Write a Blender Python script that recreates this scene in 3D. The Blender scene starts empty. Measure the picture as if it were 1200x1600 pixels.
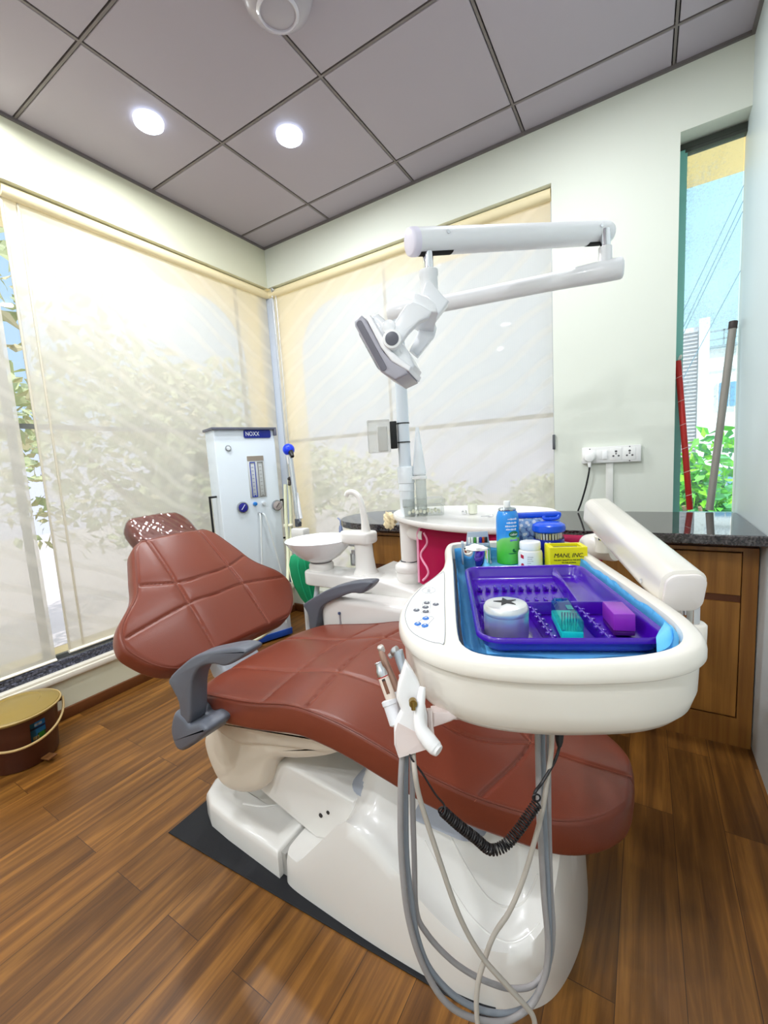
import bpy, bmesh, math, random
from mathutils import Vector, Matrix
random.seed(7)
S = bpy.context.scene
COL = S.collection

# ------------------------------------------------------------------ camera
cam_d = bpy.data.cameras.new('camera')
cam = bpy.data.objects.new('camera', cam_d)
COL.objects.link(cam)
cam_d.sensor_fit = 'HORIZONTAL'
cam_d.sensor_width = 36.0
cam_d.lens = 664.0 * 36.0 / 1200.0
cam_d.clip_start = 0.02
cam_d.clip_end = 400
def cam_matrix(yaw, pitch, roll, loc):
    f = Vector((math.sin(yaw) * math.cos(pitch), math.cos(yaw) * math.cos(pitch), math.sin(pitch)))
    r = f.cross(Vector((0, 0, 1))).normalized()
    d = f.cross(r)
    c, s = math.cos(roll), math.sin(roll)
    r2 = c * r + s * d
    d2 = -s * r + c * d
    u = -d2
    b = -f
    return Matrix(((r2.x, u.x, b.x, loc[0]), (r2.y, u.y, b.y, loc[1]), (r2.z, u.z, b.z, loc[2]), (0, 0, 0, 1)))
cam.matrix_world = cam_matrix(-0.5546, -0.1183, 0.0599, (2.3028, -2.3291, 1.1041))
S.camera = cam

# ------------------------------------------------------------------ render look
S.view_settings.view_transform = 'Standard'
S.view_settings.look = 'None'
S.view_settings.gamma = 1.0
S.view_settings.use_curve_mapping = False
S.view_settings.exposure = -0.13
S.cycles.use_denoising = True
S.cycles.max_bounces = 10
S.cycles.diffuse_bounces = 5
S.cycles.transparent_max_bounces = 16
S.cycles.transmission_bounces = 8
S.cycles.sample_clamp_indirect = 6.0
S.cycles.caustics_reflective = False
S.cycles.caustics_refractive = False

# ------------------------------------------------------------------ sky and sun
W = bpy.data.worlds.new('sky')
S.world = W
W.use_nodes = True
wn, wl = W.node_tree.nodes, W.node_tree.links
for n in list(wn): wn.remove(n)
w_out = wn.new('ShaderNodeOutputWorld')
w_bg = wn.new('ShaderNodeBackground')
w_tc = wn.new('ShaderNodeTexCoord')
w_sep = wn.new('ShaderNodeSeparateXYZ')
w_ramp = wn.new('ShaderNodeValToRGB')
wl.new(w_tc.outputs['Generated'], w_sep.inputs[0])
wl.new(w_sep.outputs['Z'], w_ramp.inputs[0])
w_ramp.color_ramp.elements[0].position = 0.0
w_ramp.color_ramp.elements[0].color = (0.62, 0.66, 0.68, 1)
w_ramp.color_ramp.elements[1].position = 0.75
w_ramp.color_ramp.elements[1].color = (1.0, 1.0, 1.0, 1)
e = w_ramp.color_ramp.elements.new(0.15); e.color = (0.38, 0.54, 0.58, 1)
e = w_ramp.color_ramp.elements.new(0.45); e.color = (0.34, 0.52, 0.60, 1)
wl.new(w_ramp.outputs[0], w_bg.inputs[0])
SKY = 2.5
w_bg.inputs[1].default_value = SKY
wl.new(w_bg.outputs[0], w_out.inputs[0])

def add_light(name, kind, loc, energy, color=(1, 1, 1), **kw):
    d = bpy.data.lights.new(name, kind)
    d.energy = energy
    d.color = color
    for k, v in kw.items(): setattr(d, k, v)
    o = bpy.data.objects.new(name, d)
    COL.objects.link(o)
    o.location = loc
    return o
sun = add_light('sun', 'SUN', (6, -6, 9), 4.5, (1.0, 0.95, 0.86), angle=0.01)
sun.rotation_euler = Vector((-0.55, 0.62, -0.9)).to_track_quat('-Z', 'Y').to_euler()
LAMP_W = 13.0

# ------------------------------------------------------------------ helpers
def lin(c):
    out = []
    for v in c[:3]:
        v = v / 255.0
        out.append(v / 12.92 if v <= 0.04045 else ((v + 0.055) / 1.055) ** 2.4)
    return (out[0], out[1], out[2], 1.0)
MATS = {}
def M(name, rgb=(200, 200, 200), rough=0.5, metal=0.0, bump=0.0, bscale=200.0, coat=0.0, trans=0.0, ior=1.45, emit=None, estr=0.0, alpha=1.0, var=0.0, vscale=8.0, sub=0.0):
    if name in MATS: return MATS[name]
    m = bpy.data.materials.new(name)
    m.use_nodes = True
    nt = m.node_tree
    b = nt.nodes['Principled BSDF']
    b.inputs['Base Color'].default_value = lin(rgb)
    b.inputs['Roughness'].default_value = rough
    b.inputs['Metallic'].default_value = metal
    b.inputs['IOR'].default_value = ior
    b.inputs['Coat Weight'].default_value = coat
    b.inputs['Coat Roughness'].default_value = 0.08
    b.inputs['Transmission Weight'].default_value = trans
    b.inputs['Alpha'].default_value = alpha
    if emit:
        b.inputs['Emission Color'].default_value = lin(emit)
        b.inputs['Emission Strength'].default_value = estr
    if bump or var:
        tc = nt.nodes.new('ShaderNodeTexCoord')
        no = nt.nodes.new('ShaderNodeTexNoise')
        no.inputs['Scale'].default_value = bscale
        no.inputs['Detail'].default_value = 3
        nt.links.new(tc.outputs['Object'], no.inputs['Vector'])
        if bump:
            bp = nt.nodes.new('ShaderNodeBump')
            bp.inputs['Strength'].default_value = bump
            bp.inputs['Distance'].default_value = 0.002
            nt.links.new(no.outputs[0], bp.inputs['Height'])
            nt.links.new(bp.outputs[0], b.inputs['Normal'])
        if var:
            n2 = nt.nodes.new('ShaderNodeTexNoise')
            n2.inputs['Scale'].default_value = vscale
            n2.inputs['Detail'].default_value = 4
            nt.links.new(tc.outputs['Object'], n2.inputs['Vector'])
            mx = nt.nodes.new('ShaderNodeMixRGB')
            c = lin(rgb)
            mx.inputs[1].default_value = tuple(max(0, v * (1 - var)) for v in c[:3]) + (1,)
            mx.inputs[2].default_value = tuple(min(1, v * (1 + var)) for v in c[:3]) + (1,)
            nt.links.new(n2.outputs[0], mx.inputs[0])
            nt.links.new(mx.outputs[0], b.inputs['Base Color'])
    MATS[name] = m
    return m
def glassy(name, rgb=(255, 255, 255), gloss=0.08, rough=0.02, frost=0.0, frost_rgb=(240, 240, 240)):
    """thin clear sheet: mostly see-through, a little mirror, optional milky film"""
    if name in MATS: return MATS[name]
    m = bpy.data.materials.new(name); m.use_nodes = True
    nt = m.node_tree
    for n in list(nt.nodes): nt.nodes.remove(n)
    out = nt.nodes.new('ShaderNodeOutputMaterial')
    tr = nt.nodes.new('ShaderNodeBsdfTransparent'); tr.inputs[0].default_value = lin(rgb)
    gl = nt.nodes.new('ShaderNodeBsdfGlossy'); gl.inputs['Roughness'].default_value = rough
    mx = nt.nodes.new('ShaderNodeMixShader')
    fr = nt.nodes.new('ShaderNodeLayerWeight'); fr.inputs[0].default_value = 0.25
    mu = nt.nodes.new('ShaderNodeMath'); mu.operation = 'MULTIPLY_ADD'
    mu.inputs[1].default_value = 0.5; mu.inputs[2].default_value = gloss
    nt.links.new(fr.outputs['Fresnel'], mu.inputs[0])
    nt.links.new(mu.outputs[0], mx.inputs[0])
    nt.links.new(tr.outputs[0], mx.inputs[1]); nt.links.new(gl.outputs[0], mx.inputs[2])
    last = mx
    if frost:
        df = nt.nodes.new('ShaderNodeBsdfDiffuse'); df.inputs[0].default_value = lin(frost_rgb)
        m2 = nt.nodes.new('ShaderNodeMixShader'); m2.inputs[0].default_value = frost
        nt.links.new(mx.outputs[0], m2.inputs[1]); nt.links.new(df.outputs[0], m2.inputs[2])
        last = m2
    nt.links.new(last.outputs[0], out.inputs[0])
    MATS[name] = m
    return m

PL = {}          # placement matrix of every root, kept here so children can be written in world or local coordinates
def root(name, label, cat, loc, rz=0.0, group=None):
    o = bpy.data.objects.new(name, None)
    o.empty_display_size = 0.05
    COL.objects.link(o)
    o.location = loc
    o.rotation_euler = (0, 0, rz)
    o['label'] = label; o['category'] = cat
    if group: o['group'] = group
    PL[o.name] = Matrix.Translation(Vector(loc)) @ Matrix.Rotation(rz, 4, 'Z')
    return o
def tag(o, label=None, cat=None, group=None, kind=None):
    if label: o['label'] = label
    if cat: o['category'] = cat
    if group: o['group'] = group
    if kind: o['kind'] = kind
    return o
def obj(name, bm, mat, parent=None, smooth=True, angle=38, local=False, label=None):
    """one mesh object; vertices come in world coordinates (or in the root's own frame with local=True)"""
    bmesh.ops.recalc_face_normals(bm, faces=bm.faces[:])
    if parent is not None and not local:
        bmesh.ops.transform(bm, matrix=PL[parent.name].inverted(), verts=bm.verts[:])
    origin = None
    if parent is None and len(bm.verts):
        xs = [v.co.x for v in bm.verts]; ys = [v.co.y for v in bm.verts]; zs = [v.co.z for v in bm.verts]
        origin = Vector(((min(xs) + max(xs)) / 2, (min(ys) + max(ys)) / 2, min(zs)))
        bmesh.ops.translate(bm, vec=-origin, verts=bm.verts[:])
    if smooth:
        lim = math.radians(angle)
        for f in bm.faces: f.smooth = True
        for ed in bm.edges:
            if len(ed.link_faces) == 2 and ed.calc_face_angle(0.0) > lim: ed.smooth = False
    me = bpy.data.meshes.new(name)
    bm.to_mesh(me); bm.free()
    o = bpy.data.objects.new(name, me)
    COL.objects.link(o)
    for mm in (mat if isinstance(mat, (list, tuple)) else [mat]): me.materials.append(mm)
    if parent is not None:
        o.parent = parent
        PL[o.name] = PL[parent.name].copy()
    else:
        o.location = origin if origin is not None else (0, 0, 0)
        PL[o.name] = Matrix.Translation(o.location)
    if label: o['label'] = label
    return o
def NB(): return bmesh.new()

def add_loft(bm, rings, cap0=True, cap1=True, closed=True, mi=0):
    vs = [[bm.verts.new(p) for p in r] for r in rings]
    n = len(vs[0])
    for a, b in zip(vs, vs[1:]):
        for i in range(n if closed else n - 1):
            j = (i + 1) % n
            try:
                f = bm.faces.new((a[i], a[j], b[j], b[i])); f.material_index = mi
            except ValueError: pass
    for flag, r in ((cap0, vs[0]), (cap1, vs[-1])):
        if flag:
            try:
                f = bm.faces.new(r); f.material_index = mi
            except ValueError: pass
    return vs
def add_box(bm, c, s, bev=0.0, seg=2, rot=None, mi=0):
    r = bmesh.ops.create_cube(bm, size=1.0)
    vs = r['verts']
    bmesh.ops.scale(bm, vec=Vector(s), verts=vs)
    if bev > 0:
        es = list({ed for v in vs for ed in v.link_edges})
        rr = bmesh.ops.bevel(bm, geom=es, offset=min(bev, min(s) * 0.49), segments=seg, profile=0.5, affect='EDGES')
        vs = list({v for f in rr['faces'] for v in f.verts} | {v for v in vs if v.is_valid})
        seen = set(vs); stack = list(vs)
        while stack:
            v = stack.pop()
            for ed in v.link_edges:
                w = ed.other_vert(v)
                if w not in seen: seen.add(w); stack.append(w)
        vs = list(seen)
    if mi:
        for f in {f for v in vs for f in v.link_faces}: f.material_index = mi
    m = Matrix.Translation(Vector(c)) @ (rot.to_4x4() if rot is not None else Matrix.Identity(4))
    bmesh.ops.transform(bm, matrix=m, verts=vs)
    return vs
def box2(bm, lo, hi, bev=0.0, seg=2, mi=0):
    c = [(a + b) / 2 for a, b in zip(lo, hi)]; s = [abs(b - a) for a, b in zip(lo, hi)]
    return add_box(bm, c, s, bev, seg, mi=mi)
def axis_frame(d):
    d = Vector(d).normalized()
    up = Vector((0, 0, 1)) if abs(d.z) < 0.95 else Vector((1, 0, 0))
    x = up.cross(d).normalized(); y = d.cross(x)
    return x, y, d
def add_lathe(bm, prof, c=(0, 0, 0), axis=(0, 0, 1), n=40, cap0=True, cap1=True, mi=0):
    """prof: (radius, height) pairs along the axis"""
    x, y, d = axis_frame(axis)
    c = Vector(c)
    rings = []
    for r, h in prof:
        r = max(r, 1e-5)
        rings.append([c + d * h + (x * math.cos(2 * math.pi * k / n) + y * math.sin(2 * math.pi * k / n)) * r for k in range(n)])
    return add_loft(bm, rings, cap0, cap1, mi=mi)
def add_cyl(bm, p0, p1, r, r1=None, n=24, bev=0.0, mi=0):
    p0, p1 = Vector(p0), Vector(p1)
    L = (p1 - p0).length
    r1 = r if r1 is None else r1
    if bev > 0:
        prof = [(r - bev, 0), (r - bev * 0.3, bev * 0.3), (r, bev), (r1, L - bev), (r1 - bev * 0.3, L - bev * 0.3), (r1 - bev, L)]
    else:
        prof = [(r, 0), (r1, L)]
    return add_lathe(bm, prof, p0, p1 - p0, n, mi=mi)
def spline(pts, sub=6):
    P = [Vector(p) for p in pts]
    if len(P) < 3: return P
    out = []
    for i in range(len(P) - 1):
        p0 = P[i - 1] if i > 0 else P[0] * 2 - P[1]
        p1, p2 = P[i], P[i + 1]
        p3 = P[i + 2] if i + 2 < len(P) else P[-1] * 2 - P[-2]
        for k in range(sub):
            t = k / sub
            out.append(0.5 * ((2 * p1) + (-p0 + p2) * t + (2 * p0 - 5 * p1 + 4 * p2 - p3) * t * t + (-p0 + 3 * p1 - 3 * p2 + p3) * t ** 3))
    out.append(P[-1])
    return out
def lerp_list(v, n):
    if not isinstance(v, (list, tuple)): return [v] * n
    out = []
    for i in range(n):
        t = i / (n - 1) * (len(v) - 1); k = min(int(t), len(v) - 2); f = t - k
        out.append(v[k] * (1 - f) + v[k + 1] * f)
    return out
def add_tube(bm, pts, r, n=10, sub=6, cap=True, flat=1.0, up=None, closed=False, mi=0):
    P = spline(pts, sub) if sub > 1 else [Vector(p) for p in pts]
    R = lerp_list(r, len(P))
    rings = []
    t0 = (P[1] - P[0]).normalized()
    x, y, _ = axis_frame(t0)
    if up is not None:
        x = Vector(up).cross(t0).normalized(); y = t0.cross(x)
    prev = t0
    for i, p in enumerate(P):
        t = (P[min(i + 1, len(P) - 1)] - P[max(i - 1, 0)])
        t = t.normalized() if t.length > 1e-9 else prev
        q = prev.rotation_difference(t)
        x = q @ x; y = q @ y; prev = t
        rings.append([p + (x * math.cos(2 * math.pi * k / n) + y * math.sin(2 * math.pi * k / n) * flat) * R[i] for k in range(n)])
    return add_loft(bm, rings, cap, cap, mi=mi)
def rrect(x0, y0, x1, y1, r, n=6):
    out = []
    for cx, cy, a0 in ((x1 - r, y1 - r, 0), (x0 + r, y1 - r, 90), (x0 + r, y0 + r, 180), (x1 - r, y0 + r, 270)):
        for k in range(n + 1):
            a = math.radians(a0 + 90 * k / n)
            out.append((cx + r * math.cos(a), cy + r * math.sin(a)))
    return out
def closed_spline(pts, sub=8):
    n = len(pts); out = []
    P = [Vector((p[0], p[1], 0)) for p in pts]
    for i in range(n):
        p0, p1, p2, p3 = P[i - 1], P[i], P[(i + 1) % n], P[(i + 2) % n]
        for k in range(sub):
            t = k / sub
            v = 0.5 * ((2 * p1) + (-p0 + p2) * t + (2 * p0 - 5 * p1 + 4 * p2 - p3) * t * t + (-p0 + 3 * p1 - 3 * p2 + p3) * t ** 3)
            out.append((v.x, v.y))
    return out
def area2(p): return sum(p[i - 1][0] * p[i][1] - p[i][0] * p[i - 1][1] for i in range(len(p)))
def inset(poly, d):
    """move every outline point inwards by d"""
    s = 1 if area2(poly) > 0 else -1
    n = len(poly); out = []
    for i in range(n):
        a, b, c = Vector(poly[i - 1]), Vector(poly[i]), Vector(poly[(i + 1) % n])
        e1, e2 = (b - a), (c - b)
        if e1.length < 1e-9: e1 = e2
        if e2.length < 1e-9: e2 = e1
        n1 = Vector((-e1.y, e1.x)).normalized() * s; n2 = Vector((-e2.y, e2.x)).normalized() * s
        m = n1 + n2
        m = m.normalized() if m.length > 1e-6 else n1
        k = 1.0 / max(0.5, m.dot(n1))
        out.append((b.x + m.x * d * k, b.y + m.y * d * k))
    return out
def add_prism(bm, poly, z0, z1, bev=0.0, T=None, seg=3, mi=0):
    """outline extruded from z0 to z1 with rounded edges; T maps (x,y,z) to 3-D"""
    T = T or (lambda x, y, z: Vector((x, y, z)))
    rings = []
    if bev > 0:
        prof = [(bev * (1 - math.sin(math.pi / 2 * k / seg)), bev * (1 - math.cos(math.pi / 2 * k / seg))) for k in range(seg + 1)]
        for ins, dz in prof: rings.append((ins, z0 + dz))
        for ins, dz in reversed(prof): rings.append((ins, z1 - dz))
    else:
        rings = [(0, z0), (0, z1)]
    return add_loft(bm, [[T(x, y, z) for x, y in (inset(poly, i) if i else poly)] for i, z in rings], mi=mi)
def by_angle(poly, n, c):
    """resample an outline that is star-shaped about c at n even angles"""
    out = []
    m = len(poly)
    for k in range(n):
        a = 2 * math.pi * k / n
        dx, dy = math.cos(a), math.sin(a)
        best = 0
        for i in range(m):
            x1, y1 = poly[i - 1][0] - c[0], poly[i - 1][1] - c[1]
            x2, y2 = poly[i][0] - c[0], poly[i][1] - c[1]
            ex, ey = x2 - x1, y2 - y1
            den = dx * ey - dy * ex
            if abs(den) < 1e-12: continue
            t = (x1 * ey - y1 * ex) / den
            u = (x1 * dy - y1 * dx) / den
            if t > 0 and -1e-9 <= u <= 1 + 1e-9: best = max(best, t)
        out.append((c[0] + dx * best, c[1] + dy * best))
    return out
def text(name, body, size, mat, T, parent, extrude=0.0003, align='CENTER', shear=0.0, sx=1.0):
    """lettering as a thin mesh; T is the world matrix of its baseline frame"""
    cu = bpy.data.curves.new(name, 'FONT')
    cu.body = body; cu.size = size; cu.extrude = extrude; cu.align_x = align; cu.align_y = 'CENTER'; cu.shear = shear
    cu.resolution_u = 3
    tmp = bpy.data.objects.new(name, cu)
    COL.objects.link(tmp)
    dg = bpy.context.evaluated_depsgraph_get()
    me = bpy.data.meshes.new_from_object(tmp.evaluated_get(dg))
    bpy.data.objects.remove(tmp)
    bpy.data.curves.remove(cu)
    bm = NB(); bm.from_mesh(me); bpy.data.meshes.remove(me)
    bmesh.ops.transform(bm, matrix=T @ Matrix.Diagonal((sx, 1, 1, 1)), verts=bm.verts[:])
    return obj(name, bm, mat, parent, smooth=False)
def frame_mat(o, x, y):
    x = Vector(x).normalized(); y = Vector(y); y = (y - x * y.dot(x)).normalized(); z = x.cross(y)
    return Matrix(((x.x, y.x, z.x, o[0]), (x.y, y.y, z.y, o[1]), (x.z, y.z, z.z, o[2]), (0, 0, 0, 1)))

# ------------------------------------------------------------------ shared materials
WHITE = M('white_plastic', (232, 231, 228), 0.28, bump=0.02, bscale=60)
CREAM = M('cream_plastic', (230, 220, 204), 0.3)
ENAMEL = M('white_enamel', (234, 232, 228), 0.24, coat=0.25)
GREYARM = M('grey_armrest', (96, 100, 110), 0.42, bump=0.03, bscale=300)
CHROME = M('chrome', (225, 226, 230), 0.12, 1.0)
STEEL = M('brushed_steel', (205, 207, 212), 0.28, 1.0)
BLACK = M('black_plastic', (18, 18, 20), 0.4)
DARK = M('dark_gap', (12, 12, 12), 0.8)
LEATHER = M('brown_leather', (120, 57, 40), 0.32, bump=0.12, bscale=420, var=0.08, vscale=6)
STITCH = M('stitch_thread', (158, 92, 70), 0.6)
# ================================================================== SETTING
H = 2.638
XR = 2.64          # right wall
YF = -4.6          # wall behind the photographer
WALLM = M('wall_paint', (226, 230, 219), 0.6, bump=0.03, bscale=40)
WALLB = M('bulkhead_paint', (222, 222, 198), 0.6, bump=0.03, bscale=40)
TRIMP = M('cream_trim', (236, 226, 190), 0.5)

# ---- floor: planks run towards the back wall
def floor_material():
    m = bpy.data.materials.new('wood_planks'); m.use_nodes = True
    nt = m.node_tree; N = nt.nodes; L = nt.links
    b = N['Principled BSDF']
    tc = N.new('ShaderNodeTexCoord')
    mp = N.new('ShaderNodeMapping'); mp.inputs['Rotation'].default_value = (0, 0, math.radians(90)); mp.inputs['Location'].default_value = (0.31, 0.04, 0)
    L.new(tc.outputs['Object'], mp.inputs[0])
    br = N.new('ShaderNodeTexBrick')
    br.inputs['Scale'].default_value = 1.0
    br.inputs['Brick Width'].default_value = 0.92
    br.inputs['Row Height'].default_value = 0.122
    br.inputs['Mortar Size'].default_value = 0.0009
    br.inputs['Mortar Smooth'].default_value = 0.3
    br.offset = 0.37; br.offset_frequency = 2
    br.inputs['Color1'].default_value = (0.0, 0.0, 0.0, 1)
    br.inputs['Color2'].default_value = (1, 1, 1, 1)
    br.inputs['Mortar'].default_value = (0.5, 0.5, 0.5, 1)
    L.new(mp.outputs[0], br.inputs['Vector'])
    # long grain, shifted plank by plank
    sc = N.new('ShaderNodeVectorMath'); sc.operation = 'MULTIPLY'; sc.inputs[1].default_value = (1.6, 26, 1)
    L.new(mp.outputs[0], sc.inputs[0])
    ad = N.new('ShaderNodeVectorMath'); ad.operation = 'ADD'
    L.new(sc.outputs[0], ad.inputs[0])
    sh = N.new('ShaderNodeVectorMath'); sh.operation = 'SCALE'; sh.inputs['Scale'].default_value = 13.0
    L.new(br.outputs['Color'], sh.inputs[0]); L.new(sh.outputs[0], ad.inputs[1])
    g = N.new('ShaderNodeTexNoise'); g.inputs['Scale'].default_value = 1.0; g.inputs['Detail'].default_value = 8; g.inputs['Roughness'].default_value = 0.62; g.inputs['Distortion'].default_value = 0.6
    L.new(ad.outputs[0], g.inputs['Vector'])
    r1 = N.new('ShaderNodeValToRGB')
    r1.color_ramp.elements[0].position = 0.28; r1.color_ramp.elements[0].color = lin((70, 40, 14))
    r1.color_ramp.elements[1].position = 0.72; r1.color_ramp.elements[1].color = lin((160, 108, 46))
    ee = r1.color_ramp.elements.new(0.5); ee.color = lin((112, 72, 29))
    L.new(g.outputs[0], r1.inputs[0])
    # broad figure and plank to plank tone
    g2 = N.new('ShaderNodeTexNoise'); g2.inputs['Scale'].default_value = 1.6; g2.inputs['Detail'].default_value = 2
    sc2 = N.new('ShaderNodeVectorMath'); sc2.operation = 'MULTIPLY'; sc2.inputs[1].default_value = (1, 3.2, 1)
    L.new(ad.outputs[0], sc2.inputs[0]); sc2.inputs[1].default_value = (0.9, 0.25, 1)
    L.new(sc2.outputs[0], g2.inputs['Vector'])
    hs = N.new('ShaderNodeHueSaturation')
    ma = N.new('ShaderNodeMath'); ma.operation = 'MULTIPLY_ADD'; ma.inputs[1].default_value = 0.42; ma.inputs[2].default_value = 0.62
    sv = N.new('ShaderNodeSeparateColor')
    L.new(br.outputs['Color'], sv.inputs[0])
    ml = N.new('ShaderNodeMath'); ml.operation = 'ADD'
    L.new(sv.outputs[0], ml.inputs[0]); L.new(g2.outputs[0], ml.inputs[1])
    L.new(ml.outputs[0], ma.inputs[0]); L.new(ma.outputs[0], hs.inputs['Value'])
    hs.inputs['Saturation'].default_value = 1.0
    L.new(r1.outputs[0], hs.inputs['Color'])
    mo = N.new('ShaderNodeMixRGB'); mo.inputs[2].default_value = lin((62, 36, 16))
    L.new(br.outputs['Fac'], mo.inputs[0]); L.new(hs.outputs[0], mo.inputs[1])
    L.new(mo.outputs[0], b.inputs['Base Color'])
    b.inputs['Roughness'].default_value = 0.34
    b.inputs['Specular IOR Level'].default_value = 0.45
    bp = N.new('ShaderNodeBump'); bp.inputs['Strength'].default_value = 0.06; bp.inputs['Distance'].default_value = 0.002
    L.new(g.outputs[0], bp.inputs['Height']); L.new(bp.outputs[0], b.inputs['Normal'])
    return m
bm = NB(); box2(bm, (-0.35, YF, -0.08), (XR + 0.12, 0.3, 0.0))
o = obj('floor', bm, floor_material(), smooth=False); tag(o, 'brown wood plank floor', 'floor', kind='structure')

# ---- ceiling: grey 60 cm panels in a dark-edged grid
def ceiling_material():
    m = M('ceiling_panel', (172, 164, 174), 0.5, bump=0.05, bscale=500, var=0.02, vscale=3)
    return m
gx = [-0.0165 + 0.0] ; gx = [0.5835 + 0.6 * i for i in range(4)]
gy = [-0.2024 - 0.6 * j for j in range(8)]
xs = [0.0] + gx + [XR]
ys = [0.0] + gy + [YF]
bm = NB()
box2(bm, (-0.35, YF - 0.1, H + 0.012), (XR + 0.12, 0.35, H + 0.1), mi=1)
G = 0.0085
for i in range(len(xs) - 1):
    for j in range(len(ys) - 1):
        x0, x1 = xs[i] + G, xs[i + 1] - G
        y1, y0 = ys[j] - G, ys[j + 1] + G
        if x1 - x0 < 0.03 or y1 - y0 < 0.03: continue
        # the panel run around the round fixture is one double-width board
        box2(bm, (x0, y0, H), (x1, y1, H + 0.02), 0.002, 1)
o = obj('ceiling', bm, [ceiling_material(), DARK], smooth=False); tag(o, 'grey panelled suspended ceiling', 'ceiling', kind='structure')
GRIDM = M('ceiling_grid_metal', (120, 112, 110), 0.45)
bm = NB()
for x in gx: box2(bm, (x - 0.0045, YF, H - 0.001), (x + 0.0045, 0, H + 0.014))
for y in gy: box2(bm, (0, y - 0.0045, H - 0.0012), (XR, y + 0.0045, H + 0.014))
obj('ceiling_grid', bm, GRIDM, o, smooth=False)
bm = NB()
box2(bm, (0, -0.012, H - 0.012), (XR, 0.0, H + 0.01)); box2(bm, (0, YF, H - 0.012), (0.012, -0.012, H + 0.01)); box2(bm, (XR - 0.012, YF, H - 0.012), (XR, -0.012, H + 0.01))
obj('edge_angle', bm, M('edge_angle_metal', (112, 106, 106), 0.5), o, smooth=False)

# ---- left wall: low wall, bulkhead over the window, outer wall with the round-cornered opening
def hole_poly(ou0, ou1, ov0, ov1, r, round_corners, n=10):
    hole = []
    for (cx, cy, a0, key) in ((ou1, ov1, 0, 'tr'), (ou0, ov1, 90, 'tl'), (ou0, ov0, 180, 'bl'), (ou1, ov0, 270, 'br')):
        rr = r if key in round_corners else 0.004
        sx = 1 if 'r' in key else -1; sy = 1 if 't' in key else -1
        for k in range(n + 1):
            a = math.radians(a0 + 90 * k / n)
            hole.append((cx - sx * rr + rr * math.cos(a), cy - sy * rr + rr * math.sin(a)))
    return hole
def opening_wall(bm, T, u0, u1, v0, v1, ou0, ou1, ov0, ov1, r, round_corners, d0, d1):
    """wall slab (u,v) from depth d0 to d1 with one opening whose chosen corners are rounded"""
    n = 10
    hole = []
    for (cx, cy, a0, key) in ((ou1, ov1, 0, 'tr'), (ou0, ov1, 90, 'tl'), (ou0, ov0, 180, 'bl'), (ou1, ov0, 270, 'br')):
        rr = r if key in round_corners else 0.004
        sx = 1 if 'r' in key else -1; sy = 1 if 't' in key else -1
        for k in range(n + 1):
            a = math.radians(a0 + 90 * k / n)
            hole.append((cx - sx * rr + rr * math.cos(a), cy - sy * rr + rr * math.sin(a)))
    c = ((ou0 + ou1) / 2, (ov0 + ov1) / 2)
    outer = []
    for x, y in hole:
        dx, dy = x - c[0], y - c[1]
        t = min([(u1 - c[0]) / dx if dx > 0 else 1e9, (u0 - c[0]) / dx if dx < 0 else 1e9, (v1 - c[1]) / dy if dy > 0 else 1e9, (v0 - c[1]) / dy if dy < 0 else 1e9])
        outer.append((c[0] + dx * t, c[1] + dy * t))
    # snap nearest outer points onto the four corners
    for q in ((u0, v0), (u1, v0), (u1, v1), (u0, v1)):
        k = min(range(len(outer)), key=lambda i: (outer[i][0] - q[0]) ** 2 + (outer[i][1] - q[1]) ** 2)
        outer[k] = q
    rings = [[T(x, y, d1) for x, y in hole], [T(x, y, d0) for x, y in hole], [T(x, y, d0) for x, y in outer], [T(x, y, d1) for x, y in outer], [T(x, y, d1) for x, y in hole]]
    add_loft(bm, rings, False, False)
bm = NB()
box2(bm, (-0.12, YF, 0.0), (0.0, 0.12, 0.185))                       # low wall
box2(bm, (-0.10, YF, 2.372), (0.0, 0.0, H + 0.02))                   # bulkhead
o = obj('wall_left', bm, WALLB, smooth=False); tag(o, 'cream low wall and bulkhead of the left window wall', 'wall', kind='structure')
def cladding():  # translucency added so daylight brightens the solid surround behind the blinds
    m = bpy.data.materials.new('cream_cladding_sheet'); m.use_nodes = True
    nt = m.node_tree; N = nt.nodes
    for n in list(N): N.remove(n)
    out = N.new('ShaderNodeOutputMaterial'); a = N.new('ShaderNodeBsdfDiffuse'); b = N.new('ShaderNodeBsdfTranslucent'); mx = N.new('ShaderNodeMixShader')
    a.inputs[0].default_value = lin((250, 240, 220)); b.inputs[0].default_value = lin((252, 242, 220)); mx.inputs[0].default_value = 0.7
    nt.links.new(a.outputs[0], mx.inputs[1]); nt.links.new(b.outputs[0], mx.inputs[2]); nt.links.new(mx.outputs[0], out.inputs[0])
    return m
BEIGE = cladding()
bm = NB()
opening_wall(bm, lambda u, v, d: Vector((d, u, v)), YF, 0.30, 0.0, H, YF + 0.1, -0.135, 0.30, 2.235, 0.36, ('tr',), -0.14, -0.144)
obj('outer_panel', bm, BEIGE, o, smooth=False)
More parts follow.
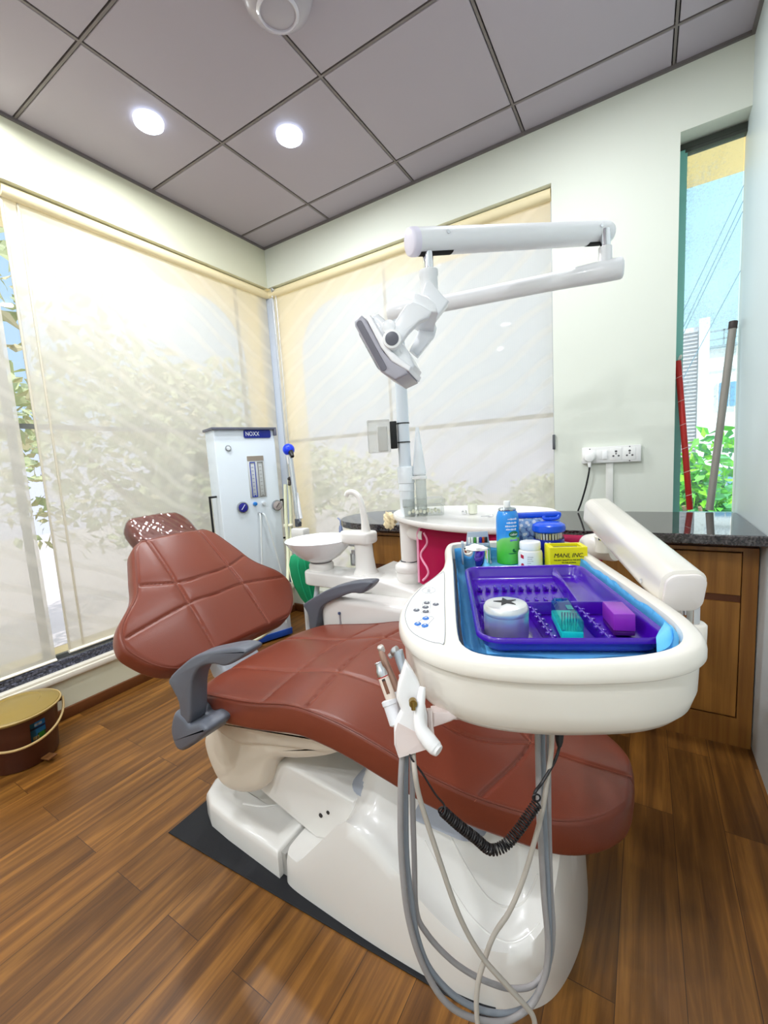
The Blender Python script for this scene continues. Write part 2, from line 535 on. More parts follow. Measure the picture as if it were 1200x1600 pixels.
# ledge and dark sill track under the left blinds
bm = NB(); box2(bm, (-0.02, YF, 0.185), (0.018, 0.0, 0.212), 0.004)
box2(bm, (-0.03, YF, 0.212), (0.006, 0.0, 0.224), 0.003)
o = obj('trim_1', bm, M('ledge_paint', (232, 226, 212), 0.5)); tag(o, 'cream ledge moulding under the left window', 'trim', kind='structure')
def granite(name, base, dark, light, rough, scale=160):
    m = bpy.data.materials.new(name); m.use_nodes = True
    nt = m.node_tree; N = nt.nodes; L = nt.links; b = N['Principled BSDF']
    tc = N.new('ShaderNodeTexCoord')
    vo = N.new('ShaderNodeTexVoronoi'); vo.inputs['Scale'].default_value = scale
    no = N.new('ShaderNodeTexNoise'); no.inputs['Scale'].default_value = scale * 0.45; no.inputs['Detail'].default_value = 6
    L.new(tc.outputs['Object'], vo.inputs['Vector']); L.new(tc.outputs['Object'], no.inputs['Vector'])
    ra = N.new('ShaderNodeValToRGB')
    ra.color_ramp.elements[0].position = 0.3; ra.color_ramp.elements[0].color = lin(dark)
    ra.color_ramp.elements[1].position = 0.75; ra.color_ramp.elements[1].color = lin(light)
    em = ra.color_ramp.elements.new(0.5); em.color = lin(base)
    mx = N.new('ShaderNodeMixRGB'); mx.inputs[0].default_value = 0.45
    L.new(no.outputs[0], mx.inputs[1]); L.new(vo.outputs['Color'], mx.inputs[2])
    L.new(mx.outputs[0], ra.inputs[0]); L.new(ra.outputs[0], b.inputs['Base Color'])
    b.inputs['Roughness'].default_value = rough
    return m
SILL = granite('sill_stone', (70, 72, 84), (28, 28, 34), (120, 122, 140), 0.3)
bm = NB(); box2(bm, (-0.14, YF, 0.185), (-0.03, 0.0, 0.24), 0.004); box2(bm, (-0.075, YF, 0.24), (-0.035, 0.0, 0.262), 0.003)
o = obj('trim_2', bm, SILL); tag(o, 'dark stone sill under the left blinds', 'sill', kind='structure')
bm = NB(); box2(bm, (-0.002, YF, 0.0), (0.014, 0.0, 0.05), 0.003)
o = obj('baseboard_left', bm, M('baseboard_wood', (104, 60, 30), 0.4, var=0.2, vscale=20)); tag(o, 'brown wooden skirting on the left wall', 'baseboard', kind='structure')

# ---- back wall
bm = NB()
box2(bm, (0.0, 0.0, 2.372), (1.905, 0.12, H + 0.02))
box2(bm, (1.905, 0.0, 0.0), (2.412, 0.13, H + 0.02))
box2(bm, (2.412, 0.0, 2.382), (XR + 0.1, 0.13, H + 0.02))
box2(bm, (2.412, 0.0, 0.0), (XR + 0.1, 0.13, 0.775))
box2(bm, (-0.1, 0.0, 0.0), (1.905, 0.12, 0.185))
o = obj('wall_back', bm, WALLM, smooth=False); tag(o, 'pale wall with the power sockets beside the narrow window', 'wall', kind='structure')
bm = NB()
opening_wall(bm, lambda u, v, d: Vector((u, d, v)), -0.30, 2.0, 0.0, H, 0.15, 1.90, 0.30, 2.235, 0.34, ('tl',), 0.14, 0.144)
obj('outer_panel', bm, BEIGE, o, smooth=False)
bm = NB(); box2(bm, (0, -0.012, 0.0), (1.0, 0.002, 0.06), 0.003)
o = obj('baseboard_back', bm, MATS['baseboard_wood']); tag(o, 'brown wooden skirting on the back wall', 'baseboard', kind='structure')
bm = NB(); box2(bm, (-0.098, 0.035, 0.185), (0.0, 0.098, 2.372)); box2(bm, (-0.098, -0.02, 0.185), (-0.085, 0.035, 2.372))
o = obj('trim_3', bm, M('corner_post_paint', (196, 206, 222), 0.5), smooth=False); tag(o, 'pale post in the corner between the two blinds', 'trim', kind='structure')
# ---- right wall and the wall behind the photographer
bm = NB(); box2(bm, (XR, YF, 0.0), (XR + 0.1, 0.0, H + 0.02)); box2(bm, (XR, 0.0, 0.0), (XR + 0.1, 0.13, 2.382))
o = obj('wall_right', bm, M('right_wall_paint', (214, 224, 226), 0.45, bump=0.03, bscale=40), smooth=False); tag(o, 'pale right wall', 'wall', kind='structure')
bm = NB(); box2(bm, (-0.3, YF - 0.1, 0.0), (XR + 0.1, YF, H + 0.02))
o = obj('wall_front', bm, WALLM, smooth=False); tag(o, 'wall behind the photographer', 'wall', kind='structure')

# ---- windows: aluminium frames and panes
ALU = M('window_aluminium', (150, 160, 160), 0.4, 0.6)
TINT = glassy('sky_dimming_glass', (234, 234, 246), 0.03)  # tint put into the panes to dim the sky behind the blinds
bm = NB()
box2(bm, (-0.125, YF, 1.350), (-0.105, 0.0, 1.372)); box2(bm, (-0.125, -0.205, 0.24), (-0.105, -0.19, 2.372))
box2(bm, (-0.125, -1.56, 0.24), (-0.105, -1.53, 2.372)); box2(bm, (-0.125, YF, 0.24), (-0.105, 0, 0.27))
wf = obj('window_1', bm, M('window_bar', (120, 124, 122), 0.5), smooth=False); tag(wf, 'left window behind the blinds', 'window', kind='structure')
bm = NB(); add_prism(bm, hole_poly(YF + 0.1, -0.135, 0.30, 2.235, 0.36, ('tr',)), -0.1405, -0.1435, T=lambda u, v, d: Vector((d, u, v))); obj('pane', bm, TINT, wf, smooth=False)
bm = NB()
box2(bm, (0.0, 0.105, 1.285), (1.905, 0.125, 1.308)); box2(bm, (0.885, 0.105, 1.30), (0.895, 0.125, 2.372)); box2(bm, (0.0, 0.105, 0.24), (1.905, 0.125, 0.27))
box2(bm, (1.890, 0.085, 0.24), (1.905, 0.125, 2.372))
wf = obj('window_2', bm, MATS['window_bar'], smooth=False); tag(wf, 'back window behind the blind', 'window', kind='structure')
bm = NB(); add_prism(bm, hole_poly(0.15, 1.90, 0.30, 2.235, 0.34, ('tl',)), 0.1405, 0.1435, T=lambda u, v, d: Vector((u, d, v))); obj('pane', bm, TINT, wf, smooth=False)
bm = NB(); GRN = M('green_frame', (124, 190, 180), 0.35)
box2(bm, (2.412, 0.085, 0.775), (2.442, 0.115, 2.36)); box2(bm, (2.412, 0.085, 0.775), (2.64, 0.115, 0.785))
wf = obj('window_3', bm, GRN, smooth=False); tag(wf, 'narrow window in the right corner', 'window', kind='structure')
bm = NB(); box2(bm, (2.412, 0.08, 2.352), (2.64, 0.12, 2.374)); box2(bm, (2.434, 0.082, 2.338), (2.64, 0.118, 2.352)); obj('head_rail', bm, M('dark_rail', (52, 56, 50), 0.5), wf, smooth=False)
def dusty_glass():
    m = glassy('dusty_glass', (244, 252, 255), 0.03, 0.03, frost=0.1, frost_rgb=(220, 240, 250))
    nt = m.node_tree
    mixf = [n for n in nt.nodes if n.type == 'MIX_SHADER'][-1]
    tc = nt.nodes.new('ShaderNodeTexCoord'); no = nt.nodes.new('ShaderNodeTexNoise'); no.inputs['Scale'].default_value = 90; no.inputs['Detail'].default_value = 6; no.inputs['Roughness'].default_value = 0.75
    n2 = nt.nodes.new('ShaderNodeTexNoise'); n2.inputs['Scale'].default_value = 4
    ml = nt.nodes.new('ShaderNodeMath'); ml.operation = 'MULTIPLY'
    ra = nt.nodes.new('ShaderNodeValToRGB'); ra.color_ramp.elements[0].position = 0.24; ra.color_ramp.elements[0].color = (0.04, 0.04, 0.04, 1); ra.color_ramp.elements[1].position = 0.42; ra.color_ramp.elements[1].color = (0.4, 0.4, 0.4, 1)
    nt.links.new(tc.outputs['Object'], no.inputs['Vector']); nt.links.new(tc.outputs['Object'], n2.inputs['Vector'])
    nt.links.new(no.outputs[0], ml.inputs[0]); nt.links.new(n2.outputs[0], ml.inputs[1]); nt.links.new(ml.outputs[0], ra.inputs[0]); nt.links.new(ra.outputs[0], mixf.inputs[0])
    return m
bm = NB(); box2(bm, (2.43, 0.098, 0.785), (2.632, 0.102, 2.345)); obj('pane', bm, dusty_glass(), wf, smooth=False)

# ---- roller blinds
def blind_material():
    m = bpy.data.materials.new('screen_fabric'); m.use_nodes = True
    nt = m.node_tree; N = nt.nodes; L = nt.links
    for n in list(N): N.remove(n)
    out = N.new('ShaderNodeOutputMaterial')
    tc = N.new('ShaderNodeTexCoord')
    # open weave: fine ribs plus moire bands painted into its opacity
    sep = N.new('ShaderNodeSeparateXYZ'); L.new(tc.outputs['Object'], sep.inputs[0])
    sm = N.new('ShaderNodeMath'); sm.operation = 'SUBTRACT'; L.new(sep.outputs[1], sm.inputs[0]); L.new(sep.outputs[0], sm.inputs[1])
    cb = N.new('ShaderNodeCombineXYZ'); L.new(sm.outputs[0], cb.inputs[0]); L.new(sep.outputs[2], cb.inputs[1])
    rot = N.new('ShaderNodeMapping'); rot.inputs['Rotation'].default_value = (0, 0, math.radians(-58)); L.new(cb.outputs[0], rot.inputs[0])
    wv = N.new('ShaderNodeTexWave'); wv.inputs['Scale'].default_value = 2.6; wv.inputs['Distortion'].default_value = 5.0; wv.inputs['Detail'].default_value = 1.2; wv.inputs['Detail Scale'].default_value = 0.7
    L.new(rot.outputs[0], wv.inputs['Vector'])
    ra = N.new('ShaderNodeValToRGB'); ra.color_ramp.elements[0].position = 0.0; ra.color_ramp.elements[0].color = (0.14, 0.14, 0.14, 1); ra.color_ramp.elements[1].position = 0.34; ra.color_ramp.elements[1].color = (0.26, 0.26, 0.26, 1)
    L.new(wv.outputs['Color'], ra.inputs[0])
    wf = N.new('ShaderNodeTexWave'); wf.inputs['Scale'].default_value = 60; wf.bands_direction = 'X'; L.new(cb.outputs[0], wf.inputs['Vector'])
    mw = N.new('ShaderNodeMath'); mw.operation = 'MULTIPLY_ADD'; mw.inputs[1].default_value = 0.06; mw.inputs[2].default_value = -0.03
    L.new(wf.outputs['Color'], mw.inputs[0])
    fa = N.new('ShaderNodeMath'); fa.operation = 'ADD'; L.new(ra.outputs[0], fa.inputs[0]); L.new(mw.outputs[0], fa.inputs[1])
    tr = N.new('ShaderNodeBsdfTransparent'); tr.inputs[0].default_value = lin((255, 253, 248))
    tl = N.new('ShaderNodeBsdfTranslucent'); tl.inputs[0].default_value = lin((252, 246, 232))
    df = N.new('ShaderNodeBsdfDiffuse'); df.inputs[0].default_value = lin((252, 246, 232))
    m1 = N.new('ShaderNodeMixShader'); m1.inputs[0].default_value = 0.45
    L.new(df.outputs[0], m1.inputs[1]); L.new(tl.outputs[0], m1.inputs[2])
    m2 = N.new('ShaderNodeMixShader'); L.new(fa.outputs[0], m2.inputs[0])
    L.new(m1.outputs[0], m2.inputs[1]); L.new(tr.outputs[0], m2.inputs[2])
    L.new(m2.outputs[0], out.inputs[0])
    return m
BLIND = blind_material()
RAIL = M('blind_rail', (244, 240, 226), 0.4)
TUBEM = M('roller_cover', (240, 226, 186), 0.45)
def blind(name, label, T, u0, u1, ztop, zbot, sag):
    """T(u, d, z): u along the wall, d away from it into the room"""
    r = root(name, label, 'blind', T((u0 + u1) / 2, 0, zbot))
    nu, nv = 60, 30
    def P(u, v, d):
        uu = u0 + (u1 - u0) * u
        z = ztop + (zbot - ztop) * v
        w = sag * (math.sin(u * 9 + v * 2.2) * 0.5 + math.sin(u * 21 - v * 3) * 0.3) * math.sin(math.pi * v)
        return T(uu, d + w, z)
    bm = NB()
    a = [[bm.verts.new(P(i / nu, j / nv, 0.0)) for j in range(nv + 1)] for i in range(nu + 1)]
    for i in range(nu):
        for j in range(nv): bm.faces.new((a[i][j], a[i + 1][j], a[i + 1][j + 1], a[i][j + 1]))
    obj('fabric', bm, BLIND, r, angle=80)
    bm = NB(); add_cyl(bm, T(u0, 0.012, ztop + 0.008), T(u1, 0.012, ztop + 0.008), 0.026, n=24)
    obj('roller', bm, TUBEM, r)
    bm = NB(); add_tube(bm, [T(u0, 0.0, zbot - 0.006), T(u1, 0.0, zbot - 0.006)], 0.0125, n=12, sub=1, flat=0.6)
    obj('bottom_rail', bm, RAIL, r)
    return r
TL = lambda u, d, z: Vector((-0.052 + d, u, z))
TB = lambda u, d, z: Vector((u, 0.052 - d, z))
b1 = blind('roller_blind', 'wide cream screen blind over the left window, from the headrest to the corner', TL, -1.478, 0.028, 2.335, 0.292, 0.006)
b2 = blind('roller_blind', 'cream screen blind at the left edge of the photo, beside the open slit', TL, -3.2, -1.533, 2.335, 0.276, 0.006)
b3 = blind('roller_blind', 'cream screen blind over the back window behind the dental lamp', TB, -0.028, 1.898, 2.335, 0.292, 0.005)
for r_ in (b1, b2, b3): r_['group'] = 'cream roller blinds'
# hem of the wide blind (a doubled, stitched strip) and pull chains
bm = NB(); box2(bm, (-0.0545, -1.478, 0.30), (-0.0475, -1.470, 2.33)); box2(bm, (-0.0545, -1.420, 0.30), (-0.0475, -1.412, 2.33))
obj('hem', bm, M('blind_hem', (214, 206, 186), 0.7), b1, smooth=False)
bm = NB(); add_tube(bm, [(0.045, 0.03, 2.32), (0.05, 0.028, 1.6), (0.052, 0.026, 0.75)], 0.0022, n=6); add_tube(bm, [(0.028, 0.012, 2.32), (0.034, 0.012, 1.6), (0.040, 0.012, 0.75)], 0.0022, n=6)
add_tube(bm, [(0.028, 0.012, 2.345), (0.036, 0.004, 2.365), (0.045, 0.012, 2.35)], 0.006, n=8)
obj('pull_chain', bm, M('chain_steel', (190, 194, 200), 0.3, 0.6), b3)
bm = NB(); add_tube(bm, [(1.900, 0.02, 2.30), (1.902, 0.014, 1.6), (1.904, 0.008, 0.80)], 0.0022, n=6)
obj('pull_chain', bm, MATS['chain_steel'], b3)
bm = NB(); add_box(bm, (1.904, 0.0, 1.15), (0.012, 0.02, 0.075), 0.003)
obj('chain_tensioner', bm, M('grey_plastic', (90, 92, 98), 0.4), b3)

# ---- round ceiling lights and the dome fixture
LEDM = M('lamp_diffuser', (255, 255, 255), 0.4, emit=(246, 250, 255), estr=9.0)
RIMM = M('glowing_rim', (246, 248, 252), 0.3, emit=(214, 232, 255), estr=4.5)  # rim emission added to spread a halo on the ceiling around each light
def ceiling_light(loc, label, watts=LAMP_W):
    r = root('ceiling_light', label, 'ceiling light', (loc[0], loc[1], H), group='round ceiling lights')
    x, y = loc
    bm = NB(); add_lathe(bm, [(0.058, 0.0), (0.060, -0.004), (0.058, -0.020), (0.050, -0.026), (0.048, -0.022)], (x, y, H), n=48, cap1=False)
    obj('rim', bm, RIMM, r)
    bm = NB(); add_lathe(bm, [(0.050, -0.0215), (0.046, -0.026), (0.03, -0.029), (0.0, -0.030)], (x, y, H), n=48)
    obj('diffuser', bm, LEDM, r)
    la = add_light('lamp_glow', 'AREA', (x, y, H - 0.034), watts, (0.94, 0.972, 1.0), shape='DISK', size=0.09)
    la.data.cycles.is_portal = False
    return r
ceiling_light((0.444, -1.077), 'left of the two lit round ceiling lights')
ceiling_light((0.876, -0.661), 'right of the two lit round ceiling lights, nearer the back wall')
for p in ((0.16, -1.66), (2.03, -0.72), (0.9, -2.6), (2.2, -3.0), (1.5, -3.8), (0.5, -3.7)): ceiling_light(p, 'unseen extra round ceiling light beyond the frame', LAMP_W * (1.4 if p[1] < -2 else 0.8))  # the four behind the camera are added fill, set brighter
r = root('ceiling_fixture', 'round grey dome fixture on the ceiling at the top edge of the photo', 'ceiling fixture', (1.27, -1.13, H))
FIX = M('fixture_grey', (176, 170, 178), 0.25)
bm = NB(); add_lathe(bm, [(0.112, 0.0), (0.116, -0.014), (0.104, -0.042), (0.076, -0.062), (0.064, -0.065)], (1.27, -1.13, H), n=56, cap1=False); obj('housing', bm, FIX, r)
bm = NB(); add_lathe(bm, [(0.065, -0.064), (0.068, -0.070), (0.061, -0.077), (0.057, -0.075), (0.056, -0.070)], (1.27, -1.13, H), n=56, cap1=False); obj('ring', bm, M('fixture_ring', (206, 202, 212), 0.15, coat=0.5), r)
bm = NB(); add_lathe(bm, [(0.057, -0.070), (0.03, -0.074), (0.0, -0.075)], (1.27, -1.13, H), n=56); obj('cover', bm, FIX, r)

# ================================================================== DENTAL CHAIR
def seam_dist(p, segs):
    best = 9.0
    for (ax, ay), (bx, by) in segs:
        dx, dy = bx - ax, by - ay
        L2 = dx * dx + dy * dy
        t = max(0.0, min(1.0, ((p[0] - ax) * dx + (p[1] - ay) * dy) / L2)) if L2 > 0 else 0
        ex, ey = p[0] - ax - t * dx, p[1] - ay - t * dy
        d = ex * ex + ey * ey
        if d < best: best = d
    return math.sqrt(best)
def polyseg(*lines):
    out = []
    for l in lines:
        l2 = [(v.x, v.y) for v in spline([(a, b, 0) for a, b in l], 5)]
        out += list(zip(l2, l2[1:]))
    return out
def interp(tab, s):
    if s <= tab[0][0]: return tab[0][1]
    for (a, va), (b, vb) in zip(tab, tab[1:]):
        if s <= b:
            f = (s - a) / (b - a)
            i = tab.index((a, va)); m0 = tab[i - 1] if i > 0 else None; m1 = tab[i + 2] if i + 2 < len(tab) else None
            d = (vb - va) / (b - a)
            d0 = ((vb - m0[1]) / (b - m0[0])) if m0 else d; d1 = ((m1[1] - va) / (m1[0] - a)) if m1 else d
            h = b - a; f2 = f * f; f3 = f2 * f
            return (2 * f3 - 3 * f2 + 1) * va + (f3 - 2 * f2 + f) * h * d0 + (3 * f2 - 2 * f3) * vb + (f3 - f2) * h * d1
    return tab[-1][1]
def cushion(frame, s0, s1, wtab, th, segs, rend=0.03, redge=0.028, ns=210, nt=84, groove=0.0050, gw=0.0044, r0=0.06, r1=0.06, crown=0.008):
    """padded upholstery: frame(s) -> (centre of top surface, across, normal)"""
    rings = []
    top_pts = {}
    sv = []
    for i in range(ns + 1):
        u = i / ns
        u = u - 0.35 * math.sin(2 * math.pi * u) / (2 * math.pi) * 1.0     # denser at the ends
        sv.append(s0 + (s1 - s0) * u)
    for i, s in enumerate(sv):
        w = interp(wtab, s)
        for d, R in ((s - s0, r0), (s1 - s, r1)):
            if d < R: w = w - R + math.sqrt(max(0.0, R * R - (R - d) ** 2)) if w > R else w * math.sqrt(max(0.0, 1 - ((R - d) / R) ** 2))
        w = max(w, 0.012)
        d = min(s - s0, s1 - s)
        k = math.sqrt(max(0.0, 1 - ((rend - d) / rend) ** 2)) if d < rend else 1.0
        k = max(k, 0.02)
        re = min(redge, w * 0.6, th * 0.45) * max(k, 0.3)
        c, ax, nr = frame(s)
        ring = []
        drop = (1 - k) * th * 0.5
        H0, H1 = -drop, -th + drop
        re = min(re, (H0 - H1) * 0.49)
        for j in range(nt + 1):
            t = -(w - re) + 2 * (w - re) * j / nt
            dd = seam_dist((s, t), segs) if segs else 9
            h = H0 + crown * (1 - (t / w) ** 2) * k
            h -= groove * math.exp(-(dd / gw) ** 2) * k
            h -= 0.0018 * math.exp(-(dd / 0.022) ** 2) * k
            ring.append(c + ax * t + nr * h)
        for a in range(1, 7):
            an = math.pi / 2 * (1 - a / 6)
            ring.append(c + ax * (w - re + re * math.cos(an)) + nr * (H0 - re + re * math.sin(an)))
        for a in range(0, 5):
            an = -math.pi / 2 * a / 4
            ring.append(c + ax * (w - re + re * math.cos(an)) + nr * (H1 + re + re * math.sin(an)))
        for j in range(1, 12):
            ring.append(c + ax * ((w - re) * (1 - 2 * j / 12)) + nr * H1)
        for a in range(0, 5):
            an = -math.pi / 2 * (1 - a / 4)
            ring.append(c + ax * (-(w - re) - re * math.cos(an)) + nr * (H1 + re + re * math.sin(an)))
        for a in range(1, 6):
            an = math.pi / 2 * a / 6
            ring.append(c + ax * (-(w - re) - re * math.cos(an)) + nr * (H0 - re + re * math.sin(an)))
        rings.append(ring)
    bm = NB()
    add_loft(bm, rings)
    # thread lying in the seams
    st = NB()
    lines = {}
    for (a, b) in segs:
        n = 6
        pts = []
        for q in range(n + 1):
            s = a[0] + (b[0] - a[0]) * q / n; t = a[1] + (b[1] - a[1]) * q / n
            w = interp(wtab, s)
            c, ax, nr = frame(s)
            h = crown * (1 - (t / w) ** 2) - groove * math.exp(-(0.0036 / gw) ** 2) - 0.003
            dx, dy = b[0] - a[0], b[1] - a[1]; LL = math.hypot(dx, dy) or 1
            c2, ax2, nr2 = frame(s - dy / LL * 0.0036)
            pts.append(c2 + ax2 * (t + dx / LL * 0.0036) + nr2 * (h + 0.0004))
        add_tube(st, pts, 0.0008, n=5, sub=1)
    return bm, st

YC = -1.38
prof = spline([(1.165, 0, 0.468), (1.25, 0, 0.487), (1.45, 0, 0.519), (1.58, 0, 0.548), (1.66, 0, 0.553), (1.76, 0, 0.541), (1.86, 0, 0.510), (1.95, 0, 0.468), (2.05, 0, 0.432), (2.15, 0, 0.414), (2.32, 0, 0.410)], 20)
cum = [0.0]
for a, b in zip(prof, prof[1:]): cum.append(cum[-1] + (b - a).length)
def s_at_x(x):
    for i in range(len(prof) - 1):
        if prof[i].x <= x <= prof[i + 1].x: return cum[i] + (cum[i + 1] - cum[i]) * (x - prof[i].x) / (prof[i + 1].x - prof[i].x)
    return cum[-1]
def seat_frame(s):
    s = max(0.0, min(cum[-1] - 1e-6, s))
    for i in range(len(cum) - 1):
        if cum[i] <= s <= cum[i + 1]:
            f = (s - cum[i]) / (cum[i + 1] - cum[i]); p = prof[i].lerp(prof[i + 1], f)
            a, b = prof[max(0, i - 3)], prof[min(len(prof) - 1, i + 4)]
            t = (b - a).normalized()
            return Vector((p.x, YC, p.z)), Vector((0, 1, 0)), Vector((-t.z, 0, t.x))
    return None
SX = s_at_x
seat_w = [(0, 0.255), (SX(1.28), 0.278), (SX(1.65), 0.285), (SX(1.86), 0.272), (SX(2.0), 0.236), (SX(2.12), 0.196), (SX(2.32), 0.158)]
seat_segs = polyseg([(0.02, 0.118), (SX(1.45), 0.118), (SX(1.75), 0.115), (SX(1.95), 0.10), (SX(2.08), 0.0)],
                    [(0.02, -0.118), (SX(1.45), -0.118), (SX(1.75), -0.115), (SX(1.95), -0.10), (SX(2.08), 0.0)],
                    [(SX(1.49), 0.27), (SX(1.47), 0.12), (SX(1.46), 0.0), (SX(1.47), -0.12), (SX(1.49), -0.27)],
                    [(SX(1.64), 0.27), (SX(1.615), 0.12), (SX(1.60), 0.0), (SX(1.615), -0.12), (SX(1.64), -0.27)],
                    [(SX(2.03), -0.23), (SX(2.08), 0.0), (SX(2.03), 0.23)],
                    [(SX(2.08), 0.0), (SX(2.18), 0.0), (SX(2.285), 0.0)])
chair = root('dental_chair', 'brown quilted leather dental chair with grey armrests on a white base', 'dental chair', (1.62, YC, 0.0))
bm, st = cushion(seat_frame, 0.0, SX(2.292), seat_w, 0.076, seat_segs, r0=0.10, r1=0.15, nt=100, ns=300, redge=0.013, rend=0.016, crown=0.010)
seat = obj('seat', bm, LEATHER, chair, angle=60, label='brown leather seat and leg cushion')
obj('stitching', st, STITCH, seat)
# piped edge of the seat
def edge_line(frame, wtab, s0, s1, R0, R1, inset_, h, n=60):
    L, Rr = [], []
    for i in range(n + 1):
        s = s0 + (s1 - s0) * i / n
        w = interp(wtab, s)
        for d, R in ((s - s0 + inset_, R0), (s1 - s + inset_, R1)):
            if d < R: w = w - R + math.sqrt(max(0.0, R * R - (R - d) ** 2)) if w > R else w * math.sqrt(max(0.0, 1 - ((R - d) / R) ** 2))
        c, ax, nr = frame(s)
        L.append(c + ax * (w - inset_) + nr * h); Rr.append(c - ax * (w - inset_) + nr * h)
    return L + Rr[::-1]
bm = NB(); e = edge_line(seat_frame, seat_w, 0.012, SX(2.292) - 0.012, 0.10, 0.15, 0.0055, -0.0012); add_tube(bm, e + [e[0]], 0.0022, n=6, sub=1)
obj('piping', bm, M('piping_leather', (116, 56, 40), 0.4), seat)

bo = Vector((1.065, -1.40, 0.575)); bd = Vector((-0.67, 0, 0.74)).normalized(); bn = Vector((0.74, 0, 0.67)).normalized()
def back_frame(s):
    bow = 0.012 * math.cos((s - 0.17) * 6)
    return bo + bd * s + bn * bow, Vector((0, 1, 0)), bn
back_w = [(-0.08, 0.315), (0.0, 0.330), (0.06, 0.345), (0.12, 0.325), (0.20, 0.248), (0.28, 0.212), (0.36, 0.178), (0.42, 0.150)]
back_segs = polyseg([(-0.06, 0.131), (0.114, 0.122), (0.21, 0.112), (0.40, 0.098)], [(-0.06, -0.107), (0.113, -0.107), (0.2, -0.106), (0.40, -0.106)],
                    [(0.24, 0.22), (0.206, 0.112), (0.198, 0.0), (0.2, -0.1), (0.236, -0.22)],
                    [(0.088, 0.335), (0.117, 0.124), (0.113, 0.0), (0.113, -0.107), (0.078, -0.32)])
bm, st = cushion(back_frame, -0.082, 0.418, back_w, 0.07, back_segs, r0=0.13, r1=0.055, nt=110, ns=170, crown=0.012, redge=0.02, rend=0.024)
back = obj('backrest', bm, LEATHER, chair, angle=60, label='brown leather backrest quilted in panels')
obj('stitching', st, STITCH, back)
bm = NB(); e = edge_line(back_frame, back_w, -0.07, 0.406, 0.13, 0.055, 0.011, -0.003); add_tube(bm, e + [e[0]], 0.0028, n=6, sub=1)
obj('piping', bm, MATS['piping_leather'], back)
# white shell and hinge behind the backrest
def shell_frame(s): return bo + bd * s - bn * 0.062, Vector((0, 1, 0)), bn
bm, st = cushion(shell_frame, 0.05, 0.36, [(0.05, 0.17), (0.15, 0.17), (0.36, 0.10)], 0.030, [], r0=0.06, r1=0.05, nt=20, ns=60); st.free()
obj('back_shell', bm, CREAM, chair, angle=60)
bm = NB()
add_prism(bm, [(1.00, 0.48), (1.05, 0.50), (1.11, 0.45), (1.15, 0.40), (1.12, 0.37), (1.04, 0.40)], -1.48, -1.32, 0.02, T=lambda x, z, y: Vector((x, y, z)))
obj('hinge_bracket', bm, M('pale_grey_plastic', (190, 196, 206), 0.35), chair, angle=50)

# headrest wrapped in clear film
hd = Vector((-0.80, 0, 0.60)).normalized(); hn = Vector((0.60, 0, 0.80)).normalized(); ho = Vector((0.735, -1.40, 0.905))
def head_frame(s): return ho + hd * s, Vector((0, 1, 0)), hn
bm, st = cushion(head_frame, -0.085, 0.085, [(-0.085, 0.112), (0, 0.122), (0.085, 0.108)], 0.062, [], r0=0.04, r1=0.04, nt=40, ns=70, crown=0.006, redge=0.018, rend=0.02); st.free()
head = obj('headrest', bm, M('headrest_leather', (112, 56, 44), 0.4, bump=0.1, bscale=400), chair, angle=60, label='brown headrest pad wrapped in clear film')
bm, st = cushion(lambda s: (ho + hd * s + hn * 0.0022, Vector((0, 1, 0)), hn), -0.087, 0.087, [(-0.087, 0.114), (0, 0.124), (0.087, 0.110)], 0.066, [], r0=0.04, r1=0.04, nt=40, ns=70, crown=0.007, redge=0.019, rend=0.021); st.free()
rnd = random.Random(3)
for v in bm.verts:
    p = v.co
    k = math.sin(p.y * 90 + math.sin(p.x * 60) * 2) * math.sin(p.x * 75 + p.y * 31) + 0.5 * math.sin(p.y * 210 + p.z * 160)
    v.co = p + hn * 0.0016 * k
obj('clear_film', bm, glassy('film', (250, 246, 244), 0.07, 0.06), head, angle=70)
bm = NB(); add_box(bm, ho - hd * 0.10 - hn * 0.045, (0.11, 0.05, 0.018), 0.005, rot=Matrix((( -hd.x, 0, hn.x), (0, 1, 0), (-hd.z, 0, hn.z))))
obj('headrest_bar', bm, CHROME, chair)

# armrests
def armrest_plate(outline, y, clamp):
    bm = NB(); add_prism(bm, closed_spline(outline, 3), y - 0.026, y + 0.026, 0.0065, T=lambda x, z, yy: Vector((x, yy, z)), seg=3)
    a = obj('armrest', bm, GREYARM, chair, angle=60)
    if clamp:
        bm = NB(); add_prism(bm, closed_spline(clamp, 5), y - 0.030, y + 0.10, 0.012, T=lambda x, z, yy: Vector((x, yy, z)))
        obj('armrest_clamp', bm, GREYARM, a, angle=60)
armrest_plate([(1.225, 0.561), (1.288, 0.612), (1.356, 0.654), (1.434, 0.682), (1.506, 0.703), (1.542, 0.705), (1.545, 0.694), (1.5, 0.665), (1.464, 0.649), (1.429, 0.647), (1.38, 0.631), (1.347, 0.605), (1.324, 0.561), (1.301, 0.462), (1.26, 0.45), (1.259, 0.505), (1.237, 0.537)], -1.705, [(1.212, 0.424), (1.214, 0.385), (1.235, 0.362), (1.275, 0.378), (1.372, 0.455), (1.345, 0.472), (1.30, 0.455), (1.281, 0.469), (1.24, 0.475)])
armrest_plate([(1.118, 0.544), (1.169, 0.577), (1.267, 0.628), (1.37, 0.661), (1.452, 0.674), (1.463, 0.662), (1.417, 0.625), (1.366, 0.62), (1.291, 0.589), (1.232, 0.559), (1.201, 0.526), (1.175, 0.446), (1.141, 0.44), (1.139, 0.5), (1.12, 0.533)], -1.06, None)

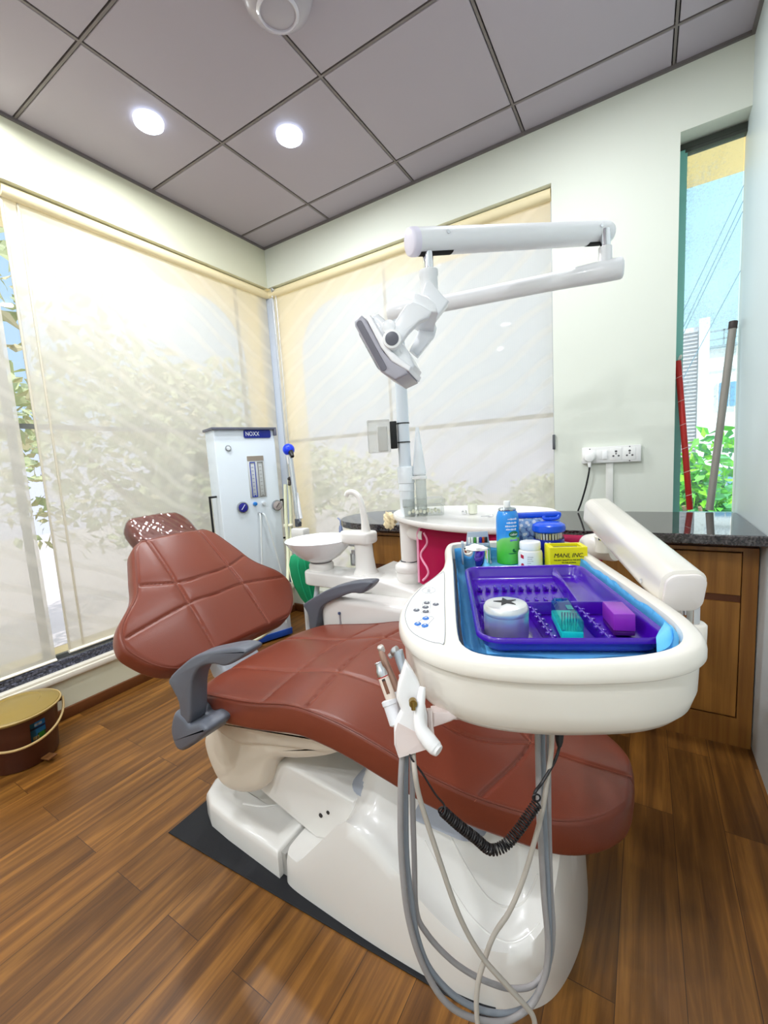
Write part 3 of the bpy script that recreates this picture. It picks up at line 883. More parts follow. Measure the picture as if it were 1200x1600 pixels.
# seat pan: white shell hanging under the seat
bm = NB()
pan = closed_spline([(1.130, 0.272), (1.165, 0.325), (1.223, 0.386), (1.36, 0.424), (1.50, 0.454), (1.64, 0.476), (1.740, 0.458), (1.69, 0.416), (1.62, 0.374), (1.53, 0.338), (1.455, 0.312), (1.415, 0.262), (1.385, 0.200), (1.326, 0.160), (1.245, 0.136), (1.185, 0.150), (1.145, 0.205)], 6)
add_prism(bm, pan, -1.60, -1.16, 0.03, T=lambda x, z, y: Vector((x, y, z)), seg=5)
o = obj('seat_pan', bm, CREAM, chair, angle=55)
bm = NB()
lip = closed_spline([(1.20, 0.366), (1.30, 0.414), (1.48, 0.456), (1.64, 0.484), (1.745, 0.462), (1.67, 0.418), (1.58, 0.395), (1.45, 0.365), (1.30, 0.33)], 6)
add_prism(bm, lip, -1.612, -1.148, 0.012, T=lambda x, z, y: Vector((x, y, z)), seg=4)
obj('pan_lip', bm, CREAM, o, angle=55)
# lifting arm
bm = NB()
add_prism(bm, [(1.30, 0.15), (1.40, 0.260), (1.45, 0.275), (1.68, 0.250), (1.70, 0.13), (1.54, 0.080)], -1.555, -1.22, 0.012, T=lambda x, z, y: Vector((x, y, z)))
lift = obj('lift_arm', bm, ENAMEL, chair, angle=50)
bm = NB()
add_cyl(bm, (1.565, -1.557, 0.165), (1.565, -1.552, 0.165), 0.006); add_cyl(bm, (1.592, -1.557, 0.185), (1.592, -1.552, 0.185), 0.005)
obj('bolt', bm, M('dark_metal', (70, 66, 64), 0.4, 0.8), lift)

# rear base plate with its shallow tray
def plate_outline(x0, x1, y0, y1, r):
    return rrect(x0, y0, x1, y1, r, 8)
bm = NB()
out = [(1.474, -1.632), (1.474, -1.13)] + [(1.16 - 0.09 * math.sin(a), -1.38 + 0.252 * math.cos(a) * (1 if True else 1)) for a in [math.radians(5 + 17 * k) for k in range(11)]]
out = [(1.474, -1.12), (1.20, -1.12), (1.13, -1.15), (1.085, -1.21), (1.07, -1.30), (1.07, -1.46), (1.078, -1.54), (1.105, -1.59), (1.16, -1.615), (1.25, -1.624), (1.474, -1.637)]
oo = []
for i, p in enumerate(out): oo.append(p)
hi = [(0.0, 0.0), (0.0, 0.060), (0.003, 0.073), (0.008, 0.080), (0.016, 0.083), (0.032, 0.083), (0.045, 0.078), (0.070, 0.066), (0.11, 0.060)]
add_loft(bm, [[Vector((x, y, z)) for x, y in (inset(oo, i) if i else oo)] for i, z in hi])
base = obj('rear_base', bm, ENAMEL, chair, angle=50)
bm = NB(); add_tube(bm, [(1.24, -1.555, 0.068), (1.30, -1.53, 0.064), (1.34, -1.50, 0.062), (1.40, -1.50, 0.062), (1.42, -1.52, 0.064), (1.41, -1.555, 0.067)], 0.004, n=8, flat=0.5); obj('tread_line', bm, ENAMEL, base)
# main base body: wedge with a scooped foot end
foot = [(1.484, -1.10)] + [(1.484, -1.637), (1.60, -1.645), (1.80, -1.648), (1.98, -1.640)] 
fo = closed_spline([(1.75, -1.10), (1.60, -1.10), (1.515, -1.104), (1.488, -1.125), (1.482, -1.16), (1.482, -1.30), (1.482, -1.50), (1.482, -1.585), (1.489, -1.620), (1.515, -1.639), (1.62, -1.645), (1.80, -1.648), (1.98, -1.640), (2.08, -1.615), (2.145, -1.565), (2.18, -1.48), (2.195, -1.37), (2.185, -1.25), (2.14, -1.16), (2.05, -1.11), (1.92, -1.10)], 6)
def sm(a, b, x):
    t = max(0.0, min(1.0, (x - a) / (b - a))); return t * t * (3 - 2 * t)
def shoulder(x, y):
    near = sm(-1.25, -1.56, y)
    h = 0.084 + 0.186 * max(0.0, min(1.0, (x - 1.545) / 0.150))      # low front step, then the straight slope
    h = h - near * 0.150 * sm(1.70, 2.03, x)                         # scooped towards the foot on the near side
    h = h + sm(2.08, 2.19, x) * (0.05 + 0.12 * sm(-1.58, -1.42, y))  # tall rounded foot end
    return h
def seat_under(x, y):
    """height the base may reach below the cushion"""
    if abs(y - YC) > 0.30 or x > 2.33: return 9.0
    s = SX(max(1.17, min(2.31, x)))
    c, ax, nr = seat_frame(s)
    return c.z - 0.105
def crownh(x, y):
    d = 0.15 * sm(1.62, 1.78, x) * (1 - 0.5 * sm(1.95, 2.15, x)) 
    return d
bm = NB()
rings = []
cen = Vector((1.86, -1.36))
for k, (ins, f) in enumerate([(0, None), (0.0, 0.03), (0.002, 0.5), (0.003, 0.9), (0.008, 1.0)]):
    r_ = []
    pl = inset(fo, ins) if ins else fo
    for i, (x, y) in enumerate(pl):
        hs = shoulder(x, y)
        z = 0.0 if f is None else (hs - 0.014) * f if f < 1 else hs
        if f is not None and f >= 0.5:
            tap = 0.022 * max(0.0, (z - 0.085) / 0.3)
            v = Vector((x, y)); dv = (cen - v).normalized()
            v = v + dv * tap; x, y = v.x, v.y
        r_.append(Vector((x, y, min(z, seat_under(x, y)))))
    rings.append(r_)
bm2 = NB(); box2(bm2, (1.470, -1.622, 0.004), (1.488, -1.14, 0.070)); obj('base_joint', bm2, M('joint_grey', (170, 168, 164), 0.5), chair, smooth=False)
last = rings[-1]
for q in range(1, 12):
    t = q / 12
    r_ = []
    for v in last:
        p = Vector((v.x, v.y)).lerp(cen, t)
        a = shoulder(p.x, p.y)
        rise = crownh(p.x, p.y) * sm(0.05, 0.62, t)
        base_h = v.z * (1 - sm(0.0, 0.5, t)) + a * sm(0.0, 0.5, t)
        r_.append(Vector((p.x, p.y, min(base_h + rise, seat_under(p.x, p.y)))))
    rings.append(r_)
add_loft(bm, rings)
body = obj('main_base', bm, ENAMEL, chair, angle=70)
from mathutils.bvhtree import BVHTree
mb = body.data; wm_ = PL[chair.name]
bvh = BVHTree.FromPolygons([wm_ @ v.co for v in mb.vertices], [list(p.vertices) for p in mb.polygons])
for L_ in ([(1.842, -1.521), (1.878, -1.508), (1.944, -1.530), (2.011, -1.545), (2.059, -1.540), (2.093, -1.520), (2.116, -1.490)], [(1.88, -1.556), (1.963, -1.575), (2.025, -1.588), (2.073, -1.586), (2.103, -1.572), (2.13, -1.545)]):
    pts = []
    for q in spline([(x, y, 0) for x, y in L_], 5):
        h_, n_, _, _ = bvh.ray_cast(Vector((q.x, q.y, 0.6)), Vector((0, 0, -1)))
        if h_ is not None: pts.append(h_ + Vector((0, 0, -0.0006)))
    bm = NB(); add_tube(bm, pts, 0.0022, n=8, sub=1); obj('moulded_line', bm, ENAMEL, body)
post = NB(); add_loft(post, [[Vector((x, y, z)) for x, y in rrect(1.68 - g, -1.52 - g, 1.98 + g, -1.24 + g, 0.05)] for z, g in ((0.27, 0.03), (0.30, 0.005), (0.33, -0.01), (0.345, -0.015))])
obj('seat_post', post, M('grey_post', (160, 166, 178), 0.4), chair, angle=60)
bm = NB(); box2(bm, (2.12, -1.50, 0.325), (2.19, -1.26, 0.345), 0.006); obj('foot_bracket', bm, CREAM, chair)

# black mat under the chair
bm = NB()
mx = [(1.055, -1.695), (2.06, -1.648), (2.04, -1.085), (1.035, -1.13)]
add_prism(bm, mx, 0.0005, 0.0045, 0.001, seg=1)
o = obj('floor_mat', bm, M('black_mat', (24, 25, 30), 0.65, bump=0.1, bscale=300)); tag(o, 'flat black mat under the dental chair base', 'mat')
# ================================================================== DELIVERY UNIT (bracket tray on its swing arm)
TH = math.radians(23.5)
TX, TY = 2.20, -1.66
DM = Matrix.Translation((TX, TY, 0)) @ Matrix.Rotation(TH, 4, 'Z')
def D(a, b, z): return DM @ Vector((a, b, z))
def objD(name, bm, mat, parent, **kw):
    bmesh.ops.transform(bm, matrix=DM, verts=bm.verts[:])
    return obj(name, bm, mat, parent, **kw)
def rootD(name, label, cat, a, b, z, rz=0.0, group=None):
    p = D(a, b, z)
    return root(name, label, cat, p, TH + rz, group)
SHELL = M('delivery_shell', (236, 230, 220), 0.25, coat=0.25)
deliv = rootD('delivery_unit', 'white bracket table with control keys on its swing arm in the foreground', 'dental delivery unit', -0.05, 0.1, 0.79)
outer_pts = [(0.135, 0.30), (0.135, 0.10), (0.135, -0.03), (0.131, -0.095), (0.118, -0.145), (0.088, -0.180), (0.04, -0.203), (-0.02, -0.2125), (-0.08, -0.214), (-0.14, -0.205), (-0.188, -0.182), (-0.222, -0.146), (-0.242, -0.095), (-0.247, -0.035), (-0.239, 0.025), (-0.222, 0.085), (-0.200, 0.145), (-0.184, 0.21), (-0.178, 0.30), (-0.178, 0.40), (-0.165, 0.452), (-0.12, 0.468), (0.0, 0.470), (0.09, 0.468), (0.126, 0.445), (0.135, 0.39)]
CEN = (-0.03, 0.10)
NR = 220
outer = by_angle(closed_spline(outer_pts, 6), NR, CEN)
inner = by_angle(closed_spline([(0.110, 0.30), (0.110, 0.1), (0.110, -0.03), (0.107, -0.09), (0.096, -0.135), (0.072, -0.166), (0.03, -0.186), (-0.03, -0.196), (-0.09, -0.196), (-0.135, -0.188), (-0.156, -0.168), (-0.163, -0.13), (-0.163, 0.0), (-0.161, 0.2), (-0.160, 0.40), (-0.150, 0.432), (-0.12, 0.440), (0.0, 0.440), (0.08, 0.440), (0.104, 0.428), (0.110, 0.40)], 6), NR, CEN)
def ringz(poly, z): return [Vector((x, y, z)) for x, y in poly]
bm = NB()
low = [(0.070, 0.780), (0.040, 0.782), (0.024, 0.788), (0.014, 0.800), (0.008, 0.820), (0.0065, 0.8585)]
add_loft(bm, [ringz(inset(outer, i), z) for i, z in low], True, False)
objD('lower_shell', bm, SHELL, deliv, angle=50)
bm = NB()
top = [(0.0065, 0.8595), (0.0015, 0.860), (0.0, 0.862), (0.0, 0.869), (0.001, 0.875), (0.0035, 0.880), (0.007, 0.8825)]
rr = [ringz(inset(outer, i), z) for i, z in top]
mid = [((a[0] * 0.5 + b[0] * 0.5), (a[1] * 0.5 + b[1] * 0.5)) for a, b in zip(inset(outer, 0.008), inner)]
rr.append(ringz(mid, 0.8828)); rr.append(ringz(inset(inner, -0.004), 0.8828)); rr.append(ringz(inset(inner, -0.001), 0.8815)); rr.append(ringz(inner, 0.878)); rr.append(ringz(inset(inner, 0.004), 0.846))
add_loft(bm, rr, False, False)
rim = objD('upper_rim', bm, SHELL, deliv, angle=50)
bm = NB(); add_loft(bm, [ringz(inset(inner, 0.0035), 0.8455), ringz(inset(inner, 0.02), 0.8455)], False, True)
objD('tray_well', bm, M('well_steel', (128, 116, 116), 0.35, 0.5), deliv, smooth=False)
# key panel
bm = NB()
pan_o = closed_spline([(-0.180, 0.150), (-0.180, 0.0), (-0.180, -0.150), (-0.187, -0.163), (-0.205, -0.152), (-0.224, -0.125), (-0.235, -0.08), (-0.236, -0.035), (-0.229, 0.02), (-0.215, 0.075), (-0.197, 0.125), (-0.186, 0.150)], 6)
add_prism(bm, pan_o, 0.8815, 0.8836, 0.0006, seg=2)
panel = objD('control_panel', bm, M('panel_white', (246, 247, 247), 0.3), deliv, angle=50)
bm = NB(); po = [(x, y, 0.8837) for x, y in pan_o]; add_tube(bm, [Vector(p) for p in po + [po[0]]], 0.0005, n=5, sub=1)
objD('panel_outline', bm, M('panel_line', (150, 152, 156), 0.5), panel)
KEYG = M('key_grey', (92, 94, 104), 0.4); KEYB = M('key_blue', (36, 108, 190), 0.35)
for a, b, m in [(-0.207, -0.019, KEYG), (-0.208, -0.038, KEYG), (-0.207, -0.056, KEYG), (-0.221, -0.050, KEYG), (-0.193, -0.026, KEYG), (-0.206, -0.083, KEYB), (-0.216, -0.103, KEYB), (-0.206, -0.109, KEYB)]:
    bm = NB(); add_lathe(bm, [(0.0048, 0.0), (0.0048, 0.0008), (0.004, 0.0012), (0.0, 0.0013)], (a, b, 0.8833), n=24)
    for v in bm.verts: v.co.y = b + (v.co.y - b) * 1.35
    k = objD('key', bm, m, panel)
    bm = NB(); add_box(bm, (a, b, 0.8848), (0.003, 0.0012, 0.0003)); add_box(bm, (a + 0.0006, b + 0.002, 0.8848), (0.0018, 0.0012, 0.0003)); objD('symbol', bm, M('symbol_white', (225, 228, 232), 0.5), k, smooth=False)
bm = NB()
add_tube(bm, [Vector((-0.206 + 0.011 * math.cos(t), 0.045 + 0.016 * math.sin(t), 0.8838)) for t in [i * math.pi / 14 for i in range(29)]], 0.0004, n=4, sub=1)
objD('emblem_ring', bm, MATS['panel_line'], panel); bm = NB(); add_tube(bm, [Vector(p) for p in [(-0.219, -0.105, 0.8838), (-0.206, -0.074, 0.8838), (-0.196, -0.078, 0.8838), (-0.195, -0.084, 0.8838), (-0.206, -0.117, 0.8838), (-0.215, -0.113, 0.8838), (-0.219, -0.105, 0.8838)]], 0.0004, n=4, sub=1)
objD('key_border', bm, MATS['panel_line'], panel)
bm = NB(); add_tube(bm, [Vector(p) for p in [(-0.213, -0.062, 0.8838), (-0.213, -0.012, 0.8838), (-0.201, -0.012, 0.8838), (-0.201, -0.062, 0.8838), (-0.213, -0.062, 0.8838)]], 0.0003, n=4, sub=1)
objD('key_border', bm, MATS['panel_line'], panel)
bm = NB(); add_tube(bm, [Vector(p) for p in [(-0.2085, 0.034, 0.8838), (-0.203, 0.036, 0.8838), (-0.2085, 0.040, 0.8838), (-0.203, 0.043, 0.8838), (-0.2085, 0.047, 0.8838), (-0.204, 0.050, 0.8838), (-0.208, 0.055, 0.8838)]], 0.0004, n=4, sub=4)
objD('panel_emblem', bm, MATS['panel_line'], panel)

# swing arm over the right side
AN, AF = Vector((2.352, -1.594, 0.889)), Vector((2.213, -1.297, 0.968))
d = (AF - AN).normalized(); sx = d.cross(Vector((0, 0, 1))).normalized(); sz = sx.cross(d)
L = (AF - AN).length
bm = NB()
sec = rrect(-0.0315, -0.0335, 0.0315, 0.0335, 0.020, 6)
rings = []
for t, ins in ((0.0, 0.012), (0.001, 0.004), (0.004, 0.0), (L - 0.004, 0.003), (L + 0.004, 0.010), (L + 0.008, 0.020)):
    rings.append([AN + d * t + sx * x + sz * y for x, y in (inset(sec, ins) if ins else sec)])
add_loft(bm, rings)
arm = obj('spring_arm', bm, SHELL, deliv, angle=50)
bm = NB(); s2 = inset(sec, 0.004)
add_loft(bm, [[AN - d * t + sx * x + sz * y for x, y in (inset(s2, i) if i else s2)] for t, i in ((-0.0005, 0), (0.004, 0.0), (0.0055, 0.003))])
obj('end_cap', bm, M('cap_plastic', (236, 228, 224), 0.35), arm, angle=50)
bm = NB(); p = AN + d * 0.055 - sx * 0.031 - sz * 0.012; add_cyl(bm, p + sx * 0.003, p - sx * 0.002, 0.0035); obj('screw', bm, CHROME, arm)
bm = NB()
add_cyl(bm, (2.366, -1.575, 0.87), (2.366, -1.575, 0.835), 0.0085); add_cyl(bm, (2.352, -1.560, 0.875), (2.352, -1.560, 0.845), 0.0075)
obj('post', bm, CHROME, deliv)
bm = NB(); add_lathe(bm, [(0.015, 0.0), (0.016, 0.03), (0.016, 0.045), (0.013, 0.048)], (2.368, -1.572, 0.79), n=24); add_prism(bm, rrect(-0.03, -0.10, 0.16, -0.04, 0.02), 0.775, 0.792, 0.004, T=lambda x, y, z: D(x, y + 0.05, z))
obj('pivot_hub', bm, SHELL, deliv, angle=50)
bm = NB(); add_cyl(bm, (2.222, -1.300, 0.945), (2.224, -1.296, 0.905), 0.010); obj('joint_pin', bm, CHROME, deliv)
# elbow and the support arm that runs back to the column
J = Vector((2.252, -1.266, 0.882)); K = Vector((1.535, -0.885, 0.822)); jd = (K - J).normalized()
bm = NB(); add_lathe(bm, [(0.020, 0.0), (0.030, 0.003), (0.0315, 0.008), (0.031, 0.05), (0.026, 0.075), (0.021, 0.085)], J, jd, n=32)
add_lathe(bm, [(0.017, 0.0), (0.015, 0.018), (0.0165, 0.03), (0.018, 0.034), (0.016, 0.036)], (2.224, -1.288, 0.876), (0, 0, 1), n=24)
obj('elbow', bm, SHELL, deliv, angle=50)
bm = NB(); add_cyl(bm, J + jd * 0.08, K, 0.0205); obj('support_arm', bm, SHELL, deliv)

# instrument rack with the positioning handle under the left side

HA = [(2.063, -1.932, 0.766), (2.065, -1.944, 0.733), (2.064, -1.95, 0.669), (2.066, -1.953, 0.616), (2.069, -1.953, 0.573), (2.077, -1.951, 0.529), (2.087, -1.945, 0.491), (2.101, -1.938, 0.46), (2.117, -1.927, 0.437), (2.138, -1.912, 0.421), (2.158, -1.898, 0.414), (2.175, -1.883, 0.415), (2.192, -1.867, 0.427), (2.203, -1.852, 0.456), (2.205, -1.842, 0.492), (2.2, -1.835, 0.542), (2.196, -1.827, 0.593), (2.192, -1.818, 0.644), (2.19, -1.809, 0.696), (2.187, -1.797, 0.759)]
HB = [(2.063, -1.924, 0.761), (2.065, -1.935, 0.712), (2.065, -1.941, 0.634), (2.069, -1.942, 0.579), (2.073, -1.942, 0.537), (2.084, -1.937, 0.492), (2.104, -1.926, 0.457), (2.125, -1.912, 0.433), (2.147, -1.896, 0.417), (2.168, -1.88, 0.411), (2.186, -1.864, 0.415), (2.198, -1.849, 0.433), (2.205, -1.837, 0.461), (2.204, -1.827, 0.506), (2.201, -1.818, 0.556), (2.197, -1.809, 0.608), (2.194, -1.799, 0.66), (2.191, -1.784, 0.752)]
HC = [(2.066, -1.914, 0.758), (2.067, -1.922, 0.704), (2.068, -1.928, 0.623), (2.069, -1.932, 0.554), (2.079, -1.926, 0.521), (2.1, -1.913, 0.486), (2.121, -1.899, 0.461), (2.143, -1.883, 0.441), (2.165, -1.867, 0.428), (2.188, -1.848, 0.426), (2.203, -1.831, 0.446), (2.207, -1.819, 0.483), (2.203, -1.809, 0.534), (2.2, -1.798, 0.6), (2.198, -1.787, 0.652), (2.196, -1.77, 0.746)]
HD = [(2.071, -1.922, 0.765), (2.084, -1.943, 0.753), (2.089, -1.943, 0.72), (2.105, -1.939, 0.657), (2.126, -1.934, 0.584), (2.147, -1.926, 0.536), (2.17, -1.915, 0.501), (2.189, -1.905, 0.473), (2.199, -1.899, 0.453), (2.199, -1.9, 0.431), (2.186, -1.909, 0.415), (2.164, -1.921, 0.411), (2.146, -1.928, 0.425), (2.14, -1.926, 0.451), (2.14, -1.919, 0.481), (2.146, -1.91, 0.508), (2.155, -1.899, 0.536), (2.17, -1.884, 0.561), (2.183, -1.869, 0.596), (2.193, -1.855, 0.635), (2.201, -1.843, 0.673), (2.205, -1.833, 0.705), (2.209, -1.824, 0.742), (2.209, -1.817, 0.777)]
CW = [(2.067, -1.924, 0.763), (2.077, -1.938, 0.765), (2.089, -1.934, 0.746), (2.102, -1.931, 0.724), (2.111, -1.928, 0.712)]
CC = [(2.11, -1.93, 0.705), (2.125, -1.921, 0.686), (2.141, -1.911, 0.668), (2.155, -1.902, 0.652), (2.169, -1.89, 0.654), (2.182, -1.877, 0.669), (2.191, -1.867, 0.683), (2.199, -1.858, 0.695)]
CE = [(2.198, -1.858, 0.701), (2.196, -1.853, 0.705), (2.201, -1.843, 0.71), (2.208, -1.831, 0.721), (2.213, -1.821, 0.73), (2.216, -1.812, 0.742), (2.215, -1.804, 0.757)]
PLATE = [(2.065, -1.917, 0.871), (2.061, -1.921, 0.857), (2.058, -1.925, 0.845), (2.056, -1.928, 0.83), (2.059, -1.927, 0.82), (2.062, -1.927, 0.814), (2.057, -1.931, 0.804), (2.054, -1.934, 0.792), (2.055, -1.937, 0.776), (2.059, -1.936, 0.761), (2.087, -1.917, 0.769), (2.088, -1.915, 0.783), (2.087, -1.912, 0.808), (2.083, -1.911, 0.828), (2.078, -1.912, 0.846), (2.07, -1.915, 0.862)]
HORN = [(2.087, -1.919, 0.844), (2.087, -1.923, 0.836), (2.087, -1.929, 0.823), (2.088, -1.933, 0.81), (2.092, -1.935, 0.8), (2.1, -1.935, 0.791), (2.107, -1.935, 0.785), (2.112, -1.936, 0.783)]
HP1 = [(2.021, -1.91, 0.856), (2.026, -1.913, 0.844), (2.029, -1.915, 0.842), (2.04, -1.916, 0.818)]
CUP1 = [(2.038, -1.917, 0.815), (2.048, -1.92, 0.795), (2.052, -1.924, 0.789)]
HP2 = [(2.014, -1.89, 0.864), (2.016, -1.892, 0.858), (2.021, -1.893, 0.848), (2.026, -1.893, 0.836), (2.032, -1.894, 0.824), (2.037, -1.895, 0.814)]
SYR = [(2.027, -1.883, 0.857), (2.034, -1.882, 0.862), (2.039, -1.884, 0.848), (2.045, -1.887, 0.836)]
BRACE = [(2.083, -1.892, 0.801), (2.101, -1.88, 0.801), (2.112, -1.875, 0.794), (2.103, -1.881, 0.788), (2.084, -1.894, 0.782)]
STRIP = [(2.084, -1.906, 0.808), (2.089, -1.902, 0.808), (2.09, -1.904, 0.794), (2.092, -1.905, 0.777), (2.086, -1.908, 0.779)]
BRASS = [(2.077, -1.927, 0.83)]
CAMR = Vector((0.8523, 0.5197, -0.0594)).normalized()
VIEWD = Vector((-0.523, 0.844, -0.118)).normalized()
RACKM = M('rack_white', (242, 240, 240), 0.3)
PINKISH = M('rack_inner', (232, 216, 212), 0.4)
def plate(pts, thick, depth_dir, name, mat, parent, bev=0.003):
    """solid plate with the given outline, thickness running along depth_dir"""
    P = [Vector(p) for p in pts]
    c = sum(P, Vector()) / len(P)
    n = Vector(depth_dir).normalized()
    x = Vector((0, 0, 1)).cross(n).normalized(); y = n.cross(x)
    poly = [((p - c).dot(x), (p - c).dot(y)) for p in P]
    bm = NB()
    add_prism(bm, poly, -thick / 2, thick / 2, bev, T=lambda a, b, z: c + x * a + y * b + n * z, seg=2)
    return obj(name, bm, mat, parent, angle=45)
rack = plate(PLATE, 0.016, VIEWD, 'instrument_rack', RACKM, deliv, 0.003)
bm = NB()
low = [Vector(p) for p in PLATE[6:12]]
off = -VIEWD * 0.0088
c = sum(low, Vector()) / len(low)
P2 = [p.lerp(c, 0.06) + off for p in low]
vs = [bm.verts.new(p) for p in P2]; bm.faces.new(vs)
vs2 = [bm.verts.new(p + VIEWD * 0.004) for p in P2]; bm.faces.new(vs2[::-1])
for i in range(len(vs)): bm.faces.new((vs[i], vs[(i + 1) % len(vs)], vs2[(i + 1) % len(vs)], vs2[i]))
obj('rack_front', bm, PINKISH, rack, smooth=False)
bm = NB(); add_tube(bm, HORN, [0.0036, 0.0045, 0.0060, 0.0068, 0.0080, 0.0090, 0.0085, 0.0062], n=16, sub=6, flat=1.0); obj('tray_handle', bm, RACKM, deliv)
bm = NB()
add_prism(bm, rrect(-0.20, -0.14, -0.06, -0.05, 0.02), 0.768, 0.784, 0.005, T=lambda x, y, z: D(x, y, z))
obj('rack_bracket', bm, RACKM, deliv, angle=50)
plate(BRACE, 0.020, VIEWD, 'rack_brace', PINKISH, deliv, 0.003); plate(STRIP, 0.010, VIEWD, 'rack_strip', PINKISH, deliv, 0.002)
bm = NB(); b0 = Vector(BRASS[0]) - VIEWD * 0.004; add_cyl(bm, b0, b0 - VIEWD * 0.008, 0.0045); add_cyl(bm, b0 - VIEWD * 0.008 + Vector((0, 0, 0.003)), b0 - VIEWD * 0.009 + Vector((0, 0, -0.006)), 0.0025)
obj('brass_knob', bm, M('brass', (150, 122, 60), 0.35, 0.9), deliv)
# holder cups along the rack edge
for i, (p0, p1, r) in enumerate([(CUP1[0], CUP1[2], 0.0085), (HP2[5], Vector(HP2[5]) + (Vector(CUP1[2]) - Vector(CUP1[0])) * 0.8, 0.0075), (SYR[3], Vector(SYR[3]) + Vector((0.006, -0.004, -0.024)), 0.007)]):
    p0, p1 = Vector(p0), Vector(p1); L = (p1 - p0).length
    bm = NB(); add_lathe(bm, [(r * 0.62, 0.004), (r * 0.85, 0.0), (r * 1.12, 0.0012), (r * 1.12, 0.006), (r, 0.007), (r * 0.98, L - 0.002), (r * 0.7, L)], p0, p1 - p0, n=24)
    obj('holder_cup', bm, M('cup_grey', (222, 222, 226), 0.35), rack)
# instruments in the rack
g = 'handpieces in the rack'
r = root('handpiece', 'white and steel handpiece with a red ring at the left end of the rack', 'dental handpiece', HP1[3], 0, g)
p0, p1 = Vector(HP1[3]), Vector(HP1[0]); ax = p1 - p0; L = ax.length
bm = NB(); add_lathe(bm, [(0.004, -0.012), (0.0062, -0.004), (0.0066, 0.003), (0.0064, L * 0.56), (0.006, L * 0.57)], p0, ax, n=24); obj('body', bm, M('handpiece_cream', (226, 212, 200), 0.35), r)
bm = NB(); add_lathe(bm, [(0.0064, L * 0.565), (0.0066, L * 0.58), (0.0064, L * 0.595)], p0, ax, n=24); obj('red_ring', bm, M('ring_red', (176, 42, 40), 0.4), r)
bm = NB(); add_lathe(bm, [(0.0064, L * 0.595), (0.0068, L * 0.66), (0.0058, L * 0.78), (0.0042, L * 0.86), (0.0040, L * 0.96), (0.0048, L * 0.985), (0.0040, L), (0.0022, L), (0.0022, L * 0.97)], p0, ax, n=24); obj('nose', bm, STEEL, r)
xx, yy, dd = axis_frame(ax)
def on_barrel(f, w, h, name, mat, par, rad=0.0067):
    bm = NB(); c = p0 + dd * (L * f); n = (-VIEWD - dd * (-VIEWD).dot(dd)).normalized(); sd = dd.cross(n)
    add_box(bm, c + n * rad, (w, h, 0.0008), 0.0002, 1, rot=Matrix((sd, dd, n)).transposed()); return obj(name, bm, mat, par)
bw = on_barrel(0.30, 0.0042, 0.016, 'brown_window', M('barrel_brown', (120, 78, 58), 0.4), r)
on_barrel(0.50, 0.0040, 0.003, 'dark_mark', M('barrel_mark', (60, 48, 44), 0.4), r)
r = root('handpiece', 'slim pinkish steel handpiece with a small round head, second in the rack', 'dental handpiece', HP2[5], 0, g)
bm = NB(); add_tube(bm, HP2[::-1], [0.0058, 0.0056, 0.0052, 0.0048, 0.004, 0.0032], n=14); obj('body', bm, M('handpiece_rose', (176, 142, 126), 0.3, 0.6), r)
hd0 = Vector(HP2[0]); bm = NB(); add_lathe(bm, [(0.0035, -0.005), (0.0045, -0.0035), (0.0045, 0.003), (0.0035, 0.0042), (0.0, 0.0045)], hd0, (-0.25, -0.2, 0.95), n=24); obj('head', bm, M('head_steel', (222, 214, 208), 0.25, 0.7), r)
r = root('air_water_syringe', 'silver syringe with a bent head at the right end of the rack', 'dental syringe', SYR[3], 0, g)
bm = NB(); add_tube(bm, [SYR[3], SYR[2], SYR[1]], [0.0055, 0.0062, 0.0068], n=16); obj('body', bm, M('syringe_silver', (196, 206, 218), 0.25, 0.7), r)
bm = NB(); add_tube(bm, [SYR[1], Vector(SYR[0]) + Vector((0.003, 0, 0.003)), SYR[0]], [0.0065, 0.006, 0.0045], n=14); add_cyl(bm, SYR[0], Vector(SYR[0]) + Vector((-0.004, -0.002, -0.004)), 0.0035); obj('nozzle', bm, STEEL, r)

# hoses
HOSE = M('hose_grey', (150, 146, 146), 0.45); HOSE2 = M('hose_warm_grey', (176, 168, 158), 0.45); HOSE3 = M('hose_blue_grey', (132, 138, 146), 0.45)
gg = 'hoses looping below the bracket table'
for nm, pts, rad, mat, lab in (('handpiece_hose', HA, 0.0036, HOSE, 'grey hose hanging in the lowest, outermost loop below the bracket table'),
                               ('handpiece_hose', HB, 0.0036, HOSE3, 'blue-grey hose just inside the outermost loop below the bracket table'),
                               ('handpiece_hose', HC, 0.0034, HOSE, 'grey hose in the shallowest, innermost loop below the bracket table'),
                               ('handpiece_hose', HD, 0.0030, HOSE2, 'pale warm grey hose crossing diagonally in front of the other hoses')):
    bm = NB(); add_tube(bm, pts, rad, n=12, sub=6); o = obj(nm, bm, mat); tag(o, lab, 'hose', gg)
r = root('coiled_cord', 'black coiled cord strung between the instrument rack and the table underside', 'cord', CC[3])
CORD = M('cord_black', (22, 18, 20), 0.45)
cp = spline(CC, 14)
lens = [0.0]
for a, b in zip(cp, cp[1:]): lens.append(lens[-1] + (b - a).length)
hel = []; turns = 46; N_ = turns * 12
x0 = None
for i in range(N_ + 1):
    s = lens[-1] * i / N_
    k = max(j for j in range(len(lens)) if lens[j] <= s + 1e-9); k = min(k, len(cp) - 2)
    f = (s - lens[k]) / (lens[k + 1] - lens[k]); p = cp[k].lerp(cp[k + 1], f); t = (cp[k + 1] - cp[k]).normalized()
    u = t.cross(Vector((0.3, 0.9, 0.1))).normalized(); v = t.cross(u)
    a = 2 * math.pi * turns * i / N_
    hel.append(p + (u * math.cos(a) + v * math.sin(a)) * 0.0052)
bm = NB(); add_tube(bm, hel, 0.0012, n=6, sub=1); coil = obj('coil', bm, CORD, r)
bm = NB(); add_tube(bm, CW + [tuple(hel[0])], 0.0012, n=8); obj('straight_end', bm, CORD, r)
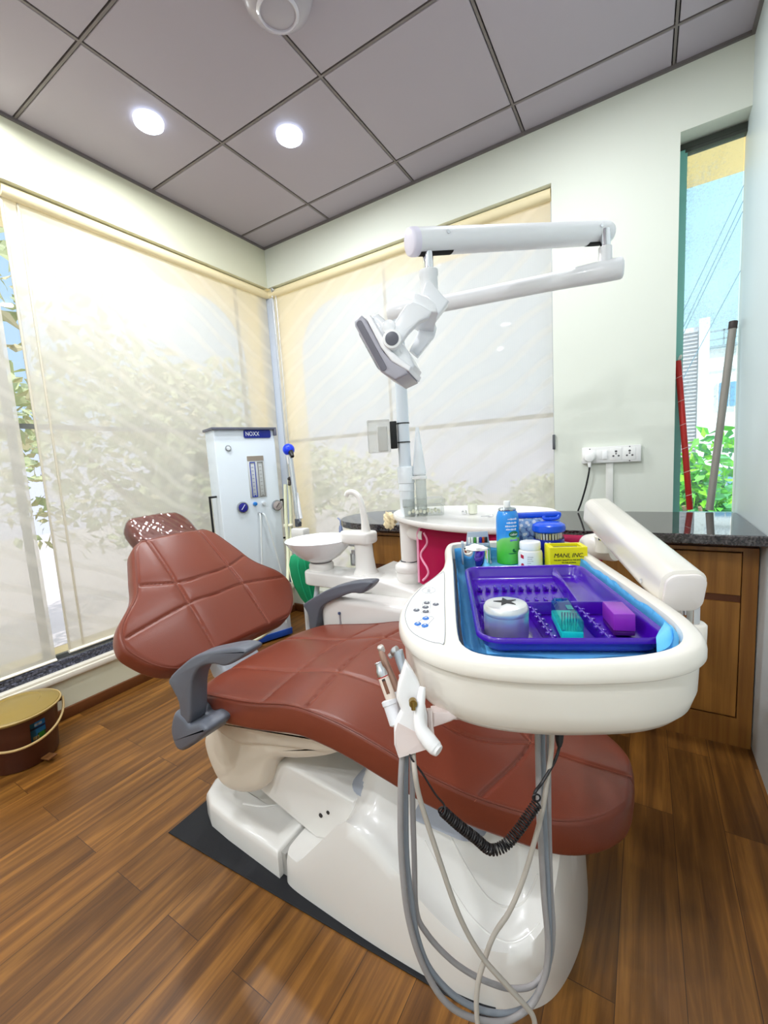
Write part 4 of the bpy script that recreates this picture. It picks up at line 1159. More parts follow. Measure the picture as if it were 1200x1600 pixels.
bm = NB(); add_tube(bm, [tuple(hel[-1])] + CE[1:], 0.0019, n=8); obj('straight_end', bm, CORD, r)
for q in (CC[0], CE[0]):
    q = Vector(q); bm = NB(); add_tube(bm, [q + (CAMR * math.cos(t) + Vector((0, 0, 1)) * math.sin(t)) * 0.0045 for t in [k * math.pi / 6 for k in range(13)]], 0.0011, n=6, sub=2); obj('end_loop', bm, CORD, r)
bm = NB(); add_lathe(bm, [(0.0025, 0.0), (0.0045, 0.006), (0.006, 0.02), (0.006, 0.045)], CE[5], Vector(CE[6]) - Vector(CE[5]), n=16); obj('plug', bm, CORD, r)
bm = NB(); add_prism(bm, rrect(-0.05, -0.10, 0.06, 0.02, 0.02), 0.765, 0.792, 0.004); objD('hose_outlet', bm, M('outlet_grey', (120, 120, 126), 0.5), deliv, angle=50)

# ================================================================== THINGS ON THE BRACKET TABLE
ZF = 0.8465
BLUE = M('blue_liner', (112, 198, 246), 0.55, bump=0.1, bscale=40, var=0.1, vscale=18)
bm = NB()
lin_o = by_angle([(min(x, 0.112 - max(0.0, -0.095 - y) * 0.62), min(y, 0.400)) for x, y in inset(inner, 0.0052)], NR, CEN)
rnd = random.Random(5)
rings = []
for ins, z, amp in ((0.0, 0.8790, 0.0006), (0.0005, 0.870, 0.0008), (0.003, 0.858, 0.0012), (0.007, 0.8495, 0.001), (0.014, 0.8478, 0.0006), (0.04, 0.8472, 0.0004)):
    r_ = []
    for i, (x, y) in enumerate(inset(lin_o, ins)):
        w = math.sin(i * 0.9) * 0.5 + math.sin(i * 0.37 + 1) * 0.8 + math.sin(i * 2.3) * 0.3
        zz = z + (0.0016 * math.sin(i * 0.21) + 0.0012 * math.sin(i * 0.53)  if z > 0.875 else 0)
        v = Vector((x, y)); c = (Vector(CEN) - v).normalized() * (w * amp + 0.001)
        r_.append(Vector((x + c.x, y + c.y, zz)))
    rings.append(r_)
add_loft(bm, rings, False, False)
bmesh.ops.solidify(bm, geom=bm.faces[:], thickness=0.0006)
add_prism(bm, [(v.x, v.y) for v in rings[-2]], 0.8464, 0.8474)
liner = root('tray_liner', 'crumpled light blue paper sheet lining the bracket table', 'tray liner', D(-0.02, 0.1, 0.847), TH)
objD('sheet', bm, BLUE, liner, angle=70)
bm = NB()
fl = [[(0.060, -0.155, 0.860), (0.083, -0.150, 0.862), (0.103, -0.115, 0.871)], [(0.070, -0.130, 0.876), (0.090, -0.118, 0.880), (0.103, -0.098, 0.877)], [(0.088, -0.100, 0.872), (0.096, -0.092, 0.876), (0.103, -0.080, 0.876)]]
vs = [[bm.verts.new(p) for p in r_] for r_ in fl]
for i in range(2):
    for j in range(2): bm.faces.new((vs[i][j], vs[i + 1][j], vs[i + 1][j + 1], vs[i][j + 1]))
bmesh.ops.subdivide_edges(bm, edges=bm.edges[:], cuts=2, use_grid_fill=True)
bmesh.ops.solidify(bm, geom=bm.faces[:], thickness=0.0006)
objD('folded_corner', bm, BLUE, liner, angle=80)

# purple instrument tray
PURP = M('purple_plastic', (64, 8, 158), 0.25, coat=0.3)
r = root('instrument_tray', 'purple divided plastic tray in the middle of the bracket table', 'instrument tray', D(-0.022, 0.055, 0.848), TH)
po = rrect(-0.139, -0.128, 0.096, 0.238, 0.032, 8)
bm = NB()
prof = [(0.0, 0.867), (0.0005, 0.8715), (0.003, 0.8735), (0.007, 0.872), (0.0095, 0.868), (0.014, 0.856), (0.018, 0.8515), (0.024, 0.8505)]
bot = [(0.024, 0.8485), (0.016, 0.850), (0.009, 0.856), (0.004, 0.866), (0.0, 0.867)]
add_loft(bm, [ringz(inset(po, i), z) for i, z in prof], False, True)
add_loft(bm, [ringz(inset(po, i), z) for i, z in bot], True, False)
objD('shell', bm, PURP, r, angle=50)
def wall_part(pts, z, w, name):
    bm = NB()
    a, b = Vector(pts[0] + (0,)), Vector(pts[1] + (0,)); dd_ = (b - a).normalized(); nn = Vector((-dd_.y, dd_.x, 0))
    rings = []
    for t in (0, 1):
        p = a.lerp(b, t)
        rings.append([p + nn * (w * k) + Vector((0, 0, zz)) for k, zz in ((-1.6, 0.8515), (-0.9, z - 0.003), (-0.5, z), (0.5, z), (0.9, z - 0.003), (1.6, 0.8515))])
    add_loft(bm, rings); return objD(name, bm, PURP, r, angle=40)
wall_part(((-0.124, 0.018), (0.082, 0.018)), 0.8705, 0.003, 'cross_divider')
wall_part(((0.040, 0.222), (0.026, 0.018)), 0.8705, 0.003, 'long_divider')
for a0 in (-0.046, 0.022):
    wall_part(((a0, 0.018), (a0 + 0.004, -0.112)), 0.866, 0.0025, 'front_divider')
    bm = NB()
    for k in range(12):
        add_lathe(bm, [(0.0034, 0), (0.003, 0.0022), (0.0, 0.0034)], (a0 + 0.004 * k / 11 + (0.003 if k % 2 else -0.003), 0.006 - 0.0098 * k, 0.8645), n=10)
    objD('beading', bm, PURP, r)
for bb, zz in ((0.140, 0.0), (0.066, 0.0)):
    bm = NB()
    for k in range(10):
        x = -0.116 + 0.0148 * k
        add_box(bm, (x, bb, 0.8555), (0.0055, 0.016, 0.0095), 0.0024, 2); add_box(bm, (x + 0.004, bb - 0.004, 0.8535), (0.004, 0.010, 0.006), 0.0015, 2)
    objD('instrument_ridges', bm, PURP, r)

# steel pot with a star on its lid
r = rootD('steel_pot', 'brushed steel pot with a black star on its lid, in the front left compartment', 'pot', -0.096, -0.074, 0.8525)
c = (-0.096, -0.074, 0.8525)
bm = NB(); add_lathe(bm, [(0.024, 0.0), (0.034, 0.0), (0.0345, 0.004), (0.0325, 0.006), (0.031, 0.002)], c, n=48); objD('clear_dish', bm, glassy('clear_plastic', (250, 250, 255), 0.06, 0.05), r)
bm = NB(); add_lathe(bm, [(0.026, 0.002), (0.0292, 0.004), (0.0298, 0.010), (0.0298, 0.036)], c, n=56); objD('body', bm, M('pot_steel', (236, 238, 244), 0.34, 0.9), r)
bm = NB(); add_lathe(bm, [(0.0298, 0.036), (0.0302, 0.037), (0.0300, 0.044), (0.0275, 0.0485), (0.022, 0.0505), (0.0, 0.051)], c, n=56); lid = objD('lid', bm, M('lid_satin', (236, 238, 240), 0.32, 0.85), r)
bm = NB(); st_ = []
for k in range(10):
    a = math.radians(90 + 36 * k + 8); q = 0.0165 if k % 2 == 0 else 0.0066
    st_.append((c[0] + q * math.cos(a), c[1] + q * math.sin(a)))
add_prism(bm, st_, c[2] + 0.0500, c[2] + 0.0514); objD('star', bm, M('star_black', (24, 24, 26), 0.5), lid, smooth=False)

# turquoise bur box
r = rootD('bur_box', 'turquoise bur box with a clear lid in the middle front compartment', 'bur box', -0.010, -0.048, 0.8525, math.radians(-4))
TM = DM @ Matrix.Translation((-0.010, -0.048, 0.8525)) @ Matrix.Rotation(math.radians(-4), 4, 'Z')
bm = NB(); box2(bm, (-0.0135, -0.042, 0.0), (0.0135, 0.040, 0.014), 0.002); bmesh.ops.transform(bm, matrix=TM, verts=bm.verts[:]); obj('base', bm, M('turquoise', (20, 206, 204), 0.3, emit=None), r)
bm = NB(); add_prism(bm, [(-0.0135, 0.0142), (0.0135, 0.0142), (0.0135, 0.028), (0.009, 0.033), (-0.009, 0.033), (-0.0135, 0.028)], -0.042, 0.040, 0.001, T=lambda x, z, y: Vector((x, y, z))); bmesh.ops.transform(bm, matrix=TM, verts=bm.verts[:])
obj('lid', bm, glassy('turquoise_lid', (130, 236, 236), 0.06, 0.03), r, angle=30)
for k in range(6):
    bm = NB(); add_cyl(bm, (-0.009 + 0.0036 * k, -0.018, 0.014), (-0.009 + 0.0036 * k, -0.018, 0.030), 0.0007, n=8); add_cyl(bm, (-0.009 + 0.0036 * k, -0.018, 0.027), (-0.009 + 0.0036 * k, -0.018, 0.032), 0.0011, n=8); bmesh.ops.transform(bm, matrix=TM, verts=bm.verts[:]); tag(obj('bur', bm, STEEL), 'tiny steel bur standing in the turquoise bur box', 'bur', 'burs in the turquoise box')
bm = NB(); box2(bm, (0.000, -0.010, 0.0331), (0.008, 0.008, 0.0334)); bmesh.ops.transform(bm, matrix=TM, verts=bm.verts[:]); obj('sticker', bm, M('teal_print', (16, 120, 124), 0.5), r, smooth=False)
# purple block box
r = rootD('purple_box', 'small purple box tipped in the front right compartment', 'box', 0.060, -0.045, 0.8525, math.radians(-6))
TM = DM @ Matrix.Translation((0.060, -0.045, 0.8528)) @ Matrix.Rotation(math.radians(-6), 4, 'Z') @ Matrix.Rotation(math.radians(-3), 4, 'X')
bm = NB(); box2(bm, (-0.0135, -0.030, 0.006), (0.0135, 0.030, 0.030), 0.002); bmesh.ops.transform(bm, matrix=TM, verts=bm.verts[:]); obj('lid', bm, M('purple_lid', (140, 44, 178), 0.3), r)
bm = NB(); box2(bm, (-0.013, -0.0295, 0.0), (0.013, 0.0295, 0.0058), 0.001); bmesh.ops.transform(bm, matrix=TM, verts=bm.verts[:]); obj('base', bm, M('purple_base', (66, 14, 100), 0.3), r)
# tiny slip in the left front compartment
bm = NB(); add_prism(bm, [(-0.1265, 0.010), (-0.1225, 0.006), (-0.1185, -0.030), (-0.1205, -0.030)], 0.8535, 0.8545); bmesh.ops.transform(bm, matrix=DM, verts=bm.verts[:])
o = obj('steel_sliver', bm, CHROME); tag(o, 'thin shiny steel sliver lying left of the star pot', 'instrument')

# chromed cup full of gauze
r = rootD('chrome_cup', 'shiny chromed cup heaped with white gauze at the back left of the table', 'cup', -0.108, 0.300, 0.8475)
c = (-0.108, 0.300, 0.8478)
bm = NB(); add_lathe(bm, [(0.024, 0.0), (0.0285, 0.001), (0.0285, 0.050), (0.0275, 0.051), (0.0265, 0.050), (0.0265, 0.036), (0.0, 0.036)], c, n=56); objD('cup', bm, M('mirror_chrome', (236, 236, 240), 0.05, 1.0), r)
bm = NB(); bmesh.ops.create_icosphere(bm, subdivisions=4, radius=1.0)
rnd = random.Random(9); ph = [rnd.uniform(0, 6.28) for _ in range(6)]
for v in bm.verts:
    p = v.co.copy(); k = 1 + 0.12 * math.sin(p.x * 7 + ph[0]) * math.sin(p.y * 8 + ph[1]) + 0.10 * math.sin(p.z * 9 + p.x * 5 + ph[2]) + 0.05 * math.sin(p.x * 19 + p.y * 17)
    v.co = Vector((c[0] + p.x * 0.0245 * k, c[1] + p.y * 0.0245 * k, c[2] + 0.046 + p.z * 0.013 * k))
tag(objD('gauze', bm, M('gauze', (244, 242, 236), 0.9), None, angle=80), 'white gauze heaped in the shiny chromed cup', 'gauze')
# file stand with coloured handles
r = rootD('file_stand', 'grey slanted file stand with coloured file handles behind the chromed cup', 'file stand', -0.098, 0.375, 0.8475)
c = Vector((-0.098, 0.375, 0.8475))
bm = NB(); add_prism(bm, [(-0.030, 0.0), (0.030, 0.0), (0.030, 0.030), (0.024, 0.074), (-0.024, 0.074), (-0.030, 0.030)], 0.006, 0.012, 0.001, T=lambda x, z, y: c + Vector((x, y + z * 0.0, z)))
add_prism(bm, [(-0.040, 0.0), (-0.034, 0.0), (-0.034, 0.052), (-0.040, 0.052)], -0.02, 0.012, 0.001, T=lambda x, z, y: c + Vector((x, y, z)))
box2(bm, c + Vector((-0.04, -0.02, 0.0)), c + Vector((0.03, 0.012, 0.004)), 0.001)
objD('stand', bm, M('stand_grey', (170, 182, 196), 0.3), r, angle=40)
bm = NB(); box2(bm, c + Vector((-0.024, -0.006, 0.040)), c + Vector((0.026, 0.006, 0.048)), 0.001); objD('shelf', bm, M('stand_grey', (170, 182, 196), 0.3), r)
for k, col in enumerate([(240, 240, 236), (236, 238, 230), (70, 150, 60), (240, 236, 230), (40, 40, 150), (180, 70, 40), (30, 30, 34)]):
    bm = NB(); x = c.x - 0.020 + 0.0066 * k; add_cyl(bm, (x, c.y + 0.001, c.z + 0.048), (x, c.y + 0.001, c.z + 0.062), 0.0029, n=12, bev=0.001)
    tag(objD('endodontic_file', bm, M('file_%d' % k, col, 0.4), None), ['leftmost white file handle in the grey file stand', 'second white file handle in the grey file stand, beside the green one', 'green file handle in the grey file stand', 'cream file handle between the green and the blue one in the file stand', 'blue file handle in the grey file stand', 'orange file handle in the grey file stand', 'black file handle at the right end of the grey file stand'][k], 'file', 'coloured files in the file stand')


# spray can
def can_material():
    m = M('can_print', (60, 150, 220), 0.22, coat=0.3); nt = m.node_tree; N = nt.nodes; Lk = nt.links; b = N['Principled BSDF']
    tc = N.new('ShaderNodeTexCoord'); no = N.new('ShaderNodeTexNoise'); no.inputs['Scale'].default_value = 26; no.inputs['Detail'].default_value = 0.5
    se = N.new('ShaderNodeSeparateXYZ'); Lk.new(tc.outputs['Object'], se.inputs[0]); Lk.new(tc.outputs['Object'], no.inputs['Vector'])
    ma = N.new('ShaderNodeMath'); ma.operation = 'MULTIPLY_ADD'; ma.inputs[1].default_value = 0.07; Lk.new(no.outputs[0], ma.inputs[0]); Lk.new(se.outputs['Z'], ma.inputs[2])
    ra = N.new('ShaderNodeValToRGB'); ra.color_ramp.interpolation = 'LINEAR'
    e0, e1 = ra.color_ramp.elements
    e0.position = 0.040; e0.color = lin((60, 190, 30)); e1.position = 0.118; e1.color = lin((36, 140, 222))
    q = ra.color_ramp.elements.new(0.094); q.color = lin((140, 214, 120)); q = ra.color_ramp.elements.new(0.098); q.color = lin((54, 158, 226))
    Lk.new(ma.outputs[0], ra.inputs[0]); Lk.new(ra.outputs[0], b.inputs['Base Color'])
    return m
r = rootD('spray_can', 'blue and green spray can with a white nozzle at the back of the table', 'spray can', -0.029, 0.368, 0.8475)
c = Vector((-0.029, 0.368, 0.8475))
bm = NB(); add_lathe(bm, [(0.024, 0.0), (0.0262, 0.002), (0.0264, 0.006), (0.0262, 0.100), (0.0252, 0.112), (0.022, 0.122), (0.019, 0.126)], c, n=56)
can = objD('can', bm, can_material(), r)
bm = NB(); add_lathe(bm, [(0.0198, 0.1255), (0.0205, 0.128), (0.0185, 0.131), (0.012, 0.130), (0.010, 0.133)], c, n=48); objD('collar', bm, M('can_collar', (176, 186, 190), 0.25, 0.9), r)
bm = NB(); add_lathe(bm, [(0.0075, 0.131), (0.0078, 0.145), (0.0068, 0.1475), (0.0, 0.148)], c, n=32); objD('nozzle', bm, M('nozzle_white', (238, 240, 236), 0.35), r)
camdir = Vector((2.3028, -2.3291, 0)) - Vector((D(*c).x, D(*c).y, 0)); camdir.normalize()
def wrap(poly_fn, rad, z0, ang0, name, mat, parent, centre, thick=0.0004):
    """outline given in (arc length, height) wrapped on a cylinder; ang0 turns it away from the photographer's side"""
    bm = NB(); c3 = D(*centre); base = math.atan2(camdir.y, camdir.x) + ang0
    def T(x, z, t):
        a = base + x / rad; return Vector((c3.x + (rad + t) * math.cos(a), c3.y + (rad + t) * math.sin(a), c3.z + z0 + z))
    # strips keep the wrapped face round
    xs_ = [p[0] for p in poly_fn]; n = 14; x0, x1 = min(xs_), max(xs_)
    ctr = (sum(xs_) / len(xs_), sum(p[1] for p in poly_fn) / len(poly_fn))
    rings = []
    for k in range(0, 7):
        f = k / 6
        rings.append([T(ctr[0] + (x - ctr[0]) * f, ctr[1] + (z - ctr[1]) * f, thick) for x, z in poly_fn])
    rings = rings[1:]
    rings = [[T(x, z, 0) for x, z in poly_fn]] + rings[::-1]
    add_loft(bm, rings, False, True)
    return obj(name, bm, mat, parent, angle=70)
def wtext(body, size, rad, z0, ang0, mat, parent, centre, name='lettering', shear=0.0):
    cu = bpy.data.curves.new('t', 'FONT'); cu.body = body; cu.size = size; cu.align_x = 'CENTER'; cu.align_y = 'CENTER'; cu.resolution_u = 2; cu.shear = shear; cu.extrude = 0.0001
    tmp = bpy.data.objects.new('t', cu); COL.objects.link(tmp); me = bpy.data.meshes.new_from_object(tmp.evaluated_get(bpy.context.evaluated_depsgraph_get()))
    bpy.data.objects.remove(tmp); bpy.data.curves.remove(cu)
    bm = NB(); bm.from_mesh(me); bpy.data.meshes.remove(me)
    c3 = D(*centre); base = math.atan2(camdir.y, camdir.x) + ang0
    for v in bm.verts:
        a = base + v.co.x / rad; rr_ = rad + 0.0006 + v.co.z
        v.co = Vector((c3.x + rr_ * math.cos(a), c3.y + rr_ * math.sin(a), c3.z + z0 + v.co.y))
    return obj(name, bm, mat, parent, smooth=False)
def ell(rx, rz, n=24): return [(rx * math.cos(2 * math.pi * k / n), rz * math.sin(2 * math.pi * k / n)) for k in range(n)]
INKW = M('ink_white', (240, 244, 246), 0.5); INKK = M('ink_black', (20, 20, 22), 0.5); INKG = M('ink_green', (16, 110, 60), 0.4)
ov = wrap(ell(0.012, 0.0075), 0.0264, 0.072, 0.55, 'brand_oval', INKG, can, c)
wtext('caber', 0.008, 0.0268, 0.072, 0.55, INKW, can, c)
wrap([(-0.009, -0.0025), (0.009, -0.0025), (0.009, 0.0025), (-0.009, 0.0025)], 0.0264, 0.058, 0.55, 'print_band', M('ink_violet', (120, 120, 210), 0.4), can, c)
rnd = random.Random(4)
for row, (zz, wd, an0) in enumerate(((0.107, 0.020, 0.42), (0.0985, 0.024, 0.40), (0.0905, 0.027, 0.34), (0.083, 0.022, 0.30))):
    x = -wd / 2
    while x < wd / 2:
        w_ = rnd.uniform(0.0008, 0.0020); h_ = rnd.uniform(0.0014, 0.0032)
        wrap([(x, -h_ * 0.5), (x + w_, -h_ * 0.5), (x + w_, h_), (x, h_)], 0.0264, zz, an0, 'print_stroke', INKW, can, c)
        x += w_ + 0.0011
for rx, rz, zz, an in ((0.010, 0.0012, 0.027, 0.40), (0.004, 0.002, 0.031, 0.62), (0.003, 0.004, 0.034, 0.5)): wrap(ell(rx, rz, 14), 0.0264, zz, an, 'leaf_print', INKG, can, c)
# white medicine jar
r = rootD('medicine_jar', 'small white screw-top jar with a red-marked label beside the spray can', 'jar', 0.012, 0.318, 0.8475)
c = Vector((0.012, 0.318, 0.8475))
bm = NB(); add_lathe(bm, [(0.022, 0.0), (0.0258, 0.002), (0.0262, 0.005), (0.0262, 0.033), (0.0245, 0.039), (0.0215, 0.041), (0.0215, 0.044)], c, n=48); jar = objD('jar', bm, WHITE, r)
bm = NB(); add_lathe(bm, [(0.0222, 0.0435), (0.0228, 0.045), (0.0226, 0.0575), (0.0215, 0.0595), (0.0, 0.060)], c, n=48); lid = objD('lid', bm, M('lid_white', (246, 246, 244), 0.3), r)
wrap([(-0.004, -0.004), (0.004, -0.006), (0.004, 0.002), (-0.004, 0.004)], 0.0262, 0.030, -0.75, 'label_mark', M('ink_red', (190, 30, 60), 0.45), jar, c)
wrap(ell(0.004, 0.004, 14), 0.0262, 0.010, -0.72, 'label_mark', MATS['ink_red'], jar, c)
for k, (wd, an) in enumerate(((0.010, 0.0), (0.008, -0.05), (0.010, 0.0), (0.006, -0.1), (0.009, 0.0))): wrap([(-wd / 2 - 0.002, -0.0005), (wd / 2, -0.0005), (wd / 2, 0.0005), (-wd / 2 - 0.002, 0.0005)], 0.0262, 0.029 - 0.0045 * k, an, 'print_line', M('ink_grey', (150, 140, 140), 0.5), jar, c)
# swab tub with blue lid
r = rootD('swab_tub', 'round tub with a blue lid and white swab sticks behind the yellow box', 'tub', 0.064, 0.368, 0.8475)
c = Vector((0.064, 0.368, 0.8475))
bm = NB(); add_lathe(bm, [(0.030, 0.0), (0.0335, 0.002), (0.0335, 0.072), (0.031, 0.073), (0.030, 0.070), (0.030, 0.02), (0.0, 0.02)], c, n=48); tub = objD('tub', bm, glassy('tub_clear', (250, 251, 252), 0.03, 0.05), r)
wrapped = NB(); add_lathe(wrapped, [(0.0338, 0.016), (0.0341, 0.017), (0.0341, 0.056), (0.0338, 0.057)], c, n=48, cap0=False, cap1=False); objD('blue_label', wrapped, M('label_blue', (16, 34, 150), 0.35), tub)
wrap([(-0.006, -0.012), (0.006, -0.012), (0.006, 0.012), (-0.006, 0.012)], 0.0341, 0.040, -0.15, 'label_panel', INKW, tub, c)
bm = NB(); add_lathe(bm, [(0.034, 0.0725), (0.0365, 0.075), (0.037, 0.082), (0.0355, 0.088), (0.028, 0.0925), (0.012, 0.0935), (0.0, 0.094)], c, n=56); objD('lid', bm, M('lid_blue', (24, 82, 214), 0.25), r)
for k in range(26):
    a = 2 * math.pi * k / 26; x, y = c.x + 0.0272 * math.cos(a), c.y + 0.0272 * math.sin(a)
    bm = NB(); add_cyl(bm, (x, y, c.z + 0.021), (x, y, c.z + 0.0705), 0.0020, n=6); tag(objD('cotton_swab', bm, M('swab_%d' % (k % 3), [(246, 244, 236), (238, 226, 180), (250, 250, 248)][k % 3], 0.8), None), 'swab stick standing in the round tub with the blue lid', 'swab', 'swabs in the blue-lidded tub')
# blue-lidded wipes box
def dots_material():
    m = M('dotted_print', (220, 228, 240), 0.4); nt = m.node_tree; b = nt.nodes['Principled BSDF']
    tc = nt.nodes.new('ShaderNodeTexCoord'); vo = nt.nodes.new('ShaderNodeTexVoronoi'); vo.inputs['Scale'].default_value = 95
    ra = nt.nodes.new('ShaderNodeValToRGB'); ra.color_ramp.interpolation = 'CONSTANT'; ra.color_ramp.elements[0].color = lin((238, 240, 244)); ra.color_ramp.elements[1].position = 0.40; ra.color_ramp.elements[1].color = lin((150, 182, 220))
    q = ra.color_ramp.elements.new(0.70); q.color = lin((90, 112, 172))
    nt.links.new(tc.outputs['Object'], vo.inputs['Vector']); nt.links.new(vo.outputs['Distance'], ra.inputs[0]); nt.links.new(ra.outputs[0], b.inputs['Base Color']); return m
r = rootD('wipes_box', 'dotted white and blue box with a blue flip lid behind the swab tub', 'box', 0.030, 0.436, 0.8475)
bm = NB(); box2(bm, (-0.030, 0.410, 0.8478), (0.102, 0.432, 0.946), 0.004); bx = objD('box', bm, dots_material(), r)
# keep clear of the tub: the box stands close behind it
bm = NB(); box2(bm, (-0.032, 0.408, 0.946), (0.104, 0.434, 0.958), 0.004); objD('lid', bm, MATS['lid_blue'], r)
bm = NB(); add_tube(bm, [(0.062, 0.406, 0.950), (0.064, 0.402, 0.944), (0.090, 0.402, 0.944), (0.098, 0.406, 0.950)], 0.0042, n=10); objD('lid_clip', bm, MATS['lid_blue'], r)
# yellow carton
r = rootD('yellow_carton', 'yellow carton lettered MANI, INC. with an open window on top', 'carton', 0.080, 0.287, 0.8475, math.radians(-2))
c = Vector((0.080, 0.287, 0.8478))
bm = NB()
rings = []
x0, x1, y0, y1, zt = -0.0375, 0.0375, -0.021, 0.029, 0.054
rings = [[c + Vector(p) for p in ((x0, y0, 0), (x1, y0, 0), (x1, y1, 0), (x0, y1, 0))], [c + Vector(p) for p in ((x0, y0, zt), (x1, y0, zt), (x1, y1, zt), (x0, y1, zt))],
         [c + Vector(p) for p in ((x0 + 0.009, y0 + 0.007, zt), (x1 - 0.009, y0 + 0.007, zt), (x1 - 0.009, y1 - 0.007, zt), (x0 + 0.009, y1 - 0.007, zt))],
         [c + Vector(p) for p in ((x0 + 0.009, y0 + 0.007, zt - 0.012), (x1 - 0.009, y0 + 0.007, zt - 0.012), (x1 - 0.009, y1 - 0.007, zt - 0.012), (x0 + 0.009, y1 - 0.007, zt - 0.012))]]
add_loft(bm, rings); car = objD('carton', bm, M('carton_yellow', (232, 222, 10), 0.4), r, smooth=False)
bm = NB(); box2(bm, c + Vector((x0 + 0.0095, y0 + 0.0075, zt - 0.0118)), c + Vector((x1 - 0.0095, y1 - 0.0075, zt - 0.006))); objD('contents', bm, M('contents_grey', (112, 112, 104), 0.5), r, smooth=False)
fx = D(1, 0, 0) - D(0, 0, 0); fz = Vector((0, 0, 1))
fc = lambda dx, dz: D(c.x + dx, c.y + y0 - 0.0003, c.z + dz)
text('lettering', 'MANI, INC.', 0.0125, INKK, frame_mat(fc(0.0, 0.037), fx, fz), car, 0.0003, shear=0.25, sx=0.98)
text('lettering', 'THE BEST QUALITY IN THE WORLD', 0.0038, INKK, frame_mat(fc(0, 0.027), fx, fz), car, 0.0003, sx=0.98)
text('lettering', 'TO THE WORLD', 0.0038, INKK, frame_mat(fc(0, 0.0215), fx, fz), car, 0.0003)
for sgn in (-1, 1):
    bm = NB(); cc_ = fc(0.0185 * sgn, 0.0045); add_tube(bm, [cc_ + fx * (0.0105 * math.cos(t)) + fz * (0.0085 * math.sin(t)) for t in [k * math.pi / 12 for k in range(13)]], 0.0007, n=5, sub=1); 
    add_tube(bm, [cc_ + fx * (0.0075 * math.cos(t)) + fz * (0.006 * math.sin(t)) for t in [k * math.pi / 12 for k in range(13)]], 0.0012, n=5, sub=1); obj('seal_print', bm, M('ink_orange', (214, 98, 20), 0.45), car)
# ================================================================== DENTAL UNIT BOX, COLUMN, SPITTOON
unit = root('dental_unit', 'white dental unit box with column and spittoon beside the chair', 'dental unit', (1.50, -0.88, 0.0))
def slab(outline, prof):
    bm = NB(); add_loft(bm, [[Vector((x, y, z)) for x, y in (inset(outline, i) if i else outline)] for i, z in prof]); return bm
body_o = rrect(1.17, -1.065, 1.80, -0.70, 0.045, 6)
obj('lower_box', slab(body_o, [(0.02, 0.02), (0.008, 0.04), (0.012, 0.30), (0.0, 0.56), (0.004, 0.574), (0.016, 0.583)]), ENAMEL, unit, angle=50)
bm = NB()
hood = [(1.295, 0.575), (1.305, 0.630), (1.335, 0.654), (1.45, 0.634), (1.60, 0.606), (1.74, 0.586), (1.76, 0.575)]
add_prism(bm, hood, -0.965, -0.70, 0.010, T=lambda x, z, y: Vector((x, y, z)), seg=3)
obj('hood', bm, ENAMEL, unit, angle=50)
bm = NB(); box2(bm, (1.285, -1.068, 0.40), (1.290, -1.060, 0.52)); obj('door_gap', bm, M('gap_grey', (176, 172, 176), 0.6), unit, smooth=False)
bm = NB(); add_box(bm, (1.288, -1.068, 0.525), (0.010, 0.008, 0.010), 0.002); obj('latch', bm, M('latch_blue', (70, 84, 120), 0.5), unit)
CX, CY = 1.515, -0.875
bm = NB()
add_lathe(bm, [(0.040, 0.600), (0.040, 0.622), (0.046, 0.628), (0.0505, 0.640), (0.0515, 0.654), (0.047, 0.664), (0.054, 0.670), (0.0565, 0.682), (0.052, 0.694), (0.043, 0.700), (0.036, 0.702), (0.0345, 0.707)], (CX - 0.012, CY, 0), n=48, cap0=True)
obj('column_foot', bm, ENAMEL, unit, angle=40)
bm = NB(); add_lathe(bm, [(0.0338, 0.704), (0.0338, 0.711)], (CX - 0.010, CY, 0), n=40); obj('dark_ring', bm, M('ring_dark', (58, 58, 66), 0.5), unit)
bm = NB(); add_lathe(bm, [(0.0335, 0.709), (0.0335, 0.872), (0.038, 0.876), (0.040, 0.884), (0.038, 0.890)], (CX - 0.006, CY, 0), n=40)
add_cyl(bm, (CX, CY, 0.822), (CX + 0.10, CY - 0.053, 0.822), 0.0265)
obj('column', bm, ENAMEL, unit, angle=40)
# upper column and the lamp pole it carries
bm = NB(); add_lathe(bm, [(0.0285, 0.885), (0.0285, 0.985), (0.0305, 0.987), (0.0305, 1.012), (0.029, 1.014), (0.033, 1.016), (0.033, 1.075), (0.031, 1.078), (0.0255, 1.080)], (CX - 0.003, CY, 0), n=40)
obj('upper_column', bm, M('column_blue_white', (226, 232, 236), 0.35), unit, angle=40)
# spittoon
SC = Vector((1.072, -0.90, 0.0))
bm = NB(); add_prism(bm, rrect(1.010, -0.975, 1.40, -0.835, 0.05, 6), 0.585, 0.645, 0.008, seg=3)
add_prism(bm, rrect(1.20, -0.96, 1.42, -0.85, 0.03, 6), 0.56, 0.60, 0.004, seg=2)
spit = obj('spittoon_console', bm, ENAMEL, unit, angle=50)
bm = NB(); add_lathe(bm, [(0.055, 0.642), (0.055, 0.668), (0.052, 0.672), (0.048, 0.676)], SC, n=40); obj('bowl_collar', bm, ENAMEL, unit)
bm = NB(); add_lathe(bm, [(0.0475, 0.674), (0.0475, 0.684)], SC, n=40); obj('bowl_seal', bm, M('seal_grey', (110, 106, 106), 0.5), unit)
bm = NB(); add_lathe(bm, [(0.040, 0.680), (0.054, 0.683), (0.092, 0.705), (0.125, 0.737), (0.150, 0.775), (0.1525, 0.780), (0.150, 0.782), (0.145, 0.778), (0.120, 0.744), (0.080, 0.715), (0.04, 0.70), (0.0, 0.697)], SC, n=64, cap1=True)
obj('spittoon_bowl', bm, M('bowl_ceramic', (240, 242, 244), 0.15, coat=0.5), unit, angle=60)
